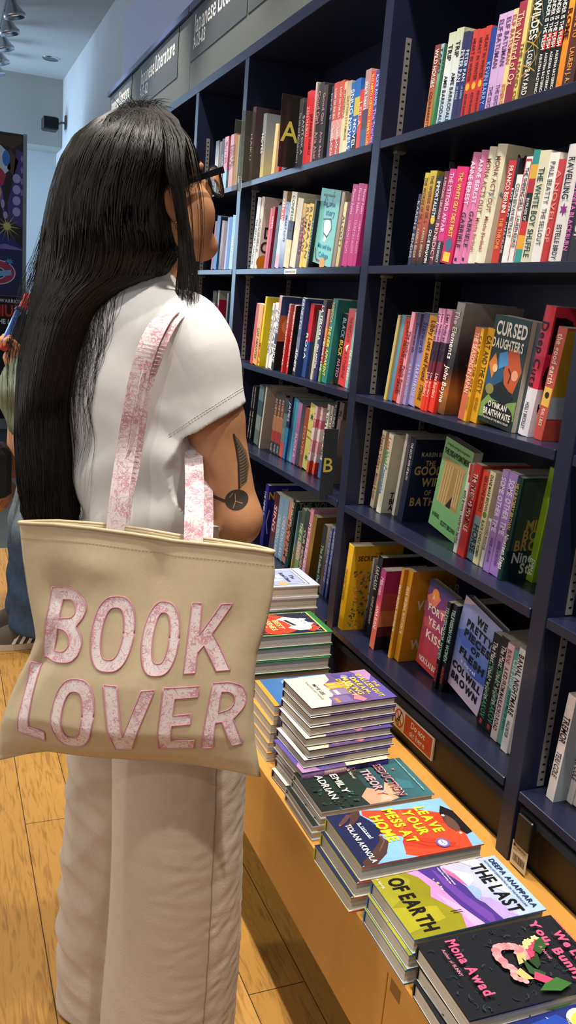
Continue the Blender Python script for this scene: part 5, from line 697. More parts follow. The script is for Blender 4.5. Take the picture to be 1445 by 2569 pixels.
mess = [('cr',0,0,1,1,'#84b4e4'), ('cp',[(0,0),(1,0),(.85,.16),(.7,.3),(.4,.34),(.2,.3),(0,.24)],'#20264c'), ('cp',[(0,.3),(.08,.52),(.12,.7),(.3,.9),(.55,.95),(.8,.93),(1,.9),(1,.45),(.92,.36),(.75,.4),(.62,.46),(.5,.32),(.25,.34),(.1,.28)],'#d8482c'), ('cp',[(.1,.6),(.3,.5),(.5,.48),(.3,.62)],'#e05c38'), ('cp',[(.62,.46),(.75,.4),(.9,.55),(.98,.8),(.8,.75)],'#c83c24'), ('cp',[(.3,.9),(.55,.95),(.5,.82),(.34,.8)],'#c23a22'),
 ('cl',[(.64,.46),(.8,.6),(.9,.8)],'#9c2c1c',.008), ('cl',[(.68,.44),(.86,.58),(.95,.76)],'#9c2c1c',.008), ('cl',[(.14,.62),(.2,.74),(.3,.84)],'#b03420',.008),
 ('cp',[(.5,.3),(.62,.44),(.8,.3),(.96,.12),(1,.16),(1,.34),(.9,.38),(.7,.42)],'#84b4e4'), ('cp',[(.16,.94),(.3,1),(.75,1),(.78,.94),(.6,.9),(.5,.86),(.3,.88)],'#1c1416'), ('ce',.52,.9,.17,.045,'#5c3c34'), ('cp',[(.4,.9),(.46,.94),(.66,.93),(.7,.88),(.56,.85)],'#64443c'), ('cc',.36,.89,.022,'#e8e4e0'), ('cc',.74,.9,.02,'#e8e4e0'),
 ('cp',[(0,.28),(.1,.26),(.2,.2),(.3,.12),(.26,.1),(.16,.16),(.06,.18),(0,.22)],'#4c3430'), ('cp',[(.06,.2),(.18,.12),(.24,.06),(.2,.05),(.1,.12),(.04,.16)],'#5c403a'), ('cp',[(.52,.28),(.62,.26),(.8,.14),(.94,.02),(1,.02),(1,.12),(.86,.24),(.66,.32)],'#4c3430'), ('cl',[(.54,.3),(.64,.29),(.8,.2)],'#6c4c44',.012), ('cc',.53,.29,.012,'#e8644c'), ('cc',.29,.1,.012,'#e8644c'), ('cc',.23,.055,.012,'#e8644c'),
 ('ctf','LEAVE','#f0e42c',.12,.715,.082,.66,.04), ('ctf','YOUR','#f0e42c',.15,.59,.082,.66,.04), ('ctf','MESS AT','#f0e42c',.06,.455,.085,.76,.04), ('ctf','HOME','#f0e42c',.16,.32,.085,.68,.04), ('ctf','a novel','#e8ecf8',.24,.2,.03,.56,.005), ('cl',[(.24,.19),(.56,.2)],'#e8ecf8',.008), ('ctf','TOLANI AKINOLA','#f4f4f0',.24,.09,.045,.98,.02),
 ('cc',.86,.7,.085,'#6c60a8'), ('cc',.86,.7,.058,'#c8c4dc'), ('ctf','JULY','#6c60a8',.82,.695,.012,.9)]
pile(.652, 1.251, .471, 3, .151, .246, 'h', ['#c8d02c','#d8502c','#c8d02c'], mess, 'orange and blue novel with yellow capitals', 'orange figure books on the bench', dx=-.006, dy=.002, seed=9)
sed = [('cg',0,0,1,.5,'#1c2420','#22342f'), ('cg',0,.5,1,1,'#2a4448','#3c6c74'), ('cp',[(.05,.1),(.3,.3),(.2,.45),(0,.4)],'#1a1a18'), ('cp',[(.1,.5),(.3,.58),(.28,.42)],'#2c3430'), ('cc',.12,.52,.05,'#a85c4c'), ('cp',[(.62,.5),(.75,.62),(.95,.7),(1,.6),(1,.42),(.8,.4)],'#d8987c'), ('cp',[(.55,.68),(.66,.78),(.9,.72),(.8,.6)],'#c8a488'), ('cp',[(.8,.58),(.95,.66),(.98,.52)],'#e8b098'), ('cp',[(.5,.8),(.62,.9),(.8,.88),(.75,.76)],'#3c7480')]
for i in range(50): sed.append(('cb', fl.uniform(.4,1), fl.uniform(.05,.4), fl.uniform(.015,.04), fl.choice(['#2c4c40','#345c50','#24382c','#1c2c24']), 5, fl.uniform(0,6), .5))
sed += [('cb',.45,.2,.03,'#c86c4c',4,0,.4), ('cb',.3,.84,.03,'#e08868',4,0,.4), ('cr',.95,.0,1,.0,'#20302c'), ('ctf','SEDUCTION','#e8a0a8',.12,.69,.075,.95,.03), ('ctf','SEDUCTION','#5c2030',.13,.685,.072,.95,.0), ('ctf','THEORY','#e8a0a8',.22,.545,.075,.86,.03), ('ctf','EMILY','#e8e4d0',.22,.27,.06,.7,.02), ('ctf','ADRIAN','#e8e4d0',.2,.14,.06,.8,.02), ('ctf','A Novel','#d8d0b8',.15,.44,.03,.4,.005), ('ctf','sharp and sexy and clever, a most brilliant novel of desire','#b8d4d0',.05,.93,.014,.9)]
pile(.668, 1.445, .447, 4, .146, .25, 'h', ['#4890cc','#e8e8e4'], sed, 'dark teal painting book with pink outlined capitals', 'dark teal books on the bench', dx=-.004, dy=.003, seed=6)
dal = [('cg',0,0,1,.45,'#ecc8c4','#e8d8b0'), ('cg',0,.45,1,1,'#7c6498','#5c50a0'), ('cp',[(0,0),(1,0),(1,.2),(.8,.3),(.72,.42),(.6,.38),(.45,.34),(.3,.42),(.2,.5),(0,.5)],'#ece4c4'), ('cp',[(0,.5),(.2,.48),(.34,.36),(.6,.4),(.8,.3),(1,.22),(1,.75),(.6,.7),(.2,.72),(0,.68)],'#6c5488'), ('cr',.3,.38,.5,.62,'#d89c54'), ('cp',[(.28,.6),(.4,.7),(.52,.6)],'#e8bc84'), ('cr',.34,.4,.38,.5,'#f4c84c'), ('cr',.42,.4,.46,.52,'#f4c84c'), ('cr',.52,.36,.72,.56,'#8c7c9c'), ('cr',.55,.4,.7,.44,'#e0e0e8'), ('cr',.74,.28,.96,.5,'#7c6c98'), ('cr',.8,.32,.94,.36,'#e88c4c'), ('cp',[(.05,.55),(.25,.6),(.28,.74),(.1,.8)],'#584c94'), ('cc',.16,.68,.06,'#8c8cb8'), ('cp',[(.7,.6),(.95,.66),(1,.6),(.9,.52)],'#c87c8c'), ('cp',[(0,.8),(.4,.9),(.2,1),(0,1)],'#b088b4'),
 ('ctf','THE','#f0c84c',.42,.91,.045,.62,.02), ('ctf','DALLERGUT','#f0c84c',.14,.82,.062,.94,.03), ('ctf','DREAM-','#f0c84c',.22,.72,.062,.82,.03), ('ctf','MAKING','#f0c84c',.18,.63,.062,.8,.03), ('ctf','DISTRICT','#f0c84c',.22,.55,.05,.82,.03), ('ctf','MIYE LEE','#3c3450',.3,.24,.04,.66,.015), ('ctf','TRANSLATED BY SANDY JOOSUN LEE','#6c5c6c',.18,.19,.022,.8)]
pile(.697, 1.603, .58, 10, .143, .206, 'h', ['#9c7cb4','#e8c8c0','#2c2450','#3c3484'], dal, 'purple dream town novel with yellow lettering', 'purple town books on the bench', yaw=.05, dx=-.0035, dy=-.006, jit=.004, rev=(6,), txt=[('DALLERGUT DREAM-MAKING DISTRICT', '#d88cc0', .04, .6), ('MIYE LEE', '#201828', .66, .84)], seed=5)
blu = [('cg',0,0,1,1,'#3c6ca8','#5c8cc0'), ('cr',0,0,1,.06,'#e8983c'), ('cp',[(.0,.4),(.4,.5),(.9,.4),(1,.55),(.5,.62),(0,.55)],'#345c94'), ('cp',[(.1,.6),(.5,.72),(.9,.66),(.6,.8)],'#7ca8d4'), ('ctf','The extraordinary story of','#d8e4f0',.1,.3,.03,.95), ('ctf','the silent ocean','#f0f0f0',.1,.5,.1,.95)]
pile(.688, 1.752, .51, 6, .135, .2, 'p', ['#d88c3c','#24344c'], blu, 'blue wave paperback with an orange edge', 'blue wave books on the bench', dx=-.003, dy=-.002, seed=8)
bw = [('cr',0,0,1,1,'#2f7a46'), ('cr',.03,.03,.97,.94,'#c8c060'), ('cr',.045,.04,.955,.92,'#1e2440'), ('ce',.5,.42,.44,.3,'#d8402c'), ('cp',[(.2,.62),(.34,.8),(.6,.86),(.82,.8),(.84,.66),(.7,.56),(.62,.62),(.4,.58),(.3,.52)],'#ece8e0'), ('cp',[(.3,.78),(.34,.86),(.42,.8)],'#ece8e0'), ('cp',[(.5,.82),(.56,.9),(.62,.82)],'#ece8e0'), ('cp',[(.34,.62),(.62,.68),(.62,.64),(.36,.58)],'#3c2c2c'), ('cc',.44,.78,.014,'#2c2424'), ('cc',.54,.79,.014,'#2c2424'), ('cp',[(.62,.88),(.8,.9),(.92,.8),(.86,.74),(.76,.83),(.64,.83)],'#d8402c'),
 ('ctf','BEST','#f0dc8c',.34,.46,.06,.74,.03), ('ctf','WISHES','#f0dc8c',.22,.37,.06,.78,.03), ('ctf','FROM THE','#f0dc8c',.36,.325,.02,.64), ('ctf','FULL MOON','#2c2430',.2,.24,.055,.84,.02), ('ctf','COFFEE SHOP','#2c2430',.22,.16,.05,.8,.02)]
for i in range(60): bw.append(('cc', fl.uniform(.06,.94), fl.choice([fl.uniform(.05,.12), fl.uniform(.84,.91), fl.uniform(.05,.91)]), fl.uniform(.004,.01), '#e8e8e4'))
bw = [a for a in bw if not (a[0] == 'cc' and a[3] <= .01 and .12 < a[2] < .84 and .1 < a[1] < .9)]
pile(.664, 1.93, .606, 7, .146, .236, 'h', ['#2f7a46','#2c7040'], bw, 'green edged book with white cat', 'green cat books on the bench', dx=0, dy=-.001, seed=12)
wh = [('cg',0,0,1,1,'#e4e4ec','#b8bcdc'), ('cr',.08,.06,.92,.9,'#2a2c38'), ('cr',.095,.07,.905,.89,'#c8cce4'), ('cr',.13,.1,.87,.86,'#2a2c38'), ('cr',.142,.107,.858,.853,'#a4acd0'), ('cp',[(.2,.2),(.5,.3),(.8,.2),(.7,.45),(.3,.5)],'#dcb0b0'), ('cp',[(.55,.5),(.62,.66),(.72,.5)],'#eceaf0'), ('cp',[(.3,.6),(.5,.7),(.55,.6)],'#d4d8e8'), ('ce',.84,.6,.1,.06,'#d8a878'), ('ctf','The','#3c4468',.4,.76,.05,.6), ('ctf','Second Chance','#3c4468',.24,.68,.05,.76)]
pile(.69, 2.088, .673, 9, .146, .236, 'h', ['#d8d8e4','#c8ccdc'], wh, 'pale lilac book with a black line frame', 'pale lilac books on the bench', dx=-.001, dy=.0, seed=13)
ree = [('cg',0,0,1,1,'#1c2458','#28388c'), ('cp',[(.1,.1),(.4,.3),(.3,.6),(.05,.5)],'#2848a8'), ('cp',[(.3,.5),(.6,.7),(.9,.5),(.6,.4)],'#182050'), ('cr',.05,.85,.2,1,'#3c50b0'), ('cc',.2,.62,.16,'#ece6c4'), ('ce',.2,.62,.11,.07,'#e8dc54'), ('cc',.2,.63,.05,'#f0e88c'), ('ctf',"REESE'S",'#3c3c40',.12,.705,.014,.28), ('ctf','BOOK CLUB','#3c3c40',.1,.53,.014,.3)]
for i in range(40): ree.append(('cb', fl.uniform(.02,.98), fl.uniform(.02,.98), fl.uniform(.006,.02), '#e8ecf8', 4, 0, .2))
pile(.668, .772, .444, 2, .146, .25, 'p', ['#3c78c8','#2c3c8c'], ree, 'night blue paperback with white stars and a round badge', 'night blue books on the bench', dx=-.004, seed=14)
# ------------------------------------------------------------------ small signs on the bookcase
e = empty('warning_sign', (1.0285, 1.57, .4)); tag(e, 'white and red do not sit sign on the dark plinth behind the bench', 'sign')
b = MB(); b.box((-.004, -.091, .004), (.001, .091, .062), bev=.0008); b.build('plate', mat('cream_plastic', '#ded6c8', .4, .4, noise=.04), e)
M_red = mat('sign_red', '#b3341f', .4, .4, noise=.05); M_ink = mat('sign_black', '#16130f', .5, .3, noise=.05)
b = MB(); b.add([(-.0044, .038, .008), (-.0044, -.086, .008), (-.0044, -.086, .058), (-.0044, .038, .058)], [(3, 2, 1, 0)])
b.build('red_field', M_red, e)
b = MB()
for t_, z in (('Do not', .037), ('sit here', .016)):
    V, F, wd = text_polys(t_, .021, 1.0, .01); b.add([(-.0048, -.024+wd/2-v[0], z+v[1]) for v in V], [tuple(reversed(f)) for f in F])
b.build('lettering', M_white, e)
b = MB(); n = 32
ro = [(.064+.0215*math.cos(2*math.pi*i/n), .033+.0235*math.sin(2*math.pi*i/n)) for i in range(n)]; ri = [(.064+.0178*math.cos(2*math.pi*i/n), .033+.0198*math.sin(2*math.pi*i/n)) for i in range(n)]
b.add([(-.0044, y, z) for y, z in ro+ri], [(i, (i+1) % n, n+(i+1) % n, n+i) for i in range(n)])
b.add([(-.0045, .079, .047), (-.0045, .0765, .0495), (-.0045, .0495, .0195), (-.0045, .052, .017)], [(0, 1, 2, 3)]); b.build('ban_ring', M_red, e)
b = MB()
for pts in ([(.0585, .047), (.062, .035)], [(.062, .035), (.064, .026)], [(.064, .026), (.073, .029)], [(.073, .029), (.073, .019)], [(.062, .037), (.07, .033)], [(.068, .024), (.066, .015)]):
    for q in pline(pts, .003): b.add([(-.0047, y, z) for y, z in q], [(0, 1, 2, 3)])
b.add([(-.0047, .0575+.003*math.cos(i*.6283), .0505+.003*math.sin(i*.6283)) for i in range(10)], [tuple(range(10))]); b.build('sitting_figure', M_ink, e)
e = empty('barcode_tag', (1.0035, 1.122, .382)); tag(e, 'small white barcode tag hanging from a black clip right of the tall post', 'tag')
b = MB(); b.box((-.0035, -.023, .002), (-.002, .023, .051), bev=.0006); b.build('card', mat('tag_card', '#cfc3ac', .5, .3, noise=.05), e)
b = MB(); rr = random.Random(4); y = .016
while y > -.018:
    wd = rr.choice([.0006, .0012, .0018]); b.add([(-.0038, y, .012), (-.0038, y-wd, .012), (-.0038, y-wd, .028), (-.0038, y, .028)], [(3, 2, 1, 0)]); y -= wd+rr.choice([.0007, .001, .0016])
b.add([(-.0038, .019, .041), (-.0038, .013, .041), (-.0038, .013, .047), (-.0038, .019, .047)], [(3, 2, 1, 0)])
V, F, wd = text_polys('Kinokuniya', .0085, .72, .01); b.add([(-.0038, .011-v[0], .041+v[1]) for v in V], [tuple(reversed(f)) for f in F])
V, F, wd = text_polys('library', .005, .8, 0); b.add([(-.0038, .018-v[0], .034+v[1]) for v in V], [tuple(reversed(f)) for f in F])
b.build('print', M_ink, e)
b = MB(); b.box((-.006, -.024, .049), (.0035, .018, .112), bev=.002); b.build('clip', M_black, e)
e = empty('price_card', (1.0285, 2.02, .36)); tag(e, 'small cream card stuck on the plinth beside the green edged pile', 'card')
b = MB(); b.box((-.002, -.024, .01), (.001, .024, .05), bev=.0005); b.build('card', mat('cream_card', '#d8c690', .6, .3, noise=.05), e)
b = MB()
for z in (.042, .036, .022): b.add([(-.0024, .016, z), (-.0024, -.012, z), (-.0024, -.012, z+.0025), (-.0024, .016, z+.0025)], [(3, 2, 1, 0)])
b.build('print', M_ink, e)
e = empty('shelf_label', (.9995, 2.508, 1.4735)); tag(e, "narrow white label on the front edge of the middle bay's second shelf", 'label')
b = MB(); b.box((-.0016, -.049, 0), (-.0002, .049, .015)); b.build('card', mat('label_white', '#eceae4', .5, .3, noise=.03), e)
V, F, wd = text_polys('america-lab', .0115, 1, .005); b = MB(); b.add([(-.002, .04-v[0]*.078/wd, .004+v[1]) for v in V], [tuple(reversed(f)) for f in F]); b.build('lettering', mat('label_grey', '#55555a', .5, .3, noise=.05), e)
# ------------------------------------------------------------------ acrylic shelf dividers
M_smoke = mat('smoky_acrylic', '#4a453f', .12, .5, trans=.75, ior=1.2, noise=.05); M_clear = mat('clear_acrylic', '#c9c3b2', .06, .5, trans=.93, ior=1.12, noise=.03); M_char = mat('charcoal_acrylic', '#34383a', .3, .5, noise=.06); M_yel = mat('yellow_letter', '#cdbf55', .45, .4, noise=.05)
def divider(y, x0, x1, z0, z1, m, lab, letter=None, lx=.5, lz=.5, ls=.06, foot=True, lm=None):
    e = empty('shelf_divider', (x0, y, z0)); tag(e, lab, 'divider', 'acrylic dividers among the books')
    b = MB(); b.box((0, -.0015, 0), (x1-x0, .0015, z1-z0), bev=.0005); b.build('plate', m, e)
    if foot: b = MB(); b.box((.035, .0016, .0), (x1-x0-.004, .04, .0022), bev=.0005); b.build('foot', m, e)
    if letter:
        V, F, wd = text_polys(letter, ls/.7, 1, .008); b = MB(); b.add([(lx*(x1-x0)-wd/2+v[0], -.0019, lz*(z1-z0)-ls/2+v[1]) for v in V], F); b.build('letter', lm or M_yel, e)
divider(2.5905, .962, 1.10, 1.786, 1.99, M_smoke, 'smoky acrylic divider with a yellow letter A on the top shelf', 'A', .23, .5, .058)
divider(2.999, .976, 1.13, 1.786, 2.012, M_clear, 'clear acrylic divider in front of the thick brown book')
divider(3.034, .962, .998, 1.755, 1.985, M_clear, 'narrow clear acrylic divider hooked on the shelf edge at the post', 'P', .8, .17, .022, foot=False, lm=M_white)
divider(2.112, .978, 1.02, .862, 1.062, M_char, 'charcoal divider with a yellow letter B hanging over the shelf edge', 'B', .47, .5, .04, foot=False)
HAIR = [([0.3139, 1.5959, 1.6942], [0.3438, 1.584, 1.6968], [0.3244, 1.5684, 1.6912]), ([0.2864, 1.593, 1.6813], [0.3654, 1.5615, 1.6881], [0.3014, 1.4588, 1.6618]), ([0.2528, 1.5904, 1.6601], [0.3815, 1.5391, 1.6712], [0.2866, 1.4142, 1.6382]), ([0.2195, 1.5853, 1.6293], [0.3884, 1.5179, 1.644], [0.2714, 1.3852, 1.6091]), ([0.1964, 1.5785, 1.5876], [0.384, 1.5037, 1.6038], [0.258, 1.3699, 1.5717]), ([0.1795, 1.5717, 1.5342], [0.3696, 1.4959, 1.5506], [0.2459, 1.3741, 1.5255]), ([0.1688, 1.5624, 1.4813], [0.3701, 1.4822, 1.4987], [0.2423, 1.369, 1.4789]), ([0.1636, 1.5594, 1.4485], [0.3791, 1.4735, 1.4672], [0.2454, 1.3714, 1.4504]), ([0.1617, 1.5573, 1.4289], [0.3818, 1.4696, 1.4479], [0.2473, 1.3773, 1.4331]), ([0.1566, 1.5542, 1.3958], [0.3665, 1.4705, 1.414], [0.2398, 1.387, 1.4029]), ([0.1535, 1.5478, 1.3793], [0.3312, 1.477, 1.3947], [0.2239, 1.3973, 1.3864]), ([0.1496, 1.5387, 1.3595], [0.2831, 1.4855, 1.3711], [0.2016, 1.4092, 1.3663]), ([0.1398, 1.5278, 1.3232], [0.2525, 1.4829, 1.3329], [0.1846, 1.4162, 1.3311]), ([0.1263, 1.5217, 1.2568], [0.2313, 1.4799, 1.2659], [0.1701, 1.4279, 1.2671]), ([0.1223, 1.5226, 1.1895], [0.2139, 1.4861, 1.1974], [0.1606, 1.4371, 1.2018]), ([0.1206, 1.5222, 1.121], [0.2177, 1.4835, 1.1294], [0.1622, 1.4415, 1.1356]), ([0.1258, 1.524, 1.0506], [0.2228, 1.4853, 1.059], [0.1673, 1.444, 1.0679]), ([0.139, 1.5168, 0.9804], [0.226, 1.4821, 0.9879], [0.1758, 1.4447, 0.9986]), ([0.1476, 1.5124, 0.956], [0.2225, 1.4825, 0.9624], [0.1795, 1.4528, 0.9717])]
HAIRF = [([0.318, 1.5651, 1.6897], [0.3586, 1.5489, 1.6932], [0.3267, 1.5033, 1.6807]), ([0.3301, 1.5073, 1.6588], [0.3733, 1.4901, 1.6625], [0.3343, 1.4243, 1.6467]), ([0.3346, 1.4625, 1.6227], [0.3768, 1.4457, 1.6264], [0.3377, 1.3804, 1.6121]), ([0.3366, 1.4216, 1.5763], [0.367, 1.4095, 1.5789], [0.3363, 1.3529, 1.5688]), ([0.351, 1.3975, 1.5282], [0.3673, 1.391, 1.5296], [0.3485, 1.3529, 1.5245]), ([0.3575, 1.3934, 1.4806], [0.3763, 1.386, 1.4822], [0.3575, 1.3539, 1.4788]), ([0.358, 1.3805, 1.4315], [0.3838, 1.3702, 1.4338], [0.3627, 1.345, 1.4315]), ([0.3514, 1.3679, 1.3942], [0.3865, 1.3539, 1.3973], [0.3608, 1.3308, 1.3954]), ([0.3484, 1.3498, 1.3625], [0.3861, 1.3347, 1.3658], [0.3604, 1.3173, 1.3645])]
BAG_O = [0.1147, 1.3418, 0.0]
BAG_E = [0.8589, -0.5121, 0.0]
BAG_N = [-0.5121, -0.8589, 0.0]
BAG_TOP = [(0.0, 1.019), (0.06, 1.0255), (0.1245, 1.0276), (0.1881, 1.027), (0.2511, 1.0241), (0.3131, 1.0248), (0.3743, 1.0243), (0.4036, 1.0218)]
BAG_BOT = [(-0.0367, 0.6028), (0.0113, 0.622), (0.053, 0.6356), (0.1083, 0.6383), (0.1765, 0.6419), (0.2436, 0.6475), (0.3098, 0.6531), (0.3624, 0.6522), (0.4113, 0.6493)]
BAG_L = [(0.0, 1.019), (0.0064, 0.9628), (0.0156, 0.9045), (0.0254, 0.8588), (0.0298, 0.8323), (0.0193, 0.7998), (0.0018, 0.7624), (-0.0159, 0.7173), (-0.0297, 0.6742), (-0.0367, 0.6028)]
BAG_R = [(0.4036, 1.0218), (0.4074, 0.9886), (0.4061, 0.9505), (0.4004, 0.9048), (0.3896, 0.8575), (0.388, 0.8108), (0.3912, 0.7572), (0.3972, 0.71), (0.4113, 0.6493)]
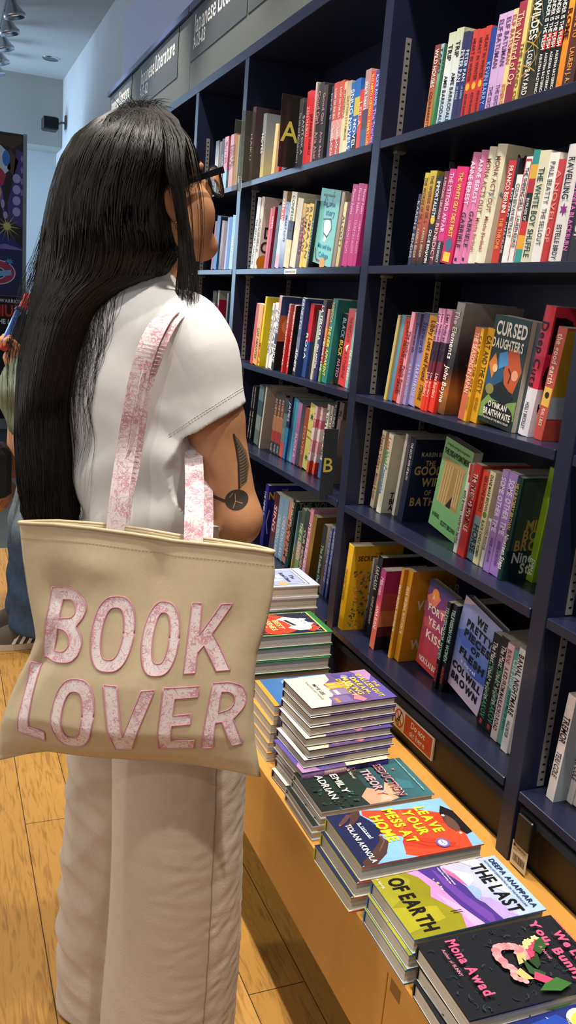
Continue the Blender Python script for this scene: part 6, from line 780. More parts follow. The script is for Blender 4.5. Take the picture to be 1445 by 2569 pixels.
LETTERS = [('B', [(0.0586, 0.9241), (0.0714, 0.9264), (0.075, 0.9269), (0.0786, 0.9272), (0.0824, 0.9272), (0.0864, 0.927), (0.0933, 0.9265), (0.0972, 0.9259), (0.1008, 0.925), (0.1041, 0.9237), (0.1072, 0.922), (0.1122, 0.9187), (0.1149, 0.9167), (0.117, 0.9147), (0.1187, 0.9126), (0.1199, 0.9105), (0.1215, 0.9067), (0.1222, 0.9045), (0.1224, 0.9022), (0.1223, 0.8999), (0.1217, 0.8975), (0.1203, 0.8933), (0.1194, 0.8908), (0.1182, 0.8882), (0.1167, 0.8855), (0.1149, 0.8827), (0.1077, 0.8719), (0.1131, 0.8672), (0.1146, 0.8658), (0.1158, 0.864), (0.117, 0.862), (0.118, 0.8596), (0.1196, 0.8553), (0.1203, 0.8527), (0.1206, 0.8499), (0.1205, 0.8468), (0.1199, 0.8436), (0.1186, 0.8378), (0.1176, 0.8345), (0.1164, 0.8315), (0.1149, 0.8288), (0.1131, 0.8263), (0.1097, 0.8222), (0.1075, 0.82), (0.1051, 0.8182), (0.1023, 0.8168), (0.0993, 0.8157), (0.0938, 0.8142), (0.0901, 0.8133), (0.0855, 0.8123), (0.0799, 0.8113), (0.0733, 0.8103), (0.0471, 0.8065)], [[(0.0771, 0.906), (0.0878, 0.9081), (0.0905, 0.9085), (0.0929, 0.9084), (0.095, 0.9079), (0.0968, 0.907), (0.0996, 0.9051), (0.1011, 0.9039), (0.1022, 0.9024), (0.1029, 0.9008), (0.1032, 0.8989), (0.1035, 0.8954), (0.1035, 0.8935), (0.1032, 0.8916), (0.1026, 0.8898), (0.1016, 0.8882), (0.0997, 0.8854), (0.0983, 0.8839), (0.0961, 0.8826), (0.0933, 0.8814), (0.0898, 0.8805), (0.0754, 0.8774)], [(0.0737, 0.8614), (0.083, 0.8621), (0.0854, 0.862), (0.0876, 0.8617), (0.0895, 0.861), (0.0913, 0.8599), (0.0941, 0.8578), (0.0956, 0.8564), (0.0968, 0.8548), (0.0976, 0.8529), (0.0981, 0.8507), (0.0987, 0.8467), (0.0989, 0.8444), (0.0986, 0.8422), (0.0979, 0.84), (0.0968, 0.8379), (0.0946, 0.8343), (0.093, 0.8323), (0.0908, 0.8306), (0.0879, 0.8291), (0.0845, 0.8279), (0.0704, 0.8236)]]), ('O', [(0.2046, 0.8783), (0.2041, 0.8701), (0.203, 0.8615), (0.2013, 0.8529), (0.1991, 0.8448), (0.1963, 0.8373), (0.1928, 0.8306), (0.1888, 0.8251), (0.184, 0.8207), (0.1782, 0.8176), (0.1685, 0.8154), (0.1588, 0.8148), (0.1531, 0.8162), (0.1485, 0.8192), (0.1447, 0.8236), (0.1417, 0.8293), (0.1392, 0.8361), (0.1375, 0.8437), (0.1363, 0.852), (0.1358, 0.8604), (0.1358, 0.8686), (0.1364, 0.8768), (0.1376, 0.8855), (0.1394, 0.894), (0.1417, 0.902), (0.1446, 0.9094), (0.1481, 0.9158), (0.1521, 0.9212), (0.1569, 0.9254), (0.1627, 0.9283), (0.1722, 0.9303), (0.1816, 0.9308), (0.1872, 0.9294), (0.1917, 0.9265), (0.1954, 0.9222), (0.1984, 0.9167), (0.2009, 0.9101), (0.2027, 0.9027), (0.2039, 0.8947), (0.2045, 0.8863)], [[(0.1878, 0.8758), (0.1875, 0.87), (0.1868, 0.864), (0.1857, 0.858), (0.1845, 0.8524), (0.1829, 0.8472), (0.181, 0.8427), (0.1788, 0.8389), (0.1763, 0.836), (0.1732, 0.834), (0.1682, 0.8327), (0.1632, 0.8325), (0.1603, 0.8336), (0.158, 0.8359), (0.1561, 0.8391), (0.1546, 0.8431), (0.1535, 0.8479), (0.1526, 0.8533), (0.1522, 0.8591), (0.152, 0.865), (0.1521, 0.8707), (0.1526, 0.8765), (0.1533, 0.8825), (0.1543, 0.8885), (0.1557, 0.894), (0.1573, 0.8991), (0.1591, 0.9036), (0.1613, 0.9073), (0.1638, 0.9101), (0.1669, 0.912), (0.1718, 0.9132), (0.1767, 0.9134), (0.1796, 0.9123), (0.1819, 0.9101), (0.1838, 0.907), (0.1852, 0.903), (0.1864, 0.8983), (0.1872, 0.893), (0.1877, 0.8873), (0.1879, 0.8814)]]), ('O', [(0.2746, 0.8799), (0.2744, 0.872), (0.2736, 0.8637), (0.2724, 0.8555), (0.2706, 0.8477), (0.2684, 0.8406), (0.2657, 0.8343), (0.2625, 0.829), (0.2586, 0.8249), (0.2538, 0.822), (0.2458, 0.8201), (0.2378, 0.8197), (0.2331, 0.8211), (0.2292, 0.8241), (0.226, 0.8284), (0.2234, 0.834), (0.2213, 0.8405), (0.2197, 0.8479), (0.2186, 0.8558), (0.218, 0.864), (0.2178, 0.8718), (0.2182, 0.8797), (0.219, 0.888), (0.2204, 0.8962), (0.2222, 0.9039), (0.2244, 0.9109), (0.2272, 0.917), (0.2304, 0.9221), (0.2343, 0.9261), (0.239, 0.9288), (0.2468, 0.9305), (0.2547, 0.9309), (0.2593, 0.9294), (0.2631, 0.9266), (0.2662, 0.9223), (0.2688, 0.917), (0.271, 0.9106), (0.2726, 0.9034), (0.2737, 0.8957), (0.2744, 0.8876)], [[(0.26, 0.8783), (0.2598, 0.8729), (0.2594, 0.8671), (0.2587, 0.8615), (0.2578, 0.8562), (0.2567, 0.8513), (0.2554, 0.8471), (0.2538, 0.8435), (0.252, 0.8408), (0.2497, 0.839), (0.2459, 0.838), (0.2422, 0.8379), (0.24, 0.8391), (0.2382, 0.8413), (0.2367, 0.8443), (0.2355, 0.8482), (0.2346, 0.8528), (0.2339, 0.858), (0.2334, 0.8634), (0.2332, 0.8691), (0.2332, 0.8745), (0.2334, 0.8799), (0.2339, 0.8857), (0.2346, 0.8913), (0.2355, 0.8965), (0.2366, 0.9013), (0.2379, 0.9055), (0.2395, 0.909), (0.2414, 0.9116), (0.2436, 0.9133), (0.2473, 0.9143), (0.251, 0.9143), (0.2532, 0.9132), (0.255, 0.9111), (0.2564, 0.9081), (0.2576, 0.9042), (0.2585, 0.8997), (0.2593, 0.8947), (0.2597, 0.8893), (0.26, 0.8837)]]), ('K', [(0.289, 0.9346), (0.304, 0.9363), (0.3041, 0.8878), (0.3319, 0.9365), (0.3483, 0.9378), (0.3222, 0.891), (0.3537, 0.8348), (0.3332, 0.8324), (0.312, 0.8725), (0.3038, 0.8607), (0.3031, 0.8293), (0.2862, 0.8271)], []), ('L', [(0.0269, 0.7956), (0.0446, 0.794), (0.0349, 0.6948), (0.0643, 0.6923), (0.0629, 0.6742), (0.0125, 0.6786)], []), ('O', [(0.153, 0.7423), (0.1523, 0.7339), (0.1509, 0.725), (0.149, 0.7162), (0.1464, 0.7078), (0.1432, 0.7), (0.1395, 0.6932), (0.1351, 0.6874), (0.1299, 0.6828), (0.1236, 0.6795), (0.1133, 0.677), (0.103, 0.6761), (0.0969, 0.6774), (0.0921, 0.6804), (0.0882, 0.6849), (0.0851, 0.6906), (0.0826, 0.6975), (0.0809, 0.7053), (0.0799, 0.7137), (0.0794, 0.7224), (0.0796, 0.7308), (0.0805, 0.7392), (0.0819, 0.7481), (0.084, 0.7569), (0.0867, 0.7652), (0.0899, 0.7728), (0.0937, 0.7795), (0.0981, 0.7851), (0.1033, 0.7895), (0.1095, 0.7926), (0.1196, 0.7949), (0.1297, 0.7956), (0.1356, 0.7943), (0.1403, 0.7914), (0.1441, 0.7871), (0.1472, 0.7815), (0.1497, 0.7748), (0.1514, 0.7672), (0.1526, 0.759), (0.1531, 0.7505)], [[(0.134, 0.7386), (0.1335, 0.7329), (0.1327, 0.7269), (0.1316, 0.721), (0.1302, 0.7154), (0.1286, 0.7102), (0.1266, 0.7057), (0.1243, 0.7019), (0.1217, 0.699), (0.1186, 0.697), (0.1135, 0.6956), (0.1084, 0.6953), (0.1054, 0.6964), (0.1031, 0.6985), (0.1013, 0.7017), (0.0998, 0.7056), (0.0987, 0.7104), (0.0979, 0.7157), (0.0975, 0.7214), (0.0974, 0.7272), (0.0976, 0.7329), (0.0981, 0.7386), (0.0989, 0.7446), (0.1001, 0.7505), (0.1015, 0.756), (0.1032, 0.7611), (0.1051, 0.7655), (0.1074, 0.7692), (0.11, 0.7721), (0.1131, 0.774), (0.1182, 0.7753), (0.1231, 0.7756), (0.1261, 0.7745), (0.1284, 0.7724), (0.1302, 0.7694), (0.1317, 0.7655), (0.1328, 0.7608), (0.1335, 0.7556), (0.134, 0.75), (0.1341, 0.7442)]]), ('V', [(0.1655, 0.7955), (0.1876, 0.7972), (0.2001, 0.7159), (0.2255, 0.7953), (0.2459, 0.7991), (0.2102, 0.6887), (0.1845, 0.6852)], []), ('E', [(0.2587, 0.8028), (0.3107, 0.8089), (0.3101, 0.7919), (0.2764, 0.7874), (0.2753, 0.7592), (0.302, 0.7634), (0.302, 0.7468), (0.2739, 0.7424), (0.273, 0.7144), (0.3078, 0.7194), (0.3072, 0.7025), (0.2522, 0.6956)], []), ('R', [(0.3296, 0.8135), (0.3461, 0.8153), (0.3503, 0.8156), (0.3543, 0.8155), (0.3579, 0.815), (0.3612, 0.814), (0.3665, 0.8121), (0.3694, 0.8108), (0.3719, 0.8091), (0.3739, 0.807), (0.3754, 0.8044), (0.3776, 0.7997), (0.3787, 0.7969), (0.3794, 0.794), (0.3797, 0.7909), (0.3796, 0.7876), (0.379, 0.782), (0.3784, 0.7786), (0.3773, 0.7753), (0.3756, 0.772), (0.3733, 0.7686), (0.3638, 0.756), (0.3804, 0.7146), (0.3645, 0.7112), (0.348, 0.7517), (0.3384, 0.7502), (0.3369, 0.7067), (0.3185, 0.7037)], [[(0.3432, 0.8004), (0.3504, 0.801), (0.3523, 0.801), (0.3541, 0.8007), (0.3557, 0.8001), (0.3573, 0.7991), (0.3598, 0.7972), (0.3611, 0.7959), (0.3621, 0.7945), (0.3628, 0.7928), (0.3632, 0.7908), (0.3636, 0.7874), (0.3637, 0.7853), (0.3635, 0.7833), (0.3629, 0.7813), (0.3619, 0.7794), (0.3601, 0.776), (0.3587, 0.7742), (0.357, 0.7726), (0.3548, 0.7712), (0.3522, 0.77), (0.3416, 0.7661)]])]
STRAP_A = [[0.2476, 1.2606, 1.0292], [0.2551, 1.2708, 1.0805], [0.2671, 1.2936, 1.1443], [0.2739, 1.2902, 1.2064], [0.2826, 1.2896, 1.2611], [0.296, 1.2909, 1.3091], [0.3196, 1.3071, 1.3452], [0.3541, 1.3465, 1.3594]]
STRAP_B = [[0.3519, 1.1882, 1.0269], [0.3572, 1.212, 1.0626], [0.3681, 1.2568, 1.1021], [0.3775, 1.3081, 1.143], [0.3807, 1.361, 1.1799]]
STRAP_C = [[0.3763, 1.2151, 1.0197], [0.3881, 1.2572, 1.0505], [0.3948, 1.2936, 1.0939], [0.3983, 1.3424, 1.1369], [0.395, 1.3875, 1.1762]]
TAT_W = [[0.3951, 1.1243, 1.1942]]
CAMX = [0.9259, -0.3691, 0.0802]
# ------------------------------------------------------------------ bodies grown as one continuous surface from a distance field
class Field:
    def __init__(s, lo, hi, h):
        s.h = h; s.lo = np.array(lo, float); s.n = np.ceil((np.array(hi)-s.lo)/h).astype(int)+1
        s.a = np.full(s.n, 1.0, np.float32)
    def _sl(s, lo, hi):
        i0 = np.clip(np.floor((np.array(lo)-s.lo)/s.h).astype(int), 0, s.n); i1 = np.clip(np.ceil((np.array(hi)-s.lo)/s.h).astype(int)+1, 0, s.n)
        sl = tuple(slice(a, b) for a, b in zip(i0, i1))
        ax = [(s.lo[k]+s.h*np.arange(i0[k], i1[k])).astype(np.float32) for k in range(3)]
        return sl, ax[0][:, None, None], ax[1][None, :, None], ax[2][None, None, :]
    def put(s, fn, lo, hi, k=.02, op='u'):
        m = k+.02; sl, X, Y, Z = s._sl(np.array(lo)-m, np.array(hi)+m)
        if 0 in s.a[sl].shape: return
        d = fn(X, Y, Z); a = s.a[sl]
        if op == 'u':
            t = np.clip(.5+.5*(a-d)/k, 0, 1); s.a[sl] = a+(d-a)*t-k*t*(1-t)
        elif op == 's':
            b = -d; t = np.clip(.5-.5*(a-b)/k, 0, 1); s.a[sl] = a*(1-t)+b*t+k*t*(1-t)
    def cone(s, p, q, r1, r2, k=.02, op='u'):
        p = np.array(p, float); q = np.array(q, float); v = q-p; L = v@v; rm = max(r1, r2)
        def fn(X, Y, Z):
            t = np.clip(((X-p[0])*v[0]+(Y-p[1])*v[1]+(Z-p[2])*v[2])/L, 0, 1)
            return np.sqrt((X-p[0]-v[0]*t)**2+(Y-p[1]-v[1]*t)**2+(Z-p[2]-v[2]*t)**2)-(r1+(r2-r1)*t)
        s.put(fn, np.minimum(p, q)-rm, np.maximum(p, q)+rm, k, op)
    def ell(s, c, r, A=np.eye(3), k=.02, op='u'):
        c = np.array(c, float); r = np.array(r, float); A = np.array(A); rm = max(r)   # rows of A are the axes
        def fn(X, Y, Z):
            x, y, z = X-c[0], Y-c[1], Z-c[2]
            u = [(A[i][0]*x+A[i][1]*y+A[i][2]*z)/r[i] for i in range(3)]
            k0 = np.sqrt(u[0]**2+u[1]**2+u[2]**2)+1e-6; k1 = np.sqrt((u[0]/r[0])**2+(u[1]/r[1])**2+(u[2]/r[2])**2)+1e-6
            return k0*(k0-1)/k1
        s.put(fn, c-rm, c+rm, k, op)
    def mesh(s):
        a = s.a; I = a < 0; n = a.shape
        cnt = np.zeros(tuple(x-1 for x in n), np.uint8)
        for dx in (0, 1):
            for dy in (0, 1):
                for dz in (0, 1): cnt += I[dx:n[0]-1+dx, dy:n[1]-1+dy, dz:n[2]-1+dz]
        act = np.argwhere((cnt > 0) & (cnt < 8)); idx = np.full(cnt.shape, -1, np.int32); idx[tuple(act.T)] = np.arange(len(act))
        acc = np.zeros((len(act), 3)); w_ = np.zeros(len(act)); cor = {}
        for c in ((i, j, k) for i in (0, 1) for j in (0, 1) for k in (0, 1)): cor[c] = a[act[:, 0]+c[0], act[:, 1]+c[1], act[:, 2]+c[2]]
        for c in cor:
            for ax in range(3):
                if c[ax] == 0:
                    e = list(c); e[ax] = 1; e = tuple(e); f0, f1 = cor[c], cor[e]; m = (f0 < 0) != (f1 < 0); t = np.where(m, f0/np.where(m, f0-f1, 1), 0)
                    p = np.tile(np.array(c, float), (len(act), 1)); p[:, ax] = t; acc[m] += p[m]; w_[m] += 1
        V = s.lo+(act+acc/w_[:, None])*s.h; F = []
        for ax in range(3):
            o = [k for k in range(3) if k != ax]; sl0 = [slice(None)]*3; sl1 = [slice(None)]*3; sl0[ax] = slice(0, -1); sl1[ax] = slice(1, None)
            ch = np.argwhere(I[tuple(sl0)] != I[tuple(sl1)]); ok = (ch[:, o[0]] > 0) & (ch[:, o[1]] > 0) & (ch[:, o[0]] < n[o[0]]-1) & (ch[:, o[1]] < n[o[1]]-1); ch = ch[ok]
            q = []
            for d0, d1 in ((-1, -1), (0, -1), (0, 0), (-1, 0)):
                c = ch.copy(); c[:, o[0]] += d0; c[:, o[1]] += d1; q.append(idx[c[:, 0], c[:, 1], c[:, 2]])
            q = np.stack(q, 1); fl = I[ch[:, 0], ch[:, 1], ch[:, 2]]
            if ax == 1: fl = ~fl
            q[~fl] = q[~fl][:, ::-1]; F.append(q)
        return V, np.concatenate(F)
def npmesh(name, V, F, m, parent, col=None, smooth=True):
    me = bpy.data.meshes.new(name); V = np.asarray(V, np.float32); F = np.asarray(F, np.int32); k = F.shape[1]
    me.vertices.add(len(V)); me.vertices.foreach_set('co', V.ravel()); me.loops.add(F.size); me.loops.foreach_set('vertex_index', F.ravel())
    me.polygons.add(len(F)); me.polygons.foreach_set('loop_start', np.arange(0, F.size, k, dtype=np.int32)); me.polygons.foreach_set('use_smooth', np.full(len(F), smooth))
    me.update(calc_edges=True); me.validate()
    for x in (m if isinstance(m, (list, tuple)) else [m]): me.materials.append(x)
    if col is not None:
        a = me.color_attributes.new('Col', 'FLOAT_COLOR', 'POINT'); a.data.foreach_set('color', np.concatenate([col, np.ones((len(col), 1))], 1).astype(np.float32).ravel())
    o = bpy.data.objects.new(name, me); S.collection.objects.link(o)
    if parent: o.parent = parent; o.location = -Vector(parent.location)
    return o
def vnoise(V, sc, seed=0):
    """cheap smooth noise: a sum of sines in random directions"""
    r = np.random.RandomState(seed); out = np.zeros(len(V))
    for i in range(9):
        d = r.normal(size=3); d /= np.linalg.norm(d); out += np.sin(V@d*sc*(.6+.9*r.rand())+r.rand()*6.28)
    return out/4
PHI = math.radians(55); FW = np.array([math.sin(PHI), math.cos(PHI), 0]); RT = np.array([math.cos(PHI), -math.sin(PHI), 0]); OR = np.array([.300, 1.462, 0])
def L(r, f, z): return OR+RT*r+FW*f+np.array([0, 0, z])
ROT = np.array([RT, FW, [0, 0, 1]])
M_skin = attr_mat('skin', .48, .4, bump=.15, bscale=900, noise=.06)
M_skin.node_tree.nodes['Principled BSDF'].inputs['Subsurface Weight'].default_value = .12; M_skin.node_tree.nodes['Principled BSDF'].inputs['Subsurface Radius'].default_value = (.012, .005, .003)
woman = empty('person', (.34, 1.45, FZ)); tag(woman, 'person with long dark hair in a white T-shirt and pale wide trousers, back turned', 'person')
B_ = Field((-.02, 1.08, -.08), (.80, 1.92, 1.75), .0042)
PX_, PF_ = .066, .034
# torso, pelvis, legs
B_.ell(L(PX_, PF_, .92), (.155, .11, .12), ROT, .03); B_.ell(L(.035, .03, 1.08), (.115, .09, .12), ROT, .05); B_.ell(L(.0, .02, 1.22), (.135, .098, .15), ROT, .05)
B_.cone(L(-.12, .005, 1.325), L(.12, .005, 1.32), .042, .042, .05)
for sg in (-1, 1):
    B_.cone(L(PX_+sg*.085, PF_, .86), L(PX_+sg*.088, PF_+.01, .48), .085, .055, .03); B_.cone(L(PX_+sg*.088, PF_+.01, .48), L(PX_+sg*.088, PF_-.01, .03), .052, .036, .02); B_.cone(L(PX_+sg*.088, PF_-.02, -.01), L(PX_+sg*.095, PF_+.13, -.03), .034, .024, .02)
# neck and head
HY = math.radians(74); HP = math.radians(20)
hf = np.array([math.sin(HY)*math.cos(HP), math.cos(HY)*math.cos(HP), math.sin(HP)]); hr = np.array([math.cos(HY), -math.sin(HY), 0]); hu = np.cross(hr, hf); HA = np.array([hr, hf, hu]); HC = L(-.004, .042, 1.545)
def Hd(r, f, u): return HC+hr*r+hf*f+hu*u
B_.cone(L(0, .005, 1.33), HC-hu*.08-hf*.012, .062, .052, .04)
B_.ell(Hd(0, -.012, .028), (.074, .094, .086), HA, .02); B_.ell(Hd(0, .028, -.045), (.06, .064, .078), HA, .03)
B_.cone(Hd(-.052, .0, -.065), Hd(-.012, .072, -.108), .022, .017, .03); B_.cone(Hd(.052, .0, -.065), Hd(.012, .072, -.108), .022, .017, .03); B_.ell(Hd(0, .078, -.108), (.022, .018, .017), HA, .02)
for sg in (-1, 1):
    B_.ell(Hd(sg*.04, .058, -.045), (.027, .025, .032), HA, .03); B_.ell(Hd(sg*.03, .075, .022), (.024, .014, .01), HA, .015)
    B_.ell(Hd(sg*.03, .088, .002), (.017, .014, .011), HA, .008, 's'); B_.ell(Hd(sg*.03, .074, .001), (.013, .013, .0125), HA, .004)
    B_.ell(Hd(sg*.077, -.006, -.018), (.008, .019, .031), HA, .01); B_.ell(Hd(sg*.085, -.002, -.014), (.005, .01, .018), HA, .005, 's')
B_.cone(Hd(0, .089, .012), Hd(0, .108, -.024), .008, .0125, .012); B_.ell(Hd(-.013, .096, -.028), (.009, .01, .008), HA, .006); B_.ell(Hd(.013, .096, -.028), (.009, .01, .008), HA, .006)
B_.ell(Hd(0, .0855, -.058), (.021, .008, .0055), HA, .008); B_.ell(Hd(0, .085, -.068), (.019, .008, .0065), HA, .007)
# right arm, hanging with the elbow bent forwards
sh, el, wr = L(.140, .0, 1.322), L(.226, .03, 1.035), L(.15, .145, .975)
B_.cone(sh, sh+(el-sh)*.45, .045, .046, .03); B_.cone(sh+(el-sh)*.45, el, .047, .037, .02); B_.ell(el+RT*.012-FW*.008+np.array([0, 0, -.008]), (.026, .026, .03), ROT, .02)
B_.cone(el, el+(wr-el)*.35, .039, .037, .02); B_.cone(el+(wr-el)*.35, wr, .037, .023, .02)
def hand(palm, dirv, nrm, thumb_side, curl, sc=1.0, spread=.0):
    """palm centre, direction of the fingers, palm normal (fingers curl towards it)"""
    d = np.array(dirv, float); d /= np.linalg.norm(d); n = np.array(nrm, float); n -= d*(n@d); n /= np.linalg.norm(n); s_ = np.cross(d, n)*thumb_side
    B_.ell(palm, (.038*sc, .041*sc, .014*sc), [d, s_, n], .012)
    B_.ell(palm+d*.012, (.03*sc, .036*sc, .013*sc), [d, s_, n], .01)
    for k, (off, ln, ra) in enumerate(((.029, .072, .0082), (.010, .08, .0085), (-.0095, .074, .0081), (-.028, .058, .0071))):
        p = palm+d*.036*sc+s_*off*sc; ang = 0
        for j, fr in enumerate((.44, .32, .24)):
            ang += curl[j]; dd = d*math.cos(ang)+n*math.sin(ang)+s_*spread*(1.5-k)*.1; dd /= np.linalg.norm(dd); q = p+dd*ln*fr*sc
            B_.cone(p, q, ra*sc*(1-.08*j), ra*sc*(1-.08*(j+1)), .004); p = q
    p = palm-d*.018*sc+s_*.03*sc
    for j, (ln, a) in enumerate(((.042, .5), (.032, .9), (.026, 1.2))):
        dd = d*math.cos(a*.6)+s_*.7*math.cos(a)+n*math.sin(a)*.8; dd /= np.linalg.norm(dd); q = p+dd*ln*sc; B_.cone(p, q, (.0125-.0016*j)*sc, (.011-.0016*j)*sc, .006); p = q
hd = (wr-el)/np.linalg.norm(wr-el); hand(wr+hd*.055, hd, -RT*.8+np.array([0, 0, .3]), 1, (.5, .5, .4))
# left arm raised towards the shelves, fingers curled
s2, e2, w2 = L(-.148, .012, 1.322), np.array([.40, 1.705, 1.08]), np.array([.449, 1.668, 1.235])
B_.cone(s2, e2, .05, .037, .03); B_.cone(e2, w2, .039, .023, .02)
ld = (w2-e2)/np.linalg.norm(w2-e2); hand(w2+ld*.05, ld*.7+RT*.6, -FW+RT*.2, -1, (.35, .6, .5), spread=.6)
V, F = B_.mesh()
base = np.array(hexc('#b9835c')); col = np.tile(base, (len(V), 1))
lipd = np.abs((V-Hd(0, .094, -.063))@HA.T/np.array([.022, .014, .011])); lm = (lipd**2).sum(1) < 1; col[lm] = hexc('#a55a50')
for sg in (-1, 1):
    q = np.linalg.norm((V-Hd(sg*.03, .0865, .001))@HA.T, axis=1); col[q < .0085] = hexc('#d8d0c8'); q = np.linalg.norm(V-Hd(sg*.03, .088, .002), axis=1); col[q < .0048] = hexc('#1c120c')
    q = np.abs((V-Hd(sg*.03, .084, .026))@HA.T/np.array([.02, .014, .0035])); col[(q**2).sum(1) < 1] = hexc('#2c1c14')
body = npmesh('body', V, F, M_skin, woman, col)
from mathutils.bvhtree import BVHTree
bv_body = BVHTree.FromPolygons([tuple(v) for v in V], [tuple(int(i) for i in f) for f in F])
# tattoo on the back of the upper arm: a dark disc with a single ribbed leaf on a thin stalk, printed on the skin
M_tat = mat('tattoo_ink', '#3a332c', .5, .3, noise=.25, nscale=120); M_tat2 = mat('tattoo_shade', '#6e5c48', .5, .3, noise=.2, nscale=120)
ax = (el-sh)/np.linalg.norm(el-sh); view = np.array([-.36, -.93, .0]); view -= ax*(view@ax); view /= np.linalg.norm(view); side = np.cross(ax, view)
if side@RT < 0: side = -side
def on_arm(u, v, base_, lift=.0005):
    p = base_+side*u+ax*v+view*.15; hit = bv_body.ray_cast(Vector(p), Vector(-view))
    return tuple(hit[0]+hit[1]*lift) if hit[0] else tuple(base_+side*u+ax*v+view*.045)
def decal(polys, name, m, parent, base_, lift):
    mb = MB()
    for P in polys:
        c = (sum(p[0] for p in P)/len(P), sum(p[1] for p in P)/len(P)); n = len(P); rings = [[(c[0]+(p[0]-c[0])*t, c[1]+(p[1]-c[1])*t) for p in P] for t in (1, .66, .33)]
        vs = [on_arm(*p, base_, lift) for r_ in rings for p in r_]+[on_arm(*c, base_, lift)]
        fs = [(a*n+i, a*n+(i+1) % n, (a+1)*n+(i+1) % n, (a+1)*n+i) for a in (0, 1) for i in range(n)]+[(2*n+i, 2*n+(i+1) % n, 3*n) for i in range(n)]
        mb.add(vs, fs)
    o = mb.build(name, m, parent, smooth=True); return o
tb = sh+(el-sh)*.85+side*.022
dense = lambda P, k=5: [((1-j/k)*a[0]+j/k*b_[0], (1-j/k)*a[1]+j/k*b_[1]) for a, b_ in zip(P, P[1:]+P[:1]) for j in range(k)]
disc = [(-.012+.0185*math.cos(t*.262), .012+.0165*math.sin(t*.262)) for t in range(24)]
leaf = dense([(-.004, -.004), (.004, -.045), (.006, -.07), (.007, -.092), (.013, -.08), (.0185, -.06), (.018, -.035), (.010, -.012)], 4)
tat = decal([disc], 'tattoo', M_tat, woman, tb, .0004); tat.location = -Vector(woman.location)
t2 = decal([leaf], 'tattoo_leaf', M_tat2, woman, tb, .0004); t2.location = -Vector(woman.location)
ribs = []
for k in range(15):
    t = k/15; v0 = -.012-.07*t; x1 = .0095+.0092*math.sin(math.pi*min(1, t*1.02))-.004*t
    ribs += [dense(q, 2) for q in pline([(.001+.0055*t, v0), ((.001+.0055*t+x1)/2+.001, v0-.001), (x1, v0-.004)], .0013)]
ribs += [dense(q, 3) for q in pline([(-.004, -.004), (.004, -.045), (.006, -.07), (.007, -.092)], .003)]
t3_ = decal(ribs, 'tattoo_ribs', M_tat, woman, tb, .0007); t3_.location = -Vector(woman.location)
t5_ = decal([dense(q, 3) for q in pline([(-.030, .010), (-.05, -.002)], .005)], 'tattoo_stalk', M_tat, woman, tb, .0006); t5_.location = -Vector(woman.location)
t4_ = decal([dense(q, 2) for q in pline([(-.014, .014), (-.004, .02)], .0012)+pline([(-.014, .014), (-.02, .024)], .0012)+pline([(-.014, .014), (-.012, .002)], .0012)+pline([(-.022, .006), (-.015, .0)], .001)], 'tattoo_highlight', mat('bare_skin_line', '#a8795a', .5, .3, noise=.1), woman, tb, .0007); t4_.location = -Vector(woman.location)
# ------------------------------------------------------------------ clothes
M_tee = mat('white_cotton', '#dad8d6', .85, .15, noise=.03, nscale=6, bump=.12, bscale=1400, sheen=.2)
C_ = Field((.0, 1.12, .86), (.66, 1.82, 1.45), .0036)
hemc = sh+(el-sh)*.47; sdd = (el-sh)/np.linalg.norm(el-sh); cxh = np.array([.93, -.37, 0])
C_.cone(sh-RT*.02, sh+(hemc-sh)*.3, .049, .055, .03); C_.cone(sh+(hemc-sh)*.25, hemc-FW*.006-cxh*.014+sdd*.11, .058, .071, .03)
h2 = s2+(e2-s2)*.5; C_.cone(s2+RT*.02, h2, .062, .064, .045)
sd = (hemc-sh)/np.linalg.norm(hemc-sh)                        # sleeve folds and the cut of the hem
def hem_cut(c, n_):
    def fn(X, Y, Z):
        q = (X-c[0])*n_[0]+(Y-c[1])*n_[1]+(Z-c[2])*n_[2]; rad = np.sqrt(np.maximum((X-c[0])**2+(Y-c[1])**2+(Z-c[2])**2-q**2, 0))
        return np.maximum(-q, rad-.13)
    return fn
cutn = sd+cxh*.42; cutn = cutn/np.linalg.norm(cutn); C_.put(hem_cut(hemc, cutn), hemc-.13, hemc+.16, .002, 's')
C_.cone(hemc-FW*.006-cxh*.006-sd*.05, hemc-FW*.006-cxh*.010+sd*.13, .050, .0545, .006, 's')      # hollow of the sleeve
C_.put(hem_cut(h2, (h2-s2)/np.linalg.norm(h2-s2)), h2-.1, h2+.13, .002, 's')
C_.ell(L(.055, .03, .93), (.158, .122, .12), ROT, .05); C_.ell(L(.035, .028, 1.08), (.142, .112, .13), ROT, .06); C_.ell(L(.0, .018, 1.22), (.152, .114, .15), ROT, .06); C_.cone(L(-.11, .006, 1.325), L(.11, .006, 1.325), .058, .058, .05)
C_.cone(L(0, .01, 1.33), L(.0, .02, 1.385), .08, .066, .03)
def wr_fn(X, Y, Z):   # soft folds pulled from the armpit and across the back
    return .0
r_ = (C_.lo[0]+C_.h*np.arange(C_.n[0]))[:, None, None]; y_ = (C_.lo[1]+C_.h*np.arange(C_.n[1]))[None, :, None]; z_ = (C_.lo[2]+C_.h*np.arange(C_.n[2]))[None, None, :]
lr = (r_-OR[0])*RT[0]+(y_-OR[1])*RT[1]; lf = (r_-OR[0])*FW[0]+(y_-OR[1])*FW[1]
amp = np.clip((1.22-z_)/.15, 0, 1)
C_.a += (.0045*amp*np.sin(38*z_+14*lr+3*np.sin(9*lr+20*z_))+.003*amp*np.sin(60*z_-25*lr+1.5*lf*30)+.0022*np.sin(30*lr+18*z_)*np.clip((1.33-z_)/.1, 0, 1)).astype(np.float32)
def bottom(X, Y, Z): return Z-.90+0*X+0*Y
C_.put(bottom, (.0, 1.12, .8), (.66, 1.82, .9), .004, 's')
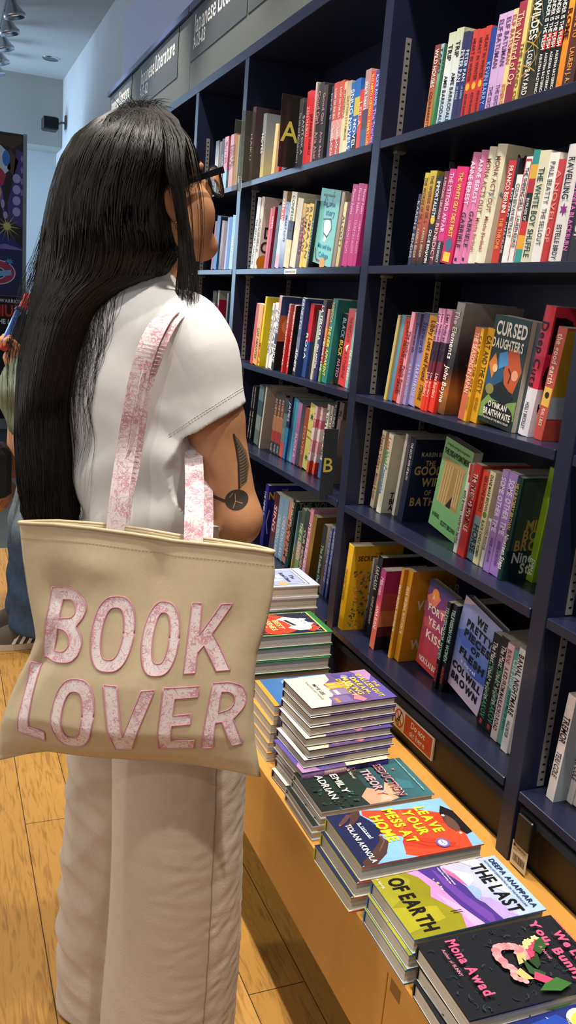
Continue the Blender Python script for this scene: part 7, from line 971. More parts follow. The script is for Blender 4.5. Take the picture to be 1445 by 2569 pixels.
def collar(X, Y, Z):                                          # neckline opening
    c = L(.0, .02, 1.40); q = np.sqrt(((X-c[0])*RT[0]+(Y-c[1])*RT[1])**2+((X-c[0])*FW[0]+(Y-c[1])*FW[1])**2)
    return np.maximum(q-.0585, np.abs(Z-1.42)-.085)
C_.put(collar, L(-.07, -.07, 1.33), L(.07, .09, 1.5), .006, 's')
V, F = C_.mesh(); V += 0
tee = npmesh('t_shirt', V, F, M_tee, woman)
bv_tee = BVHTree.FromPolygons([tuple(v) for v in V], [tuple(int(i) for i in f) for f in F])
# hem stitching on the sleeve
mb = MB(); cn = cutn; u1 = np.cross(cn, [0, 0, 1]); u1 /= np.linalg.norm(u1); u2 = np.cross(cn, u1)
for off in (.019, .0225):
    loop = []
    for k in range(73):
        a = 2*math.pi*k/72; d = u1*math.cos(a)+u2*math.sin(a); h_ = bv_tee.ray_cast(Vector(hemc-cn*off+d*.13), Vector(-d))
        if h_[0] and (h_[0]-Vector(hemc)).length < .1: loop.append(h_[0]+h_[1]*.0003)
    for i in range(0, len(loop)-1):
        if (loop[i]-loop[i+1]).length < .0095:
            m0 = loop[i].lerp(loop[i+1], .2); m1 = loop[i].lerp(loop[i+1], .8); mb.tube([m0, m1], .0005, 4)
o = mb.build('hem_stitching', mat('white_thread', '#c9c3bb', .7, .2, noise=.05), woman); o.location = -Vector(woman.location)
# trousers
M_linen = mat('pale_linen', '#c2b3a2', .85, .15, noise=.06, nscale=40, bump=.35, bscale=260, sheen=.1)
T_ = Field((-.05, 1.06, -.1), (.74, 1.84, 1.0), .0046)
T_.ell(L(PX_, PF_, .90), (.168, .13, .12), ROT, .04); T_.cone(L(PX_, PF_, .9), L(PX_, PF_, .99), .13, .118, .03)
for sg, ra in ((-1, .106), (1, .121)):
    fo = PF_-(.022 if sg > 0 else -.012); T_.cone(L(PX_+sg*.084, fo, .80), L(PX_+sg*.09, fo, .45), ra, ra, .008 if sg < 0 else .003); T_.cone(L(PX_+sg*.09, fo, .45), L(PX_+sg*.092, fo, -.05), ra, ra+.008, .003)
X = (T_.lo[0]+T_.h*np.arange(T_.n[0]))[:, None, None]; Y = (T_.lo[1]+T_.h*np.arange(T_.n[1]))[None, :, None]; Z = (T_.lo[2]+T_.h*np.arange(T_.n[2]))[None, None, :]
lr = (X-OR[0])*RT[0]+(Y-OR[1])*RT[1]-PX_; lf = (X-OR[0])*FW[0]+(Y-OR[1])*FW[1]-PF_
left = np.clip(-lr/.06, 0, 1)
rs_ = np.random.RandomState(8); crum = np.zeros(T_.n, np.float32); fold = np.zeros(T_.n, np.float32)
for q in range(7):
    d = rs_.normal(size=3); d /= np.linalg.norm(d); fq = rs_.uniform(110, 240); crum += np.sin((d[0]*X+d[1]*Y+1.5*d[2]*Z)*fq+q*2.1+2*np.sin((d[1]*X-d[0]*Y+d[2]*Z)*60)).astype(np.float32)
for q in range(5):
    d = rs_.normal(size=3); d[2] = rs_.uniform(.5, 1.3)*(1 if q % 2 else -1); d /= np.linalg.norm(d); fq = rs_.uniform(28, 55); fold += np.abs(np.sin((d[0]*X+d[1]*Y+d[2]*Z)*fq+q*1.7+1.2*np.sin(14*lr+9*Z+q))).astype(np.float32)-.6
T_.a += (.0034*left*fold*np.clip((.85-Z)/.2, 0, 1)+.0004*crum*np.clip((lr-.12)/.05, 0, 1)+.0004*fold*np.clip(lr/.1+.2, 0, 1)*np.clip((.75-Z)/.3, .1, 1)+.003*np.sin(9*Z+14*lr+2*np.sin(6*lf))).astype(np.float32)
T_.put(lambda X, Y, Z: Z+.054+0*X+0*Y, (-.05, 1.08, -.12), (.72, 1.84, -.05), .003, 's')
V, F = T_.mesh(); tr = npmesh('trousers', V, F, M_linen, woman)
bv_tr = BVHTree.FromPolygons([tuple(v) for v in V], [tuple(int(i) for i in f) for f in F]); sdir = RT*.93-FW*.36; sp_ = []
for k in range(70):
    c = L(PX_+.09, PF_-.022, .84-.0122*k); h_ = bv_tr.ray_cast(Vector(c+sdir*.3), Vector(-sdir))
    if h_[0]: sp_.append(h_[0]+Vector(sdir)*.0004)
mb = MB(); mb.tube(sp_, .0011, 5); o = mb.build('side_seam', mat('seam_thread', '#8f8274', .85, .15, noise=.1), woman); o.location = -Vector(woman.location)
for sg in (-1, 1):
    mb = MB(); p = L(PX_+sg*.09, PF_+.04, 0); dx, dy = FW[0], FW[1]
    def ring(z, s_, n=20): return [tuple(p+FW*.125*s_*math.cos(2*math.pi*i/n)+RT*(.047*s_*math.sin(2*math.pi*i/n)*(1+.15*math.cos(2*math.pi*i/n)))+np.array([0, 0, z-.06])) for i in range(n)]
    rs = [ring(.001, 1), ring(.028, 1.02), ring(.032, .97), ring(.055, .9), ring(.07, .7)]
    mb.add([v for r in rs for v in r], [(a*20+i, a*20+(i+1) % 20, (a+1)*20+(i+1) % 20, (a+1)*20+i) for a in range(4) for i in range(20)]+[tuple(range(19, -1, -1)), tuple(range(80, 100))])
    o = mb.build('shoe', mat('cream_shoe', '#cfc8b8', .6, .3, noise=.05), woman, smooth=True); o.location = -Vector(woman.location)
# ------------------------------------------------------------------ hair
M_hair = mat('dark_brown_hair', '#1c1511', .44, .4, noise=.3, nscale=25)
M_hair.node_tree.nodes['Principled BSDF'].inputs['Anisotropic'].default_value = .5
def table(T):
    A = np.array([[r[0], r[1], r[2]] for r in T], float); d = np.zeros(len(A)); d[1:] = np.cumsum(np.linalg.norm(np.diff(A.mean(1), axis=0), axis=1)); return A, d/d[-1]
HTA, HTD = table(HAIR); HFA, HFD = table(HAIRF)
def surf_pt(A, D, s, t, lay):
    """s across 0..1, t along 0..1, lay depth inside the mass"""
    L0 = np.array([[np.interp(t, D, A[:, j, k]) for k in range(3)] for j in range(3)]); mid = (L0[0]+L0[1])/2; nrm = L0[2]-mid
    return L0[0]+(L0[1]-L0[0])*s+nrm*math.sqrt(max(0, 1-(2*s-1)**2))*(1-lay)
hv, hfz = [], []
def strand(pts, r0):
    k = len(hv); up = Vector((0, 0, 1)); n = len(pts)
    for i, p in enumerate(pts):
        t = (Vector(pts[min(i+1, n-1)])-Vector(pts[max(i-1, 0)])).normalized(); q = t.cross(up); q = q.normalized() if q.length > 1e-4 else Vector((1, 0, 0)); w2 = t.cross(q); rr = r0*(1-.75*(i/(n-1))**3)
        for a in (0, 2.094, 4.189): hv.append(tuple(Vector(p)+(q*math.cos(a)+w2*math.sin(a))*rr))
        if i:
            for a in range(3): hfz.append((k+3*i-3+a, k+3*i-3+(a+1) % 3, k+3*i+(a+1) % 3, k+3*i+a))
rg = random.Random(21)
# inner mass
def shell(A, D, inset, back, tmax=.985):
    N, Mz = 26, 40; vs = []
    for j in range(Mz):
        t = j/(Mz-1)*tmax
        ring = [surf_pt(A, D, .03+.94*i/N, t, inset+.02*math.sin(i*2.1+j*.05)) for i in range(N+1)]
        L0 = np.array([[np.interp(t, D, A[:, jj, k]) for k in range(3)] for jj in range(3)]); nrm = L0[2]-(L0[0]+L0[1])/2
        bk = back(t)
        ring += [surf_pt(A, D, .03+.94*(N-i)/N, t, 1.0+bk*math.sqrt(max(0, 1-(2*(N-i)/N-1)**2))) for i in range(1, N)]
        vs.append(ring)
    n = len(vs[0]); fs = [(a*n+i, a*n+(i+1) % n, (a+1)*n+(i+1) % n, (a+1)*n+i) for a in range(Mz-1) for i in range(n)]+[tuple(range(n-1, -1, -1)), tuple((Mz-1)*n+i for i in range(n))]
    k = len(hv); hv.extend([tuple(p) for r in vs for p in r]); hfz.extend([tuple(i+k for i in f) for f in fs])
shell(HTA, HTD, .05, lambda t: (.78 if t < .1 else max(.05, .78-.73*(t-.1)/.12)))
shell(HFA, HFD, .12, lambda t: .1, .72)
for i in range(2300):
    s = rg.random(); t0 = rg.choice([0, 0, rg.uniform(0, .12)]); t1 = rg.choice([1, 1, rg.uniform(.82, 1), rg.uniform(.6, .98)]); lay = abs(rg.gauss(0, .07))-.01; ph = rg.uniform(0, 6.28); wv = rg.uniform(.002, .012); ds = rg.gauss(0, .05)
    n = 22; pts = []
    for j in range(n):
        t = t0+(t1-t0)*j/(n-1); ss = min(1, max(0, s+ds*t+wv*math.sin(ph+t*9)+.012*math.sin(t*17+s*40)))
        p = surf_pt(HTA, HTD, ss, t, lay); ex = max(0, t-.85)*.12*(rg.random()-.5); pts.append(p+np.array([ex, ex*.3, 0]))
    strand(pts, rg.uniform(.0006, .0015))
for i in range(420):
    s = rg.random(); t0 = rg.uniform(0, .1); t1 = rg.uniform(.62, 1)**.7; lay = abs(rg.gauss(0, .12))-.02; ph = rg.uniform(0, 6.28)
    strand([surf_pt(HFA, HFD, min(1, max(0, s+.05*math.sin(ph+t*5))), t, lay) for t in [t0+(t1-t0)*j/15 for j in range(16)]], rg.uniform(.0005, .0012))
# scalp layer: hair combed from the parting over the skull, so no scalp shows between the two falls
def skull(d, off):
    d = d/np.linalg.norm(d); return Hd(*(np.array([0, -.012, .028])+d*(np.array([.074, .094, .086])+off)))
capv = []; NA, NB = 40, 18
for j in range(NB):
    ph = j/(NB-1)*1.62
    for i in range(NA):
        th = 2*math.pi*i/NA; lim = 1.62 if math.cos(th) < .35 else (1.05 if math.cos(th) < .8 else .72); p = min(ph, lim); d = np.array([math.sin(p)*math.sin(th), math.sin(p)*math.cos(th), math.cos(p)]); capv.append(skull(d, .006))
k = len(hv); hv.extend([tuple(p) for p in capv]); hfz.extend([(k+a*NA+i, k+(a+1)*NA+i, k+(a+1)*NA+(i+1) % NA, k+a*NA+(i+1) % NA) for a in range(NB-1) for i in range(NA)])
for i in range(620):
    r0 = rg.uniform(.0, .5); th1 = rg.uniform(.55, 2.5); d0 = np.array([rg.gauss(.05, .05), .25-r0*1.1, 1.0]); lim = rg.uniform(1.2, 2.0); d1 = np.array([math.sin(lim)*math.sin(th1), math.sin(lim)*math.cos(th1), math.cos(lim)])
    o_ = rg.uniform(.008, .014); d0 /= np.linalg.norm(d0); strand([skull(d0*(1-q)+d1*q, o_) for q in [j/11 for j in range(12)]], rg.uniform(.0006, .0013))
# loose hairs: outside the left edge, across the shirt back, over the cheek
for i in range(70):
    t0 = rg.uniform(.3, .5); t1 = min(1, t0+rg.uniform(.15, .45)); s = -.0; w0 = rg.uniform(.004, .05)
    strand([surf_pt(HTA, HTD, 0.02, t0+(t1-t0)*q, .2)+np.array([-1, .3, 0])*w0*math.sin(q*math.pi*.8)**1.2*.5 for q in [j/11 for j in range(12)]], .0003)
for i in range(120):
    t0 = rg.uniform(.45, .58); t1 = min(1, t0+rg.uniform(.12, .4)); w0 = rg.uniform(.01, .075)
    pts = []
    for j in range(13):
        q = j/12; p = surf_pt(HTA, HTD, .96, t0+(t1-t0)*q, .3)+RT*w0*math.sin(q*math.pi*.75+.1); h_ = bv_tee.ray_cast(Vector(p)-Vector(FW)*.25, Vector(FW))
        pts.append(np.array(h_[0]-Vector(FW)*.002) if h_[0] else p)
    strand(pts, .00035)
for i in range(26):
    s = rg.uniform(.2, 1.3); strand([surf_pt(HFA, HFD, .5, t, .0)+np.array([.9, -.3, 0])*(s-.5)*.05*math.sin(t*3.1) for t in [.1+.85*j/13 for j in range(14)]], .0005)
for i in range(150):
    a = rg.uniform(0, 6.28); p = surf_pt(HTA, HTD, rg.random(), rg.uniform(.0, .05), 0); d = np.array([math.cos(a)*.8, math.sin(a)*.5, .45+rg.random()*.5]); ln = rg.uniform(.01, .042)
    strand([p+d*ln*q+np.array([.3, 0, -.5])*ln*q*q for q in (0, .25, .5, .75, 1)], .0005)
hairo = mobj('hair', hv, hfz, M_hair, woman, smooth=True); hairo.location = -Vector(woman.location)
# ------------------------------------------------------------------ canvas tote bag hanging from the shoulder
def canvas_mat():
    m = mat('natural_canvas', '#cbb997', .9, .12, noise=.07, nscale=90, sheen=.1); n = m.node_tree.nodes; L_ = m.node_tree.links; b = n['Principled BSDF']; tc = n['Texture Coordinate']
    ws = []
    for ang in (.6, -.95):
        mp = n.new('ShaderNodeMapping'); mp.inputs['Rotation'].default_value = (0, ang, .54); L_.new(tc.outputs['Object'], mp.inputs[0])
        wv = n.new('ShaderNodeTexWave'); wv.bands_direction = 'Z'; wv.inputs['Scale'].default_value = 330; wv.inputs['Distortion'].default_value = 1.5; L_.new(mp.outputs[0], wv.inputs['Vector']); ws.append(wv)
    ad = n.new('ShaderNodeMath'); ad.operation = 'ADD'; L_.new(ws[0].outputs['Fac'], ad.inputs[0]); L_.new(ws[1].outputs['Fac'], ad.inputs[1])
    bm = n.new('ShaderNodeBump'); bm.inputs['Strength'].default_value = .35; bm.inputs['Distance'].default_value = .0012; L_.new(ad.outputs[0], bm.inputs['Height']); L_.new(bm.outputs['Normal'], b.inputs['Normal']); return m
def toile_mat():
    m = mat('pink_toile_cotton', '#e6d9d8', .8, .15, bump=.15, bscale=1200); n = m.node_tree.nodes; L_ = m.node_tree.links; b = n['Principled BSDF']; tc = n['Texture Coordinate']
    def lines(sc, wd, dist, seed):
        mp = n.new('ShaderNodeMapping'); mp.inputs['Location'].default_value = (seed, seed*2.3, seed*.7); L_.new(tc.outputs['Object'], mp.inputs[0])
        ns = n.new('ShaderNodeTexNoise'); ns.inputs['Scale'].default_value = sc; ns.inputs['Detail'].default_value = 3; ns.inputs['Distortion'].default_value = dist; L_.new(mp.outputs[0], ns.inputs['Vector'])
        s_ = n.new('ShaderNodeMath'); s_.operation = 'SUBTRACT'; s_.inputs[1].default_value = .5; L_.new(ns.outputs['Fac'], s_.inputs[0]); a = n.new('ShaderNodeMath'); a.operation = 'ABSOLUTE'; L_.new(s_.outputs[0], a.inputs[0])
        r = n.new('ShaderNodeMapRange'); r.inputs[1].default_value = wd*.5; r.inputs[2].default_value = wd; r.inputs[3].default_value = 1; r.inputs[4].default_value = 0; L_.new(a.outputs[0], r.inputs[0]); return r
    l1, l2 = lines(44, .024, 2.6, 1.3), lines(90, .07, 1.6, 4.1)
    pt = n.new('ShaderNodeTexNoise'); pt.inputs['Scale'].default_value = 26; pt.inputs['Detail'].default_value = 1; L_.new(tc.outputs['Object'], pt.inputs['Vector'])
    pm = n.new('ShaderNodeMapRange'); pm.inputs[1].default_value = .5; pm.inputs[2].default_value = .6; L_.new(pt.outputs['Fac'], pm.inputs[0])
    mu = n.new('ShaderNodeMath'); mu.operation = 'MULTIPLY'; L_.new(l2.outputs[0], mu.inputs[0]); L_.new(pm.outputs[0], mu.inputs[1])
    mx = n.new('ShaderNodeMath'); mx.operation = 'MAXIMUM'; L_.new(l1.outputs[0], mx.inputs[0]); L_.new(mu.outputs[0], mx.inputs[1])
    sc = n.new('ShaderNodeMath'); sc.operation = 'MULTIPLY'; sc.inputs[1].default_value = .8; L_.new(mx.outputs[0], sc.inputs[0])
    c = n.new('ShaderNodeMix'); c.data_type = 'RGBA'; c.inputs[6].default_value = (*hexc('#e6d9d8'), 1); c.inputs[7].default_value = (*hexc('#c98294'), 1); L_.new(sc.outputs[0], c.inputs[0]); L_.new(c.outputs[2], b.inputs['Base Color']); return m
M_canvas, M_toile, M_stitch = canvas_mat(), toile_mat(), mat('pink_stitching', '#cf8f9f', .8, .2, noise=.1, nscale=200)
BO, BE, BN = np.array(BAG_O), np.array(BAG_E), np.array(BAG_N)
bag = empty('tote_bag', (.29, 1.24, .62)); tag(bag, 'natural canvas tote bag with pink floral appliqué lettering hanging from the shoulder', 'bag'); bofs = -Vector(bag.location)
def crv(T):
    A = np.array(T, float); d = np.zeros(len(A)); d[1:] = np.cumsum(np.linalg.norm(np.diff(A, axis=0), axis=1)); d /= d[-1]
    return lambda t: np.array([np.interp(t, d, A[:, 0]), np.interp(t, d, A[:, 1])])
cT, cB, cL, cR = crv(BAG_TOP), crv(BAG_BOT), crv(BAG_L), crv(BAG_R)
def coons(u, v):
    return (1-v)*cT(u)+v*cB(u)+(1-u)*cL(v)+u*cR(v)-((1-u)*(1-v)*cT(0)+u*(1-v)*cT(1)+(1-u)*v*cB(0)+u*v*cB(1))
def bulge(u, v):
    e = max(0, math.sin(math.pi*u))**.55
    prof = np.interp(v, [0, .08, .3, .6, .8, .92, 1], [.014, .018, .03, .054, .060, .036, .0])
    t = e*prof
    t += e*.010*math.exp(-((u-.56-.05*v)/.05)**2)*np.interp(v, [0, .15, .4, .55], [.2, 1, .5, 0])*-1       # crease in the middle of the upper half
    t -= .015*math.exp(-(((u-.17)/.09)**2+((v-.27)/.10)**2))                                             # dent upper left
    t -= .009*math.exp(-(((u-.86)/.06)**2+((v-.33)/.16)**2)); t += .004*math.sin(9*u+5*v)*e*v
    t -= .018*math.exp(-(((u-.10+.12*(v-.5))/.05)**2))*np.interp(v, [.35, .55, .8], [0, 1, 0]); t += .006*math.exp(-(((u-.32)/.1)**2+((v-.14)/.06)**2))
    return t
NU, NV = 72, 72; vf, vb = [], []
for j in range(NV+1):
    for i in range(NU+1):
        u, v = i/NU, j/NV; a, z = coons(u, v); p = BO+BE*a; p = np.array([p[0], p[1], z]); e = max(0, math.sin(math.pi*u))**.55
        vf.append(p+BN*bulge(u, v)); vb.append(p-BN*(e*np.interp(v, [0, .1, .5, .85, 1], [.016, .02, .034, .03, 0])))
N1 = NU+1; fs = []
for j in range(NV):
    for i in range(NU):
        k = j*N1+i; fs.append((k, k+N1, k+N1+1, k+1)); m = len(vf)+k; fs.append((m, m+1, m+N1+1, m+N1))
bb = mobj('bag_body', vf+vb, fs, M_canvas, bag, smooth=True); bb.location = bofs
sm = bb.modifiers.new('thick', 'SOLIDIFY'); sm.thickness = .0022; sm.offset = -1
wl = bb.modifiers.new('weld', 'WELD'); wl.merge_threshold = .0001; bb.modifiers.move(1, 0)
bv_bag = BVHTree.FromPolygons([tuple(v) for v in vf], [f for f in fs if f[0] < len(vf)])
mb = MB(); fr = [Vector(vf[i])+Vector(BN)*.001 for i in range(N1)]; bk = [Vector(vb[i])-Vector(BN)*.001 for i in range(N1-1, -1, -1)]
mb.tube([p+Vector((0, 0, .001)) for p in fr+bk+fr[:1]], .0028, 8); o = mb.build('rolled_hem', M_canvas, bag, smooth=True); o.location = bofs
mb = MB(); row = [Vector(vf[4*N1+i])+Vector(BN)*.0006 for i in range(N1)]
for i in range(0, N1-1): mb.tube([row[i].lerp(row[i+1], .15), row[i].lerp(row[i+1], .8)], .0004, 4)
o = mb.build('hem_stitching', mat('cream_thread', '#b8a57c', .8, .2, noise=.05), bag); o.location = bofs
import bmesh
def on_bag(a, z, lift):
    p = BO+BE*a; p = Vector((p[0], p[1], z)); h_ = bv_bag.ray_cast(p+Vector(BN)*.3, -Vector(BN))
    return h_[0]+h_[1]*lift*(1 if h_[1].dot(Vector(BN)) > 0 else -1) if h_[0] else p+Vector(BN)*.03
names = {'B': 'first', 'K': 'last'}
for ch, outer, holes in LETTERS:
    bm = bmesh.new()
    def ringe(P):
        vs = [bm.verts.new((x, y, 0)) for x, y in P]; return [bm.edges.new((vs[i], vs[(i+1) % len(vs)])) for i in range(len(vs))]
    def dens(P, mx=.006):
        o_ = []
        for a, b_ in zip(P, P[1:]+P[:1]):
            k = max(1, int(math.hypot(a[0]-b_[0], a[1]-b_[1])/mx)); o_ += [(a[0]+(b_[0]-a[0])*j/k, a[1]+(b_[1]-a[1])*j/k) for j in range(k)]
        return o_
    E_ = ringe(dens(outer)); loops = [dens(outer)]
    for h_ in holes: E_ += ringe(dens(h_)); loops.append(dens(h_))
    bmesh.ops.triangle_fill(bm, use_beauty=True, use_dissolve=False, edges=E_)
    for _ in range(2):
        lg = [e_ for e_ in bm.edges if e_.calc_length() > .007 and len(e_.link_faces) == 2]
        if lg: bmesh.ops.subdivide_edges(bm, edges=lg, cuts=1)
        bmesh.ops.triangulate(bm, faces=bm.faces[:])
    bm.verts.index_update(); vs = [on_bag(v.co.x, v.co.y, .0011) for v in bm.verts]; fs2 = [tuple(v.index for v in f.verts) for f in bm.faces]; bm.free()
    o = mobj('appliqué_letter'.replace('é', 'e'), vs, fs2, M_toile, bag); o.location = bofs; o['label'] = 'pink floral letter '+ch+' with a stitched outline'
    mb = MB()
    for lp in loops:
        pp = [on_bag(x, y, .0013) for x, y in lp]; mb.tube(pp+pp[:1], .0011, 6)
    q = mb.build('stitched_outline', M_stitch, o, smooth=True)
# ribbon straps
def ribbon(name, pts, width, wdirs, m=M_toile, thick=.0016):
    P = [Vector(p) for p in pts]; n = len(P)
    def cat(i, t):
        p0, p1, p2, p3 = P[max(i-1, 0)], P[i], P[min(i+1, n-1)], P[min(i+2, n-1)]
        return .5*((2*p1)+(-p0+p2)*t+(2*p0-5*p1+4*p2-p3)*t*t+(-p0+3*p1-3*p2+p3)*t**3)
    W_ = [Vector(w_).normalized() for w_ in wdirs]; vs = []; fs = []; K = 8; tot = (n-1)*K
    for i in range(n-1):
        for k in range(K+(i == n-2)):
            t = k/K; c = cat(i, t); tn = (cat(i, min(1, t+.05))-cat(i, max(0, t-.05))).normalized(); w_ = W_[i].lerp(W_[i+1], t); w_ = (w_-tn*w_.dot(tn)).normalized(); nn = tn.cross(w_)
            for a, b_ in ((-.5, -.5), (.5, -.5), (.5, .5), (-.5, .5)): vs.append(c+w_*width*a+nn*thick*b_)
    m_ = len(vs)//4
    for i in range(m_-1):
        for j in range(4): fs.append((i*4+j, i*4+(j+1) % 4, i*4+4+(j+1) % 4, i*4+4+j))
    fs += [(3, 2, 1, 0), tuple(m_*4-4+j for j in range(4))]
    o = mobj(name, vs, fs, m, bag); o.location = bofs; return o
cx = Vector(CAMX); rt = Vector(RT); fw = Vector(FW)
def shoulder_loop(A, Bp, wa, wb, off):
    o_ = np.array(off)
    over = [tuple(L(.104, .052, 1.375)+o_), tuple(L(.112, .088, 1.32)+o_), tuple(L(.125, .105, 1.24)+o_), tuple(L(.142, .085, 1.165)+o_)]
    return list(A)+over+list(Bp)[::-1], wa+[fw.cross(Vector((0, 0, 1))), rt, rt, rt]+wb
tw = [cx, cx, cx*.95+fw*.25, cx*.85+fw*.5, cx*.9+fw*.35, cx, cx+Vector((0, 0, .15)), cx*.9+Vector((0, 0, .3))]
P1, W1 = shoulder_loop(STRAP_A, STRAP_B, tw, [cx]*5, (0, 0, 0)); P1[0] = tuple(Vector(P1[0])-Vector((0, 0, .02))); P1[-1] = tuple(Vector(P1[-1])-Vector((0, 0, .02)))
ribbon('strap', P1, .029, W1)
A2 = [tuple(np.array(p)-BN*.018+RT*.003) for p in STRAP_A[:2]]+[tuple(np.array(p)+FW*.012+RT*.007) for p in STRAP_A[2:]]
P2, W2 = shoulder_loop(A2, STRAP_C, [cx]*2+[cx*.2+fw]*3+[cx]*3, [cx*.8+fw*.6]*5, (.004, .010, -.004)); ribbon('strap', P2, .027, W2)
# ------------------------------------------------------------------ things worn or held
M_frame = mat('black_acetate', '#121214', .25, .5, noise=.1); M_lens = mat('spectacle_lens', '#f2f4f4', .02, .5, trans=1, ior=1.1, noise=.01)
gl = empty('eyeglasses', tuple(Hd(0, .1, .0))); tag(gl, 'black framed eyeglasses worn by the person with long hair', 'glasses'); go = -Vector(gl.location)
def gp(mb, name, m, smooth=True): o = mb.build(name, m, gl, smooth=smooth); o.location = go; return o
for sg in (-1, 1):
    rim = [Vector(Hd(sg*.034+.0255*math.copysign(abs(math.cos(a))**.8, math.cos(a)), .112-.008*abs(math.cos(a))*(1 if math.cos(a)*sg > 0 else 0), -.009+.0245*math.copysign(abs(math.sin(a))**.75, math.sin(a)))) for a in [2*math.pi*i/36 for i in range(36)]]
    b = MB(); b.tube(rim+rim[:1], .0019, 8); gp(b, 'rim', M_frame)
    c = sum(rim, Vector())/36; q = Vector(hf)*.0008; b = MB(); b.add([p-q for p in rim]+[p+q for p in rim], [tuple(range(35, -1, -1)), tuple(range(36, 72))]+[(i, (i+1) % 36, 36+(i+1) % 36, 36+i) for i in range(36)]); gp(b, 'lens', M_lens, False)
    pts = [Hd(sg*.060, .110, .008), Hd(sg*.069, .106, .009), Hd(sg*.076, .07, .008), Hd(sg*.079, .03, .006), Hd(sg*.080, .002, .002), Hd(sg*.078, -.018, -.016)]
    b = MB(); n = len(pts); up = Vector(hu); vs = []
    for i, p in enumerate(pts):
        p = Vector(p); t = (Vector(pts[min(i+1, n-1)])-Vector(pts[max(i-1, 0)])).normalized(); sd_ = t.cross(up).normalized(); hgt = [.0052, .0052, .0048, .0042, .0036, .003][i]; vs += [p+sd_*.0016-up*hgt, p-sd_*.0016-up*hgt, p-sd_*.0016+up*hgt, p+sd_*.0016+up*hgt]
    b.add(vs, [(i*4+j, i*4+(j+1) % 4, i*4+4+(j+1) % 4, i*4+4+j) for i in range(n-1) for j in range(4)]+[(3, 2, 1, 0), tuple(n*4-4+j for j in range(4))]); gp(b, 'temple', M_frame, False)
b = MB(); b.tube([Hd(-.0095, .113, .002), Hd(0, .117, .005), Hd(.0095, .113, .002)], .0018, 8); gp(b, 'bridge', M_frame)
M_gold = mat('gold', '#c8a04c', .25, .5, metal=1, noise=.05)
b = MB(); ec = np.array(Hd(.081, -.006, -.055)); b.tube([ec+hf*.009*math.cos(a)+hu*.009*math.sin(a) for a in [2*math.pi*i/28 for i in range(29)]], .0012, 8, cap=False); tag(b.build('hoop_earring', M_gold, smooth=True), 'small gold hoop earring in the right ear under the dark hair', 'earring')
nb = empty('notebook', tuple(np.array([.452, 1.362, .992]))); tag(nb, 'dark notebook with a pale edge held against the white T-shirt', 'notebook'); nb.rotation_euler = (math.radians(12), math.radians(-32), math.radians(28))
b = MB(); b.box((-.06, -.006, -.035), (.05, .006, .035), bev=.001); b.build('cover', mat('dark_notebook_cover', '#26262c', .5, .4, noise=.1), nb)
b = MB(); b.box((-.0615, -.0045, -.0365), (.0515, .0045, .0345), bev=.0005); b.build('page_block', M_page, nb)
# ------------------------------------------------------------------ second person, behind the hair, facing left
per = empty('person', (.37, 3.36, 0)); tag(per, 'person in a loose sage green top and jeans, standing at the left edge', 'person'); po = -Vector(per.location)
Q = Field((.02, 2.95, 0), (.72, 3.75, 1.78), .0058); X2 = .47; I3 = np.eye(3)
Q.ell((X2, 3.36, .92), (.11, .155, .12), I3, .03); Q.ell((X2, 3.36, 1.1), (.095, .12, .14), I3, .05); Q.ell((X2, 3.36, 1.24), (.1, .14, .14), I3, .05); Q.cone((X2+.01, 3.22, 1.32), (X2+.01, 3.5, 1.32), .045, .045, .05)
Q.cone((X2, 3.36, 1.33), (X2-.01, 3.36, 1.46), .055, .05, .03); Q.ell((X2+.02, 3.36, 1.55), (.09, .074, .11), I3, .03); Q.ell((X2-.035, 3.36, 1.5), (.03, .045, .05), I3, .03); Q.cone((X2-.058, 3.36, 1.555), (X2-.076, 3.36, 1.535), .01, .011, .012)
for sg in (-1, 1): Q.cone((X2-.03, 3.36+sg*.085, .86), (X2-.13, 3.36+sg*.09, .48), .08, .055, .03); Q.cone((X2-.13, 3.36+sg*.09, .48), (X2-.1, 3.36+sg*.09, .05), .05, .036, .02)
el2 = np.array([.285, 3.2, 1.02]); w_2 = np.array([.262, 3.24, 1.12]); Q.cone((X2, 3.2, 1.31), el2, .045, .036, .03); Q.cone(el2, w_2+np.array([-.02, 0, 0]), .036, .025, .02)
def hand2(F_, palm, d, n, curl, sc=1.0, ts=1):
    global B_
    keep = B_; B_ = F_; hand(np.array(palm), d, n, ts, curl, sc); B_ = keep
hand2(Q, (.262, 3.235, 1.150), (-.25, -.1, 1), (-.9, -.35, 0), (.9, 1.1, .8), 1.0)
el3 = np.array([.30, 3.52, 1.0]); w_3 = np.array([.235, 3.32, .60]); Q.cone((X2, 3.5, 1.31), el3, .045, .036, .03); Q.cone(el3, (.26, 3.36, .68), .036, .026, .02); hand2(Q, (.243, 3.335, .615), (-.25, -.3, -1), (-.7, .5, 0), (.4, .5, .3))
V, F = Q.mesh(); bc = np.tile(hexc('#c98e6c'), (len(V), 1)); npmesh('body', V, F, M_skin, per, bc)
G = Field((.02, 2.95, .7), (.72, 3.78, 1.45), .006)
G.ell((X2, 3.36, 1.0), (.135, .17, .2), I3, .05); G.ell((X2, 3.36, 1.22), (.115, .155, .14), I3, .05); G.cone((X2+.01, 3.24, 1.32), (X2+.01, 3.48, 1.32), .056, .056, .05); G.ell((.30, 3.3, .97), (.09, .14, .15), I3, .08)
G.cone((X2, 3.2, 1.30), el2+np.array([0, 0, .0]), .075, .085, .04); G.cone((X2, 3.52, 1.30), el3, .075, .08, .04)
ax_ = (G.lo[2]+G.h*np.arange(G.n[2]))[None, None, :]; ay_ = (G.lo[1]+G.h*np.arange(G.n[1]))[None, :, None]; G.a += (.004*np.sin(55*ax_+18*ay_)+.003*np.sin(30*ax_-40*ay_)).astype(np.float32)
G.put(lambda X, Y, Z: Z-.80+0*X+0*Y, (.0, 2.9, .6), (.8, 3.8, .80), .004, 's')
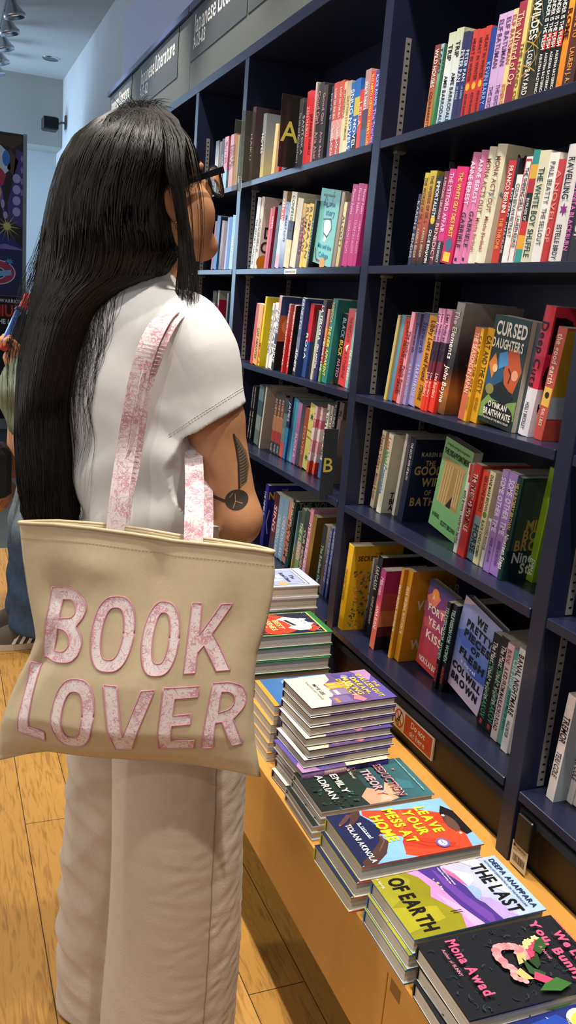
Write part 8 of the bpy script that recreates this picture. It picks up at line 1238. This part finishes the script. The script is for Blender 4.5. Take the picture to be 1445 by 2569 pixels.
V, F = G.mesh(); npmesh('top', V, F, mat('sage_cotton', '#7d8672', .9, .15, noise=.08, nscale=20, bump=.2, bscale=600), per)
J = Field((.02, 2.95, 0), (.72, 3.75, 1.02), .006); J.ell((X2, 3.36, .9), (.125, .17, .11), I3, .04)
for sg in (-1, 1): J.cone((X2-.03, 3.36+sg*.08, .86), (X2-.13, 3.36+sg*.09, .46), .1, .085, .02); J.cone((X2-.13, 3.36+sg*.09, .46), (X2-.11, 3.36+sg*.09, .1), .085, .115, .02)
az = (J.lo[2]+J.h*np.arange(J.n[2]))[None, None, :]; ax2 = (J.lo[0]+J.h*np.arange(J.n[0]))[:, None, None]; J.a += (.004*np.sin(46*az+25*ax2)*np.clip((.5-az)/.2, .15, 1)).astype(np.float32); J.put(lambda X, Y, Z: Z-.065+.12*(X-.37)+0*Y, (.0, 2.9, -.1), (.8, 3.8, .09), .004, 's')
V, F = J.mesh(); zc = V[:, 2]; t = np.clip((zc-.36)/.2+.25*vnoise(V, 30), 0, 1)[:, None]; cj = np.array(hexc('#394a60'))*(1-t)+np.array(hexc('#8fa0a8'))*t
npmesh('jeans', V, F, attr_mat('denim', .9, .15, bump=.4, bscale=900, noise=.15), per, cj)
for sg in (-1, 1):
    b = MB(); cy = 3.36+sg*.09; n = 22
    def rg2(z, sx, sy, x0=.27): return [(x0-.125*sx*math.cos(2*math.pi*i/n), cy+.046*sy*math.sin(2*math.pi*i/n)*(1+.12*math.cos(2*math.pi*i/n)), z) for i in range(n)]
    R1 = [rg2(.001, 1, 1), rg2(.026, 1.03, 1.03)]; b.add([p for r in R1 for p in r], [(i, (i+1) % n, n+(i+1) % n, n+i) for i in range(n)]+[tuple(range(n-1, -1, -1)), tuple(range(n, 2*n))])
    so = b.build('shoe_sole', mat('cream_sole', '#c9c0ac', .6, .3, noise=.06), per, smooth=False); so.location = po
    b = MB(); R1 = [rg2(.0262, .99, .98), rg2(.05, .93, .92), rg2(.072, .72, .8, .29), rg2(.1, .5, .7, .325)]; b.add([p for r in R1 for p in r], [(a*n+i, a*n+(i+1) % n, (a+1)*n+(i+1) % n, (a+1)*n+i) for a in range(3) for i in range(n)]+[tuple(range(3*n, 4*n))])
    su = b.build('shoe_upper', mat('taupe_suede', '#5a5148', .85, .2, noise=.1, bump=.3, bscale=700), per, smooth=True); su.location = po
    b = MB()
    for k in range(3):
        x0 = .25+.028*k
        for face in (-1, 1): b.add([(x0, cy+face*.0475, .028), (x0+.013, cy+face*.0475, .028), (x0+.037, cy+face*.037, .07), (x0+.024, cy+face*.037, .07)], [(0, 1, 2, 3)])
    st = b.build('stripes', M_white, su)
bagb = empty('shoulder_bag', (.215, 3.33, .64)); tag(bagb, 'black bag hanging in front of the sage green top', 'bag')
b = MB(); b.box((-.07, -.1, -.04), (.035, .1, .15), bev=.02); b.build('bag_body', mat('black_nylon', '#17171a', .6, .3, noise=.15, bump=.3, bscale=300), bagb, smooth=False)
b = MB(); b.tube([(-.02, -.09, .14), (-.03, -.06, .2), (-.03, .06, .2), (-.02, .09, .14)], .006); b.build('handle', M_black, bagb)
hb_ = empty('boxed_toy', (.232, 3.21, 1.172)); tag(hb_, 'blue and red item held up in the hand at the left edge', 'toy'); hb_.rotation_euler = (math.radians(-8), math.radians(24), 0)
b = MB(); b.box((-.02, -.02, -.03), (.012, .02, .0), bev=.003); b.build('red_foot', mat('red_card', '#a03230', .5, .4, noise=.1), hb_)
b = MB(); b.box((-.022, -.022, .0005), (-.001, .022, .12), bev=.002); b.build('blue_rail', mat('blue_card', '#4568b4', .4, .4, noise=.08), hb_)
b = MB(); b.box((-.0008, -.022, .0005), (.05, .022, .12), bev=.002); b.build('dark_side', mat('dark_card', '#1a2030', .5, .4, noise=.1), hb_)
b = MB(); b.box((-.025, -.024, .1205), (.012, .024, .13), bev=.002); b.build('collar', mat('navy_card', '#2a2f6c', .4, .4, noise=.08), hb_)
b = MB(); b.box((-.018, -.02, .1305), (.012, .02, .19), bev=.004); b.build('orange_tip', mat('orange_red_card', '#d9432c', .45, .4, noise=.06), hb_)
# ------------------------------------------------------------------ tall poster board near the far wall
pb = empty('poster_board', (.4, 9.0, FZ)); tag(pb, 'tall framed poster board with purple polka dots near the far wall', 'poster'); pbo = -Vector(pb.location)
def pp_(mb, name, m): o = mb.build(name, m, pb); o.location = pbo; return o
b = MB(); b.box((-.72, 9.002, FZ), (.785, 9.06, 2.74), bev=.003); pp_(b, 'board', mat('board_edge', '#7d838a', .5, .4, noise=.05))
for xx in (-.735, .783):
    b = MB(); b.box((xx, 8.99, FZ), (xx+.035, 9.07, 2.745), bev=.004); pp_(b, 'frame_rail', mat('grey_aluminium', '#8d959c', .4, .5, metal=.4, noise=.05))
b = MB(); Yp = 9.0
def art(P, c, k): b.add([(x, Yp-.0004*k, z) for x, z in (P if sum(p[0]*q[1]-q[0]*p[1] for p, q in zip(P, P[1:]+P[:1])) > 0 else P[::-1])], [tuple(range(len(P)))], hexc(c))
rc = lambda x0, z0, x1, z1: [(x0, z0), (x1, z0), (x1, z1), (x0, z1)]
art(rc(-.7, 1.69, .78, 2.735), '#2c2830', 1); art(rc(-.7, 1.255, .78, 1.69), '#2a2f5c', 1); art(rc(-.7, .05, .78, 1.25), '#121116', 1)
art([(.66, 1.95), (.78, 1.9), (.78, 2.58), (.72, 2.6), (.69, 2.3), (.64, 2.1)], '#4c4080', 2)
for k in range(4): art(circ(.725, 2.34-.1*k, .036, 20, .042), '#a6a0d8', 3)
for k in range(4): art(circ(.785-.012, 2.52-.1*k, .012, 12, .03), '#8c86c0', 3)
art([(.52, 2.3), (.58, 2.1), (.62, 1.98), (.60, 2.2), (.585, 2.26)], '#6c5ca4', 2); art(circ(.60, 2.10, .018, 12, .04), '#a6a0d8', 3); art(circ(.625, 2.0, .02, 12, .035), '#a6a0d8', 3)
art([(.3, 2.6), (.58, 2.62), (.66, 2.55), (.67, 2.42), (.6, 2.35), (.5, 2.3), (.3, 2.25)], '#c9d2e0', 2); art(circ(.63, 2.51, .035, 20, .07), '#3c78c8', 3); art([(.5, 2.28), (.58, 2.42), (.63, 2.36), (.6, 2.26)], '#a83850', 3); art([(.45, 2.16), (.56, 2.3), (.59, 2.2), (.55, 2.06)], '#c49a80', 3)
art([(.4, 2.7), (.78, 2.72), (.78, 2.66), (.68, 2.6), (.5, 2.66)], '#4c3a30', 2); art([(.66, 2.6), (.74, 2.5), (.7, 2.36), (.64, 2.42)], '#5c3c2c', 2)
for k in range(13):
    a = k*.483; art([(.64+.02*math.cos(a+.2), 1.9+.03*math.sin(a+.2)), (.64+.13*math.cos(a), 1.89+.15*math.sin(a)), (.64+.02*math.cos(a-.3), 1.9+.03*math.sin(a-.3))], ['#b8ac7c', '#8c7c50'][k % 2], 4)
art(circ(.64, 1.9, .035, 16), '#c9bc7c', 5); art([(.3, 1.72), (.5, 1.86), (.62, 1.83), (.78, 1.72), (.78, 1.69), (.3, 1.69)], '#26347c', 3); art([(.5, 1.7), (.62, 1.74), (.78, 1.70), (.78, 1.69), (.5, 1.69)], '#7c70b4', 4)
art(blob(.66, 1.575, .05, 8, .035), '#4a90c8', 3); art(circ(.56, 1.47, .16, 36, .115), '#c8c8dc', 3); art(circ(.56, 1.47, .15, 36, .105), '#a83c5c', 4); art(circ(.54, 1.46, .09, 30, .06), '#d4d4e4', 5); art(circ(.54, 1.46, .08, 30, .052), '#2a2f5c', 6); art([(.4, 1.40), (.68, 1.45), (.68, 1.5), (.4, 1.45)], '#7cb0e0', 7)
def ptext(t, x1, z, cap, c, k, cond=.85):
    V, F, wd = text_polys(t, cap/.7, cond, .03); b.add([(x1-wd+v[0], Yp-.0004*k, z+v[1]) for v in V], F, hexc(c))
ptext('BEST WARRIOR', .775, 1.19, .032, '#d8d8d8', 3); ptext('GENIUS', .762, 1.06, .105, '#d03a34', 3, .8); ptext('THE LEGEND', .86, .985, .045, '#e4e4e4', 3, .85)
pp_(b, 'print', M_print)

for o_ in (per, bagb, hb_):
    o_.location = (o_.location.x*1.0435, o_.location.y*1.0435, 1.38+(o_.location.z-1.38)*1.0435); o_.scale = (1.0435, 1.0435, 1.0435)
b = MB(); X3 = X2+.02; prof = [(.105, 1.44), (.112, 1.5), (.108, 1.58), (.085, 1.64), (.05, 1.668), (.002, 1.675)]; n = 24
for r_, z in prof: pass
b.add([(X3+.018+r_*.85*math.cos(2*math.pi*i/n)*(1 if math.cos(2*math.pi*i/n) > -.2 else .72), 3.36+r_*.8*math.sin(2*math.pi*i/n), z) for r_, z in prof for i in range(n)], [(a*n+i, a*n+(i+1) % n, (a+1)*n+(i+1) % n, (a+1)*n+i) for a in range(len(prof)-1) for i in range(n)])
ho = b.build('hair', M_hair, per, smooth=True, col=False); ho.location = po
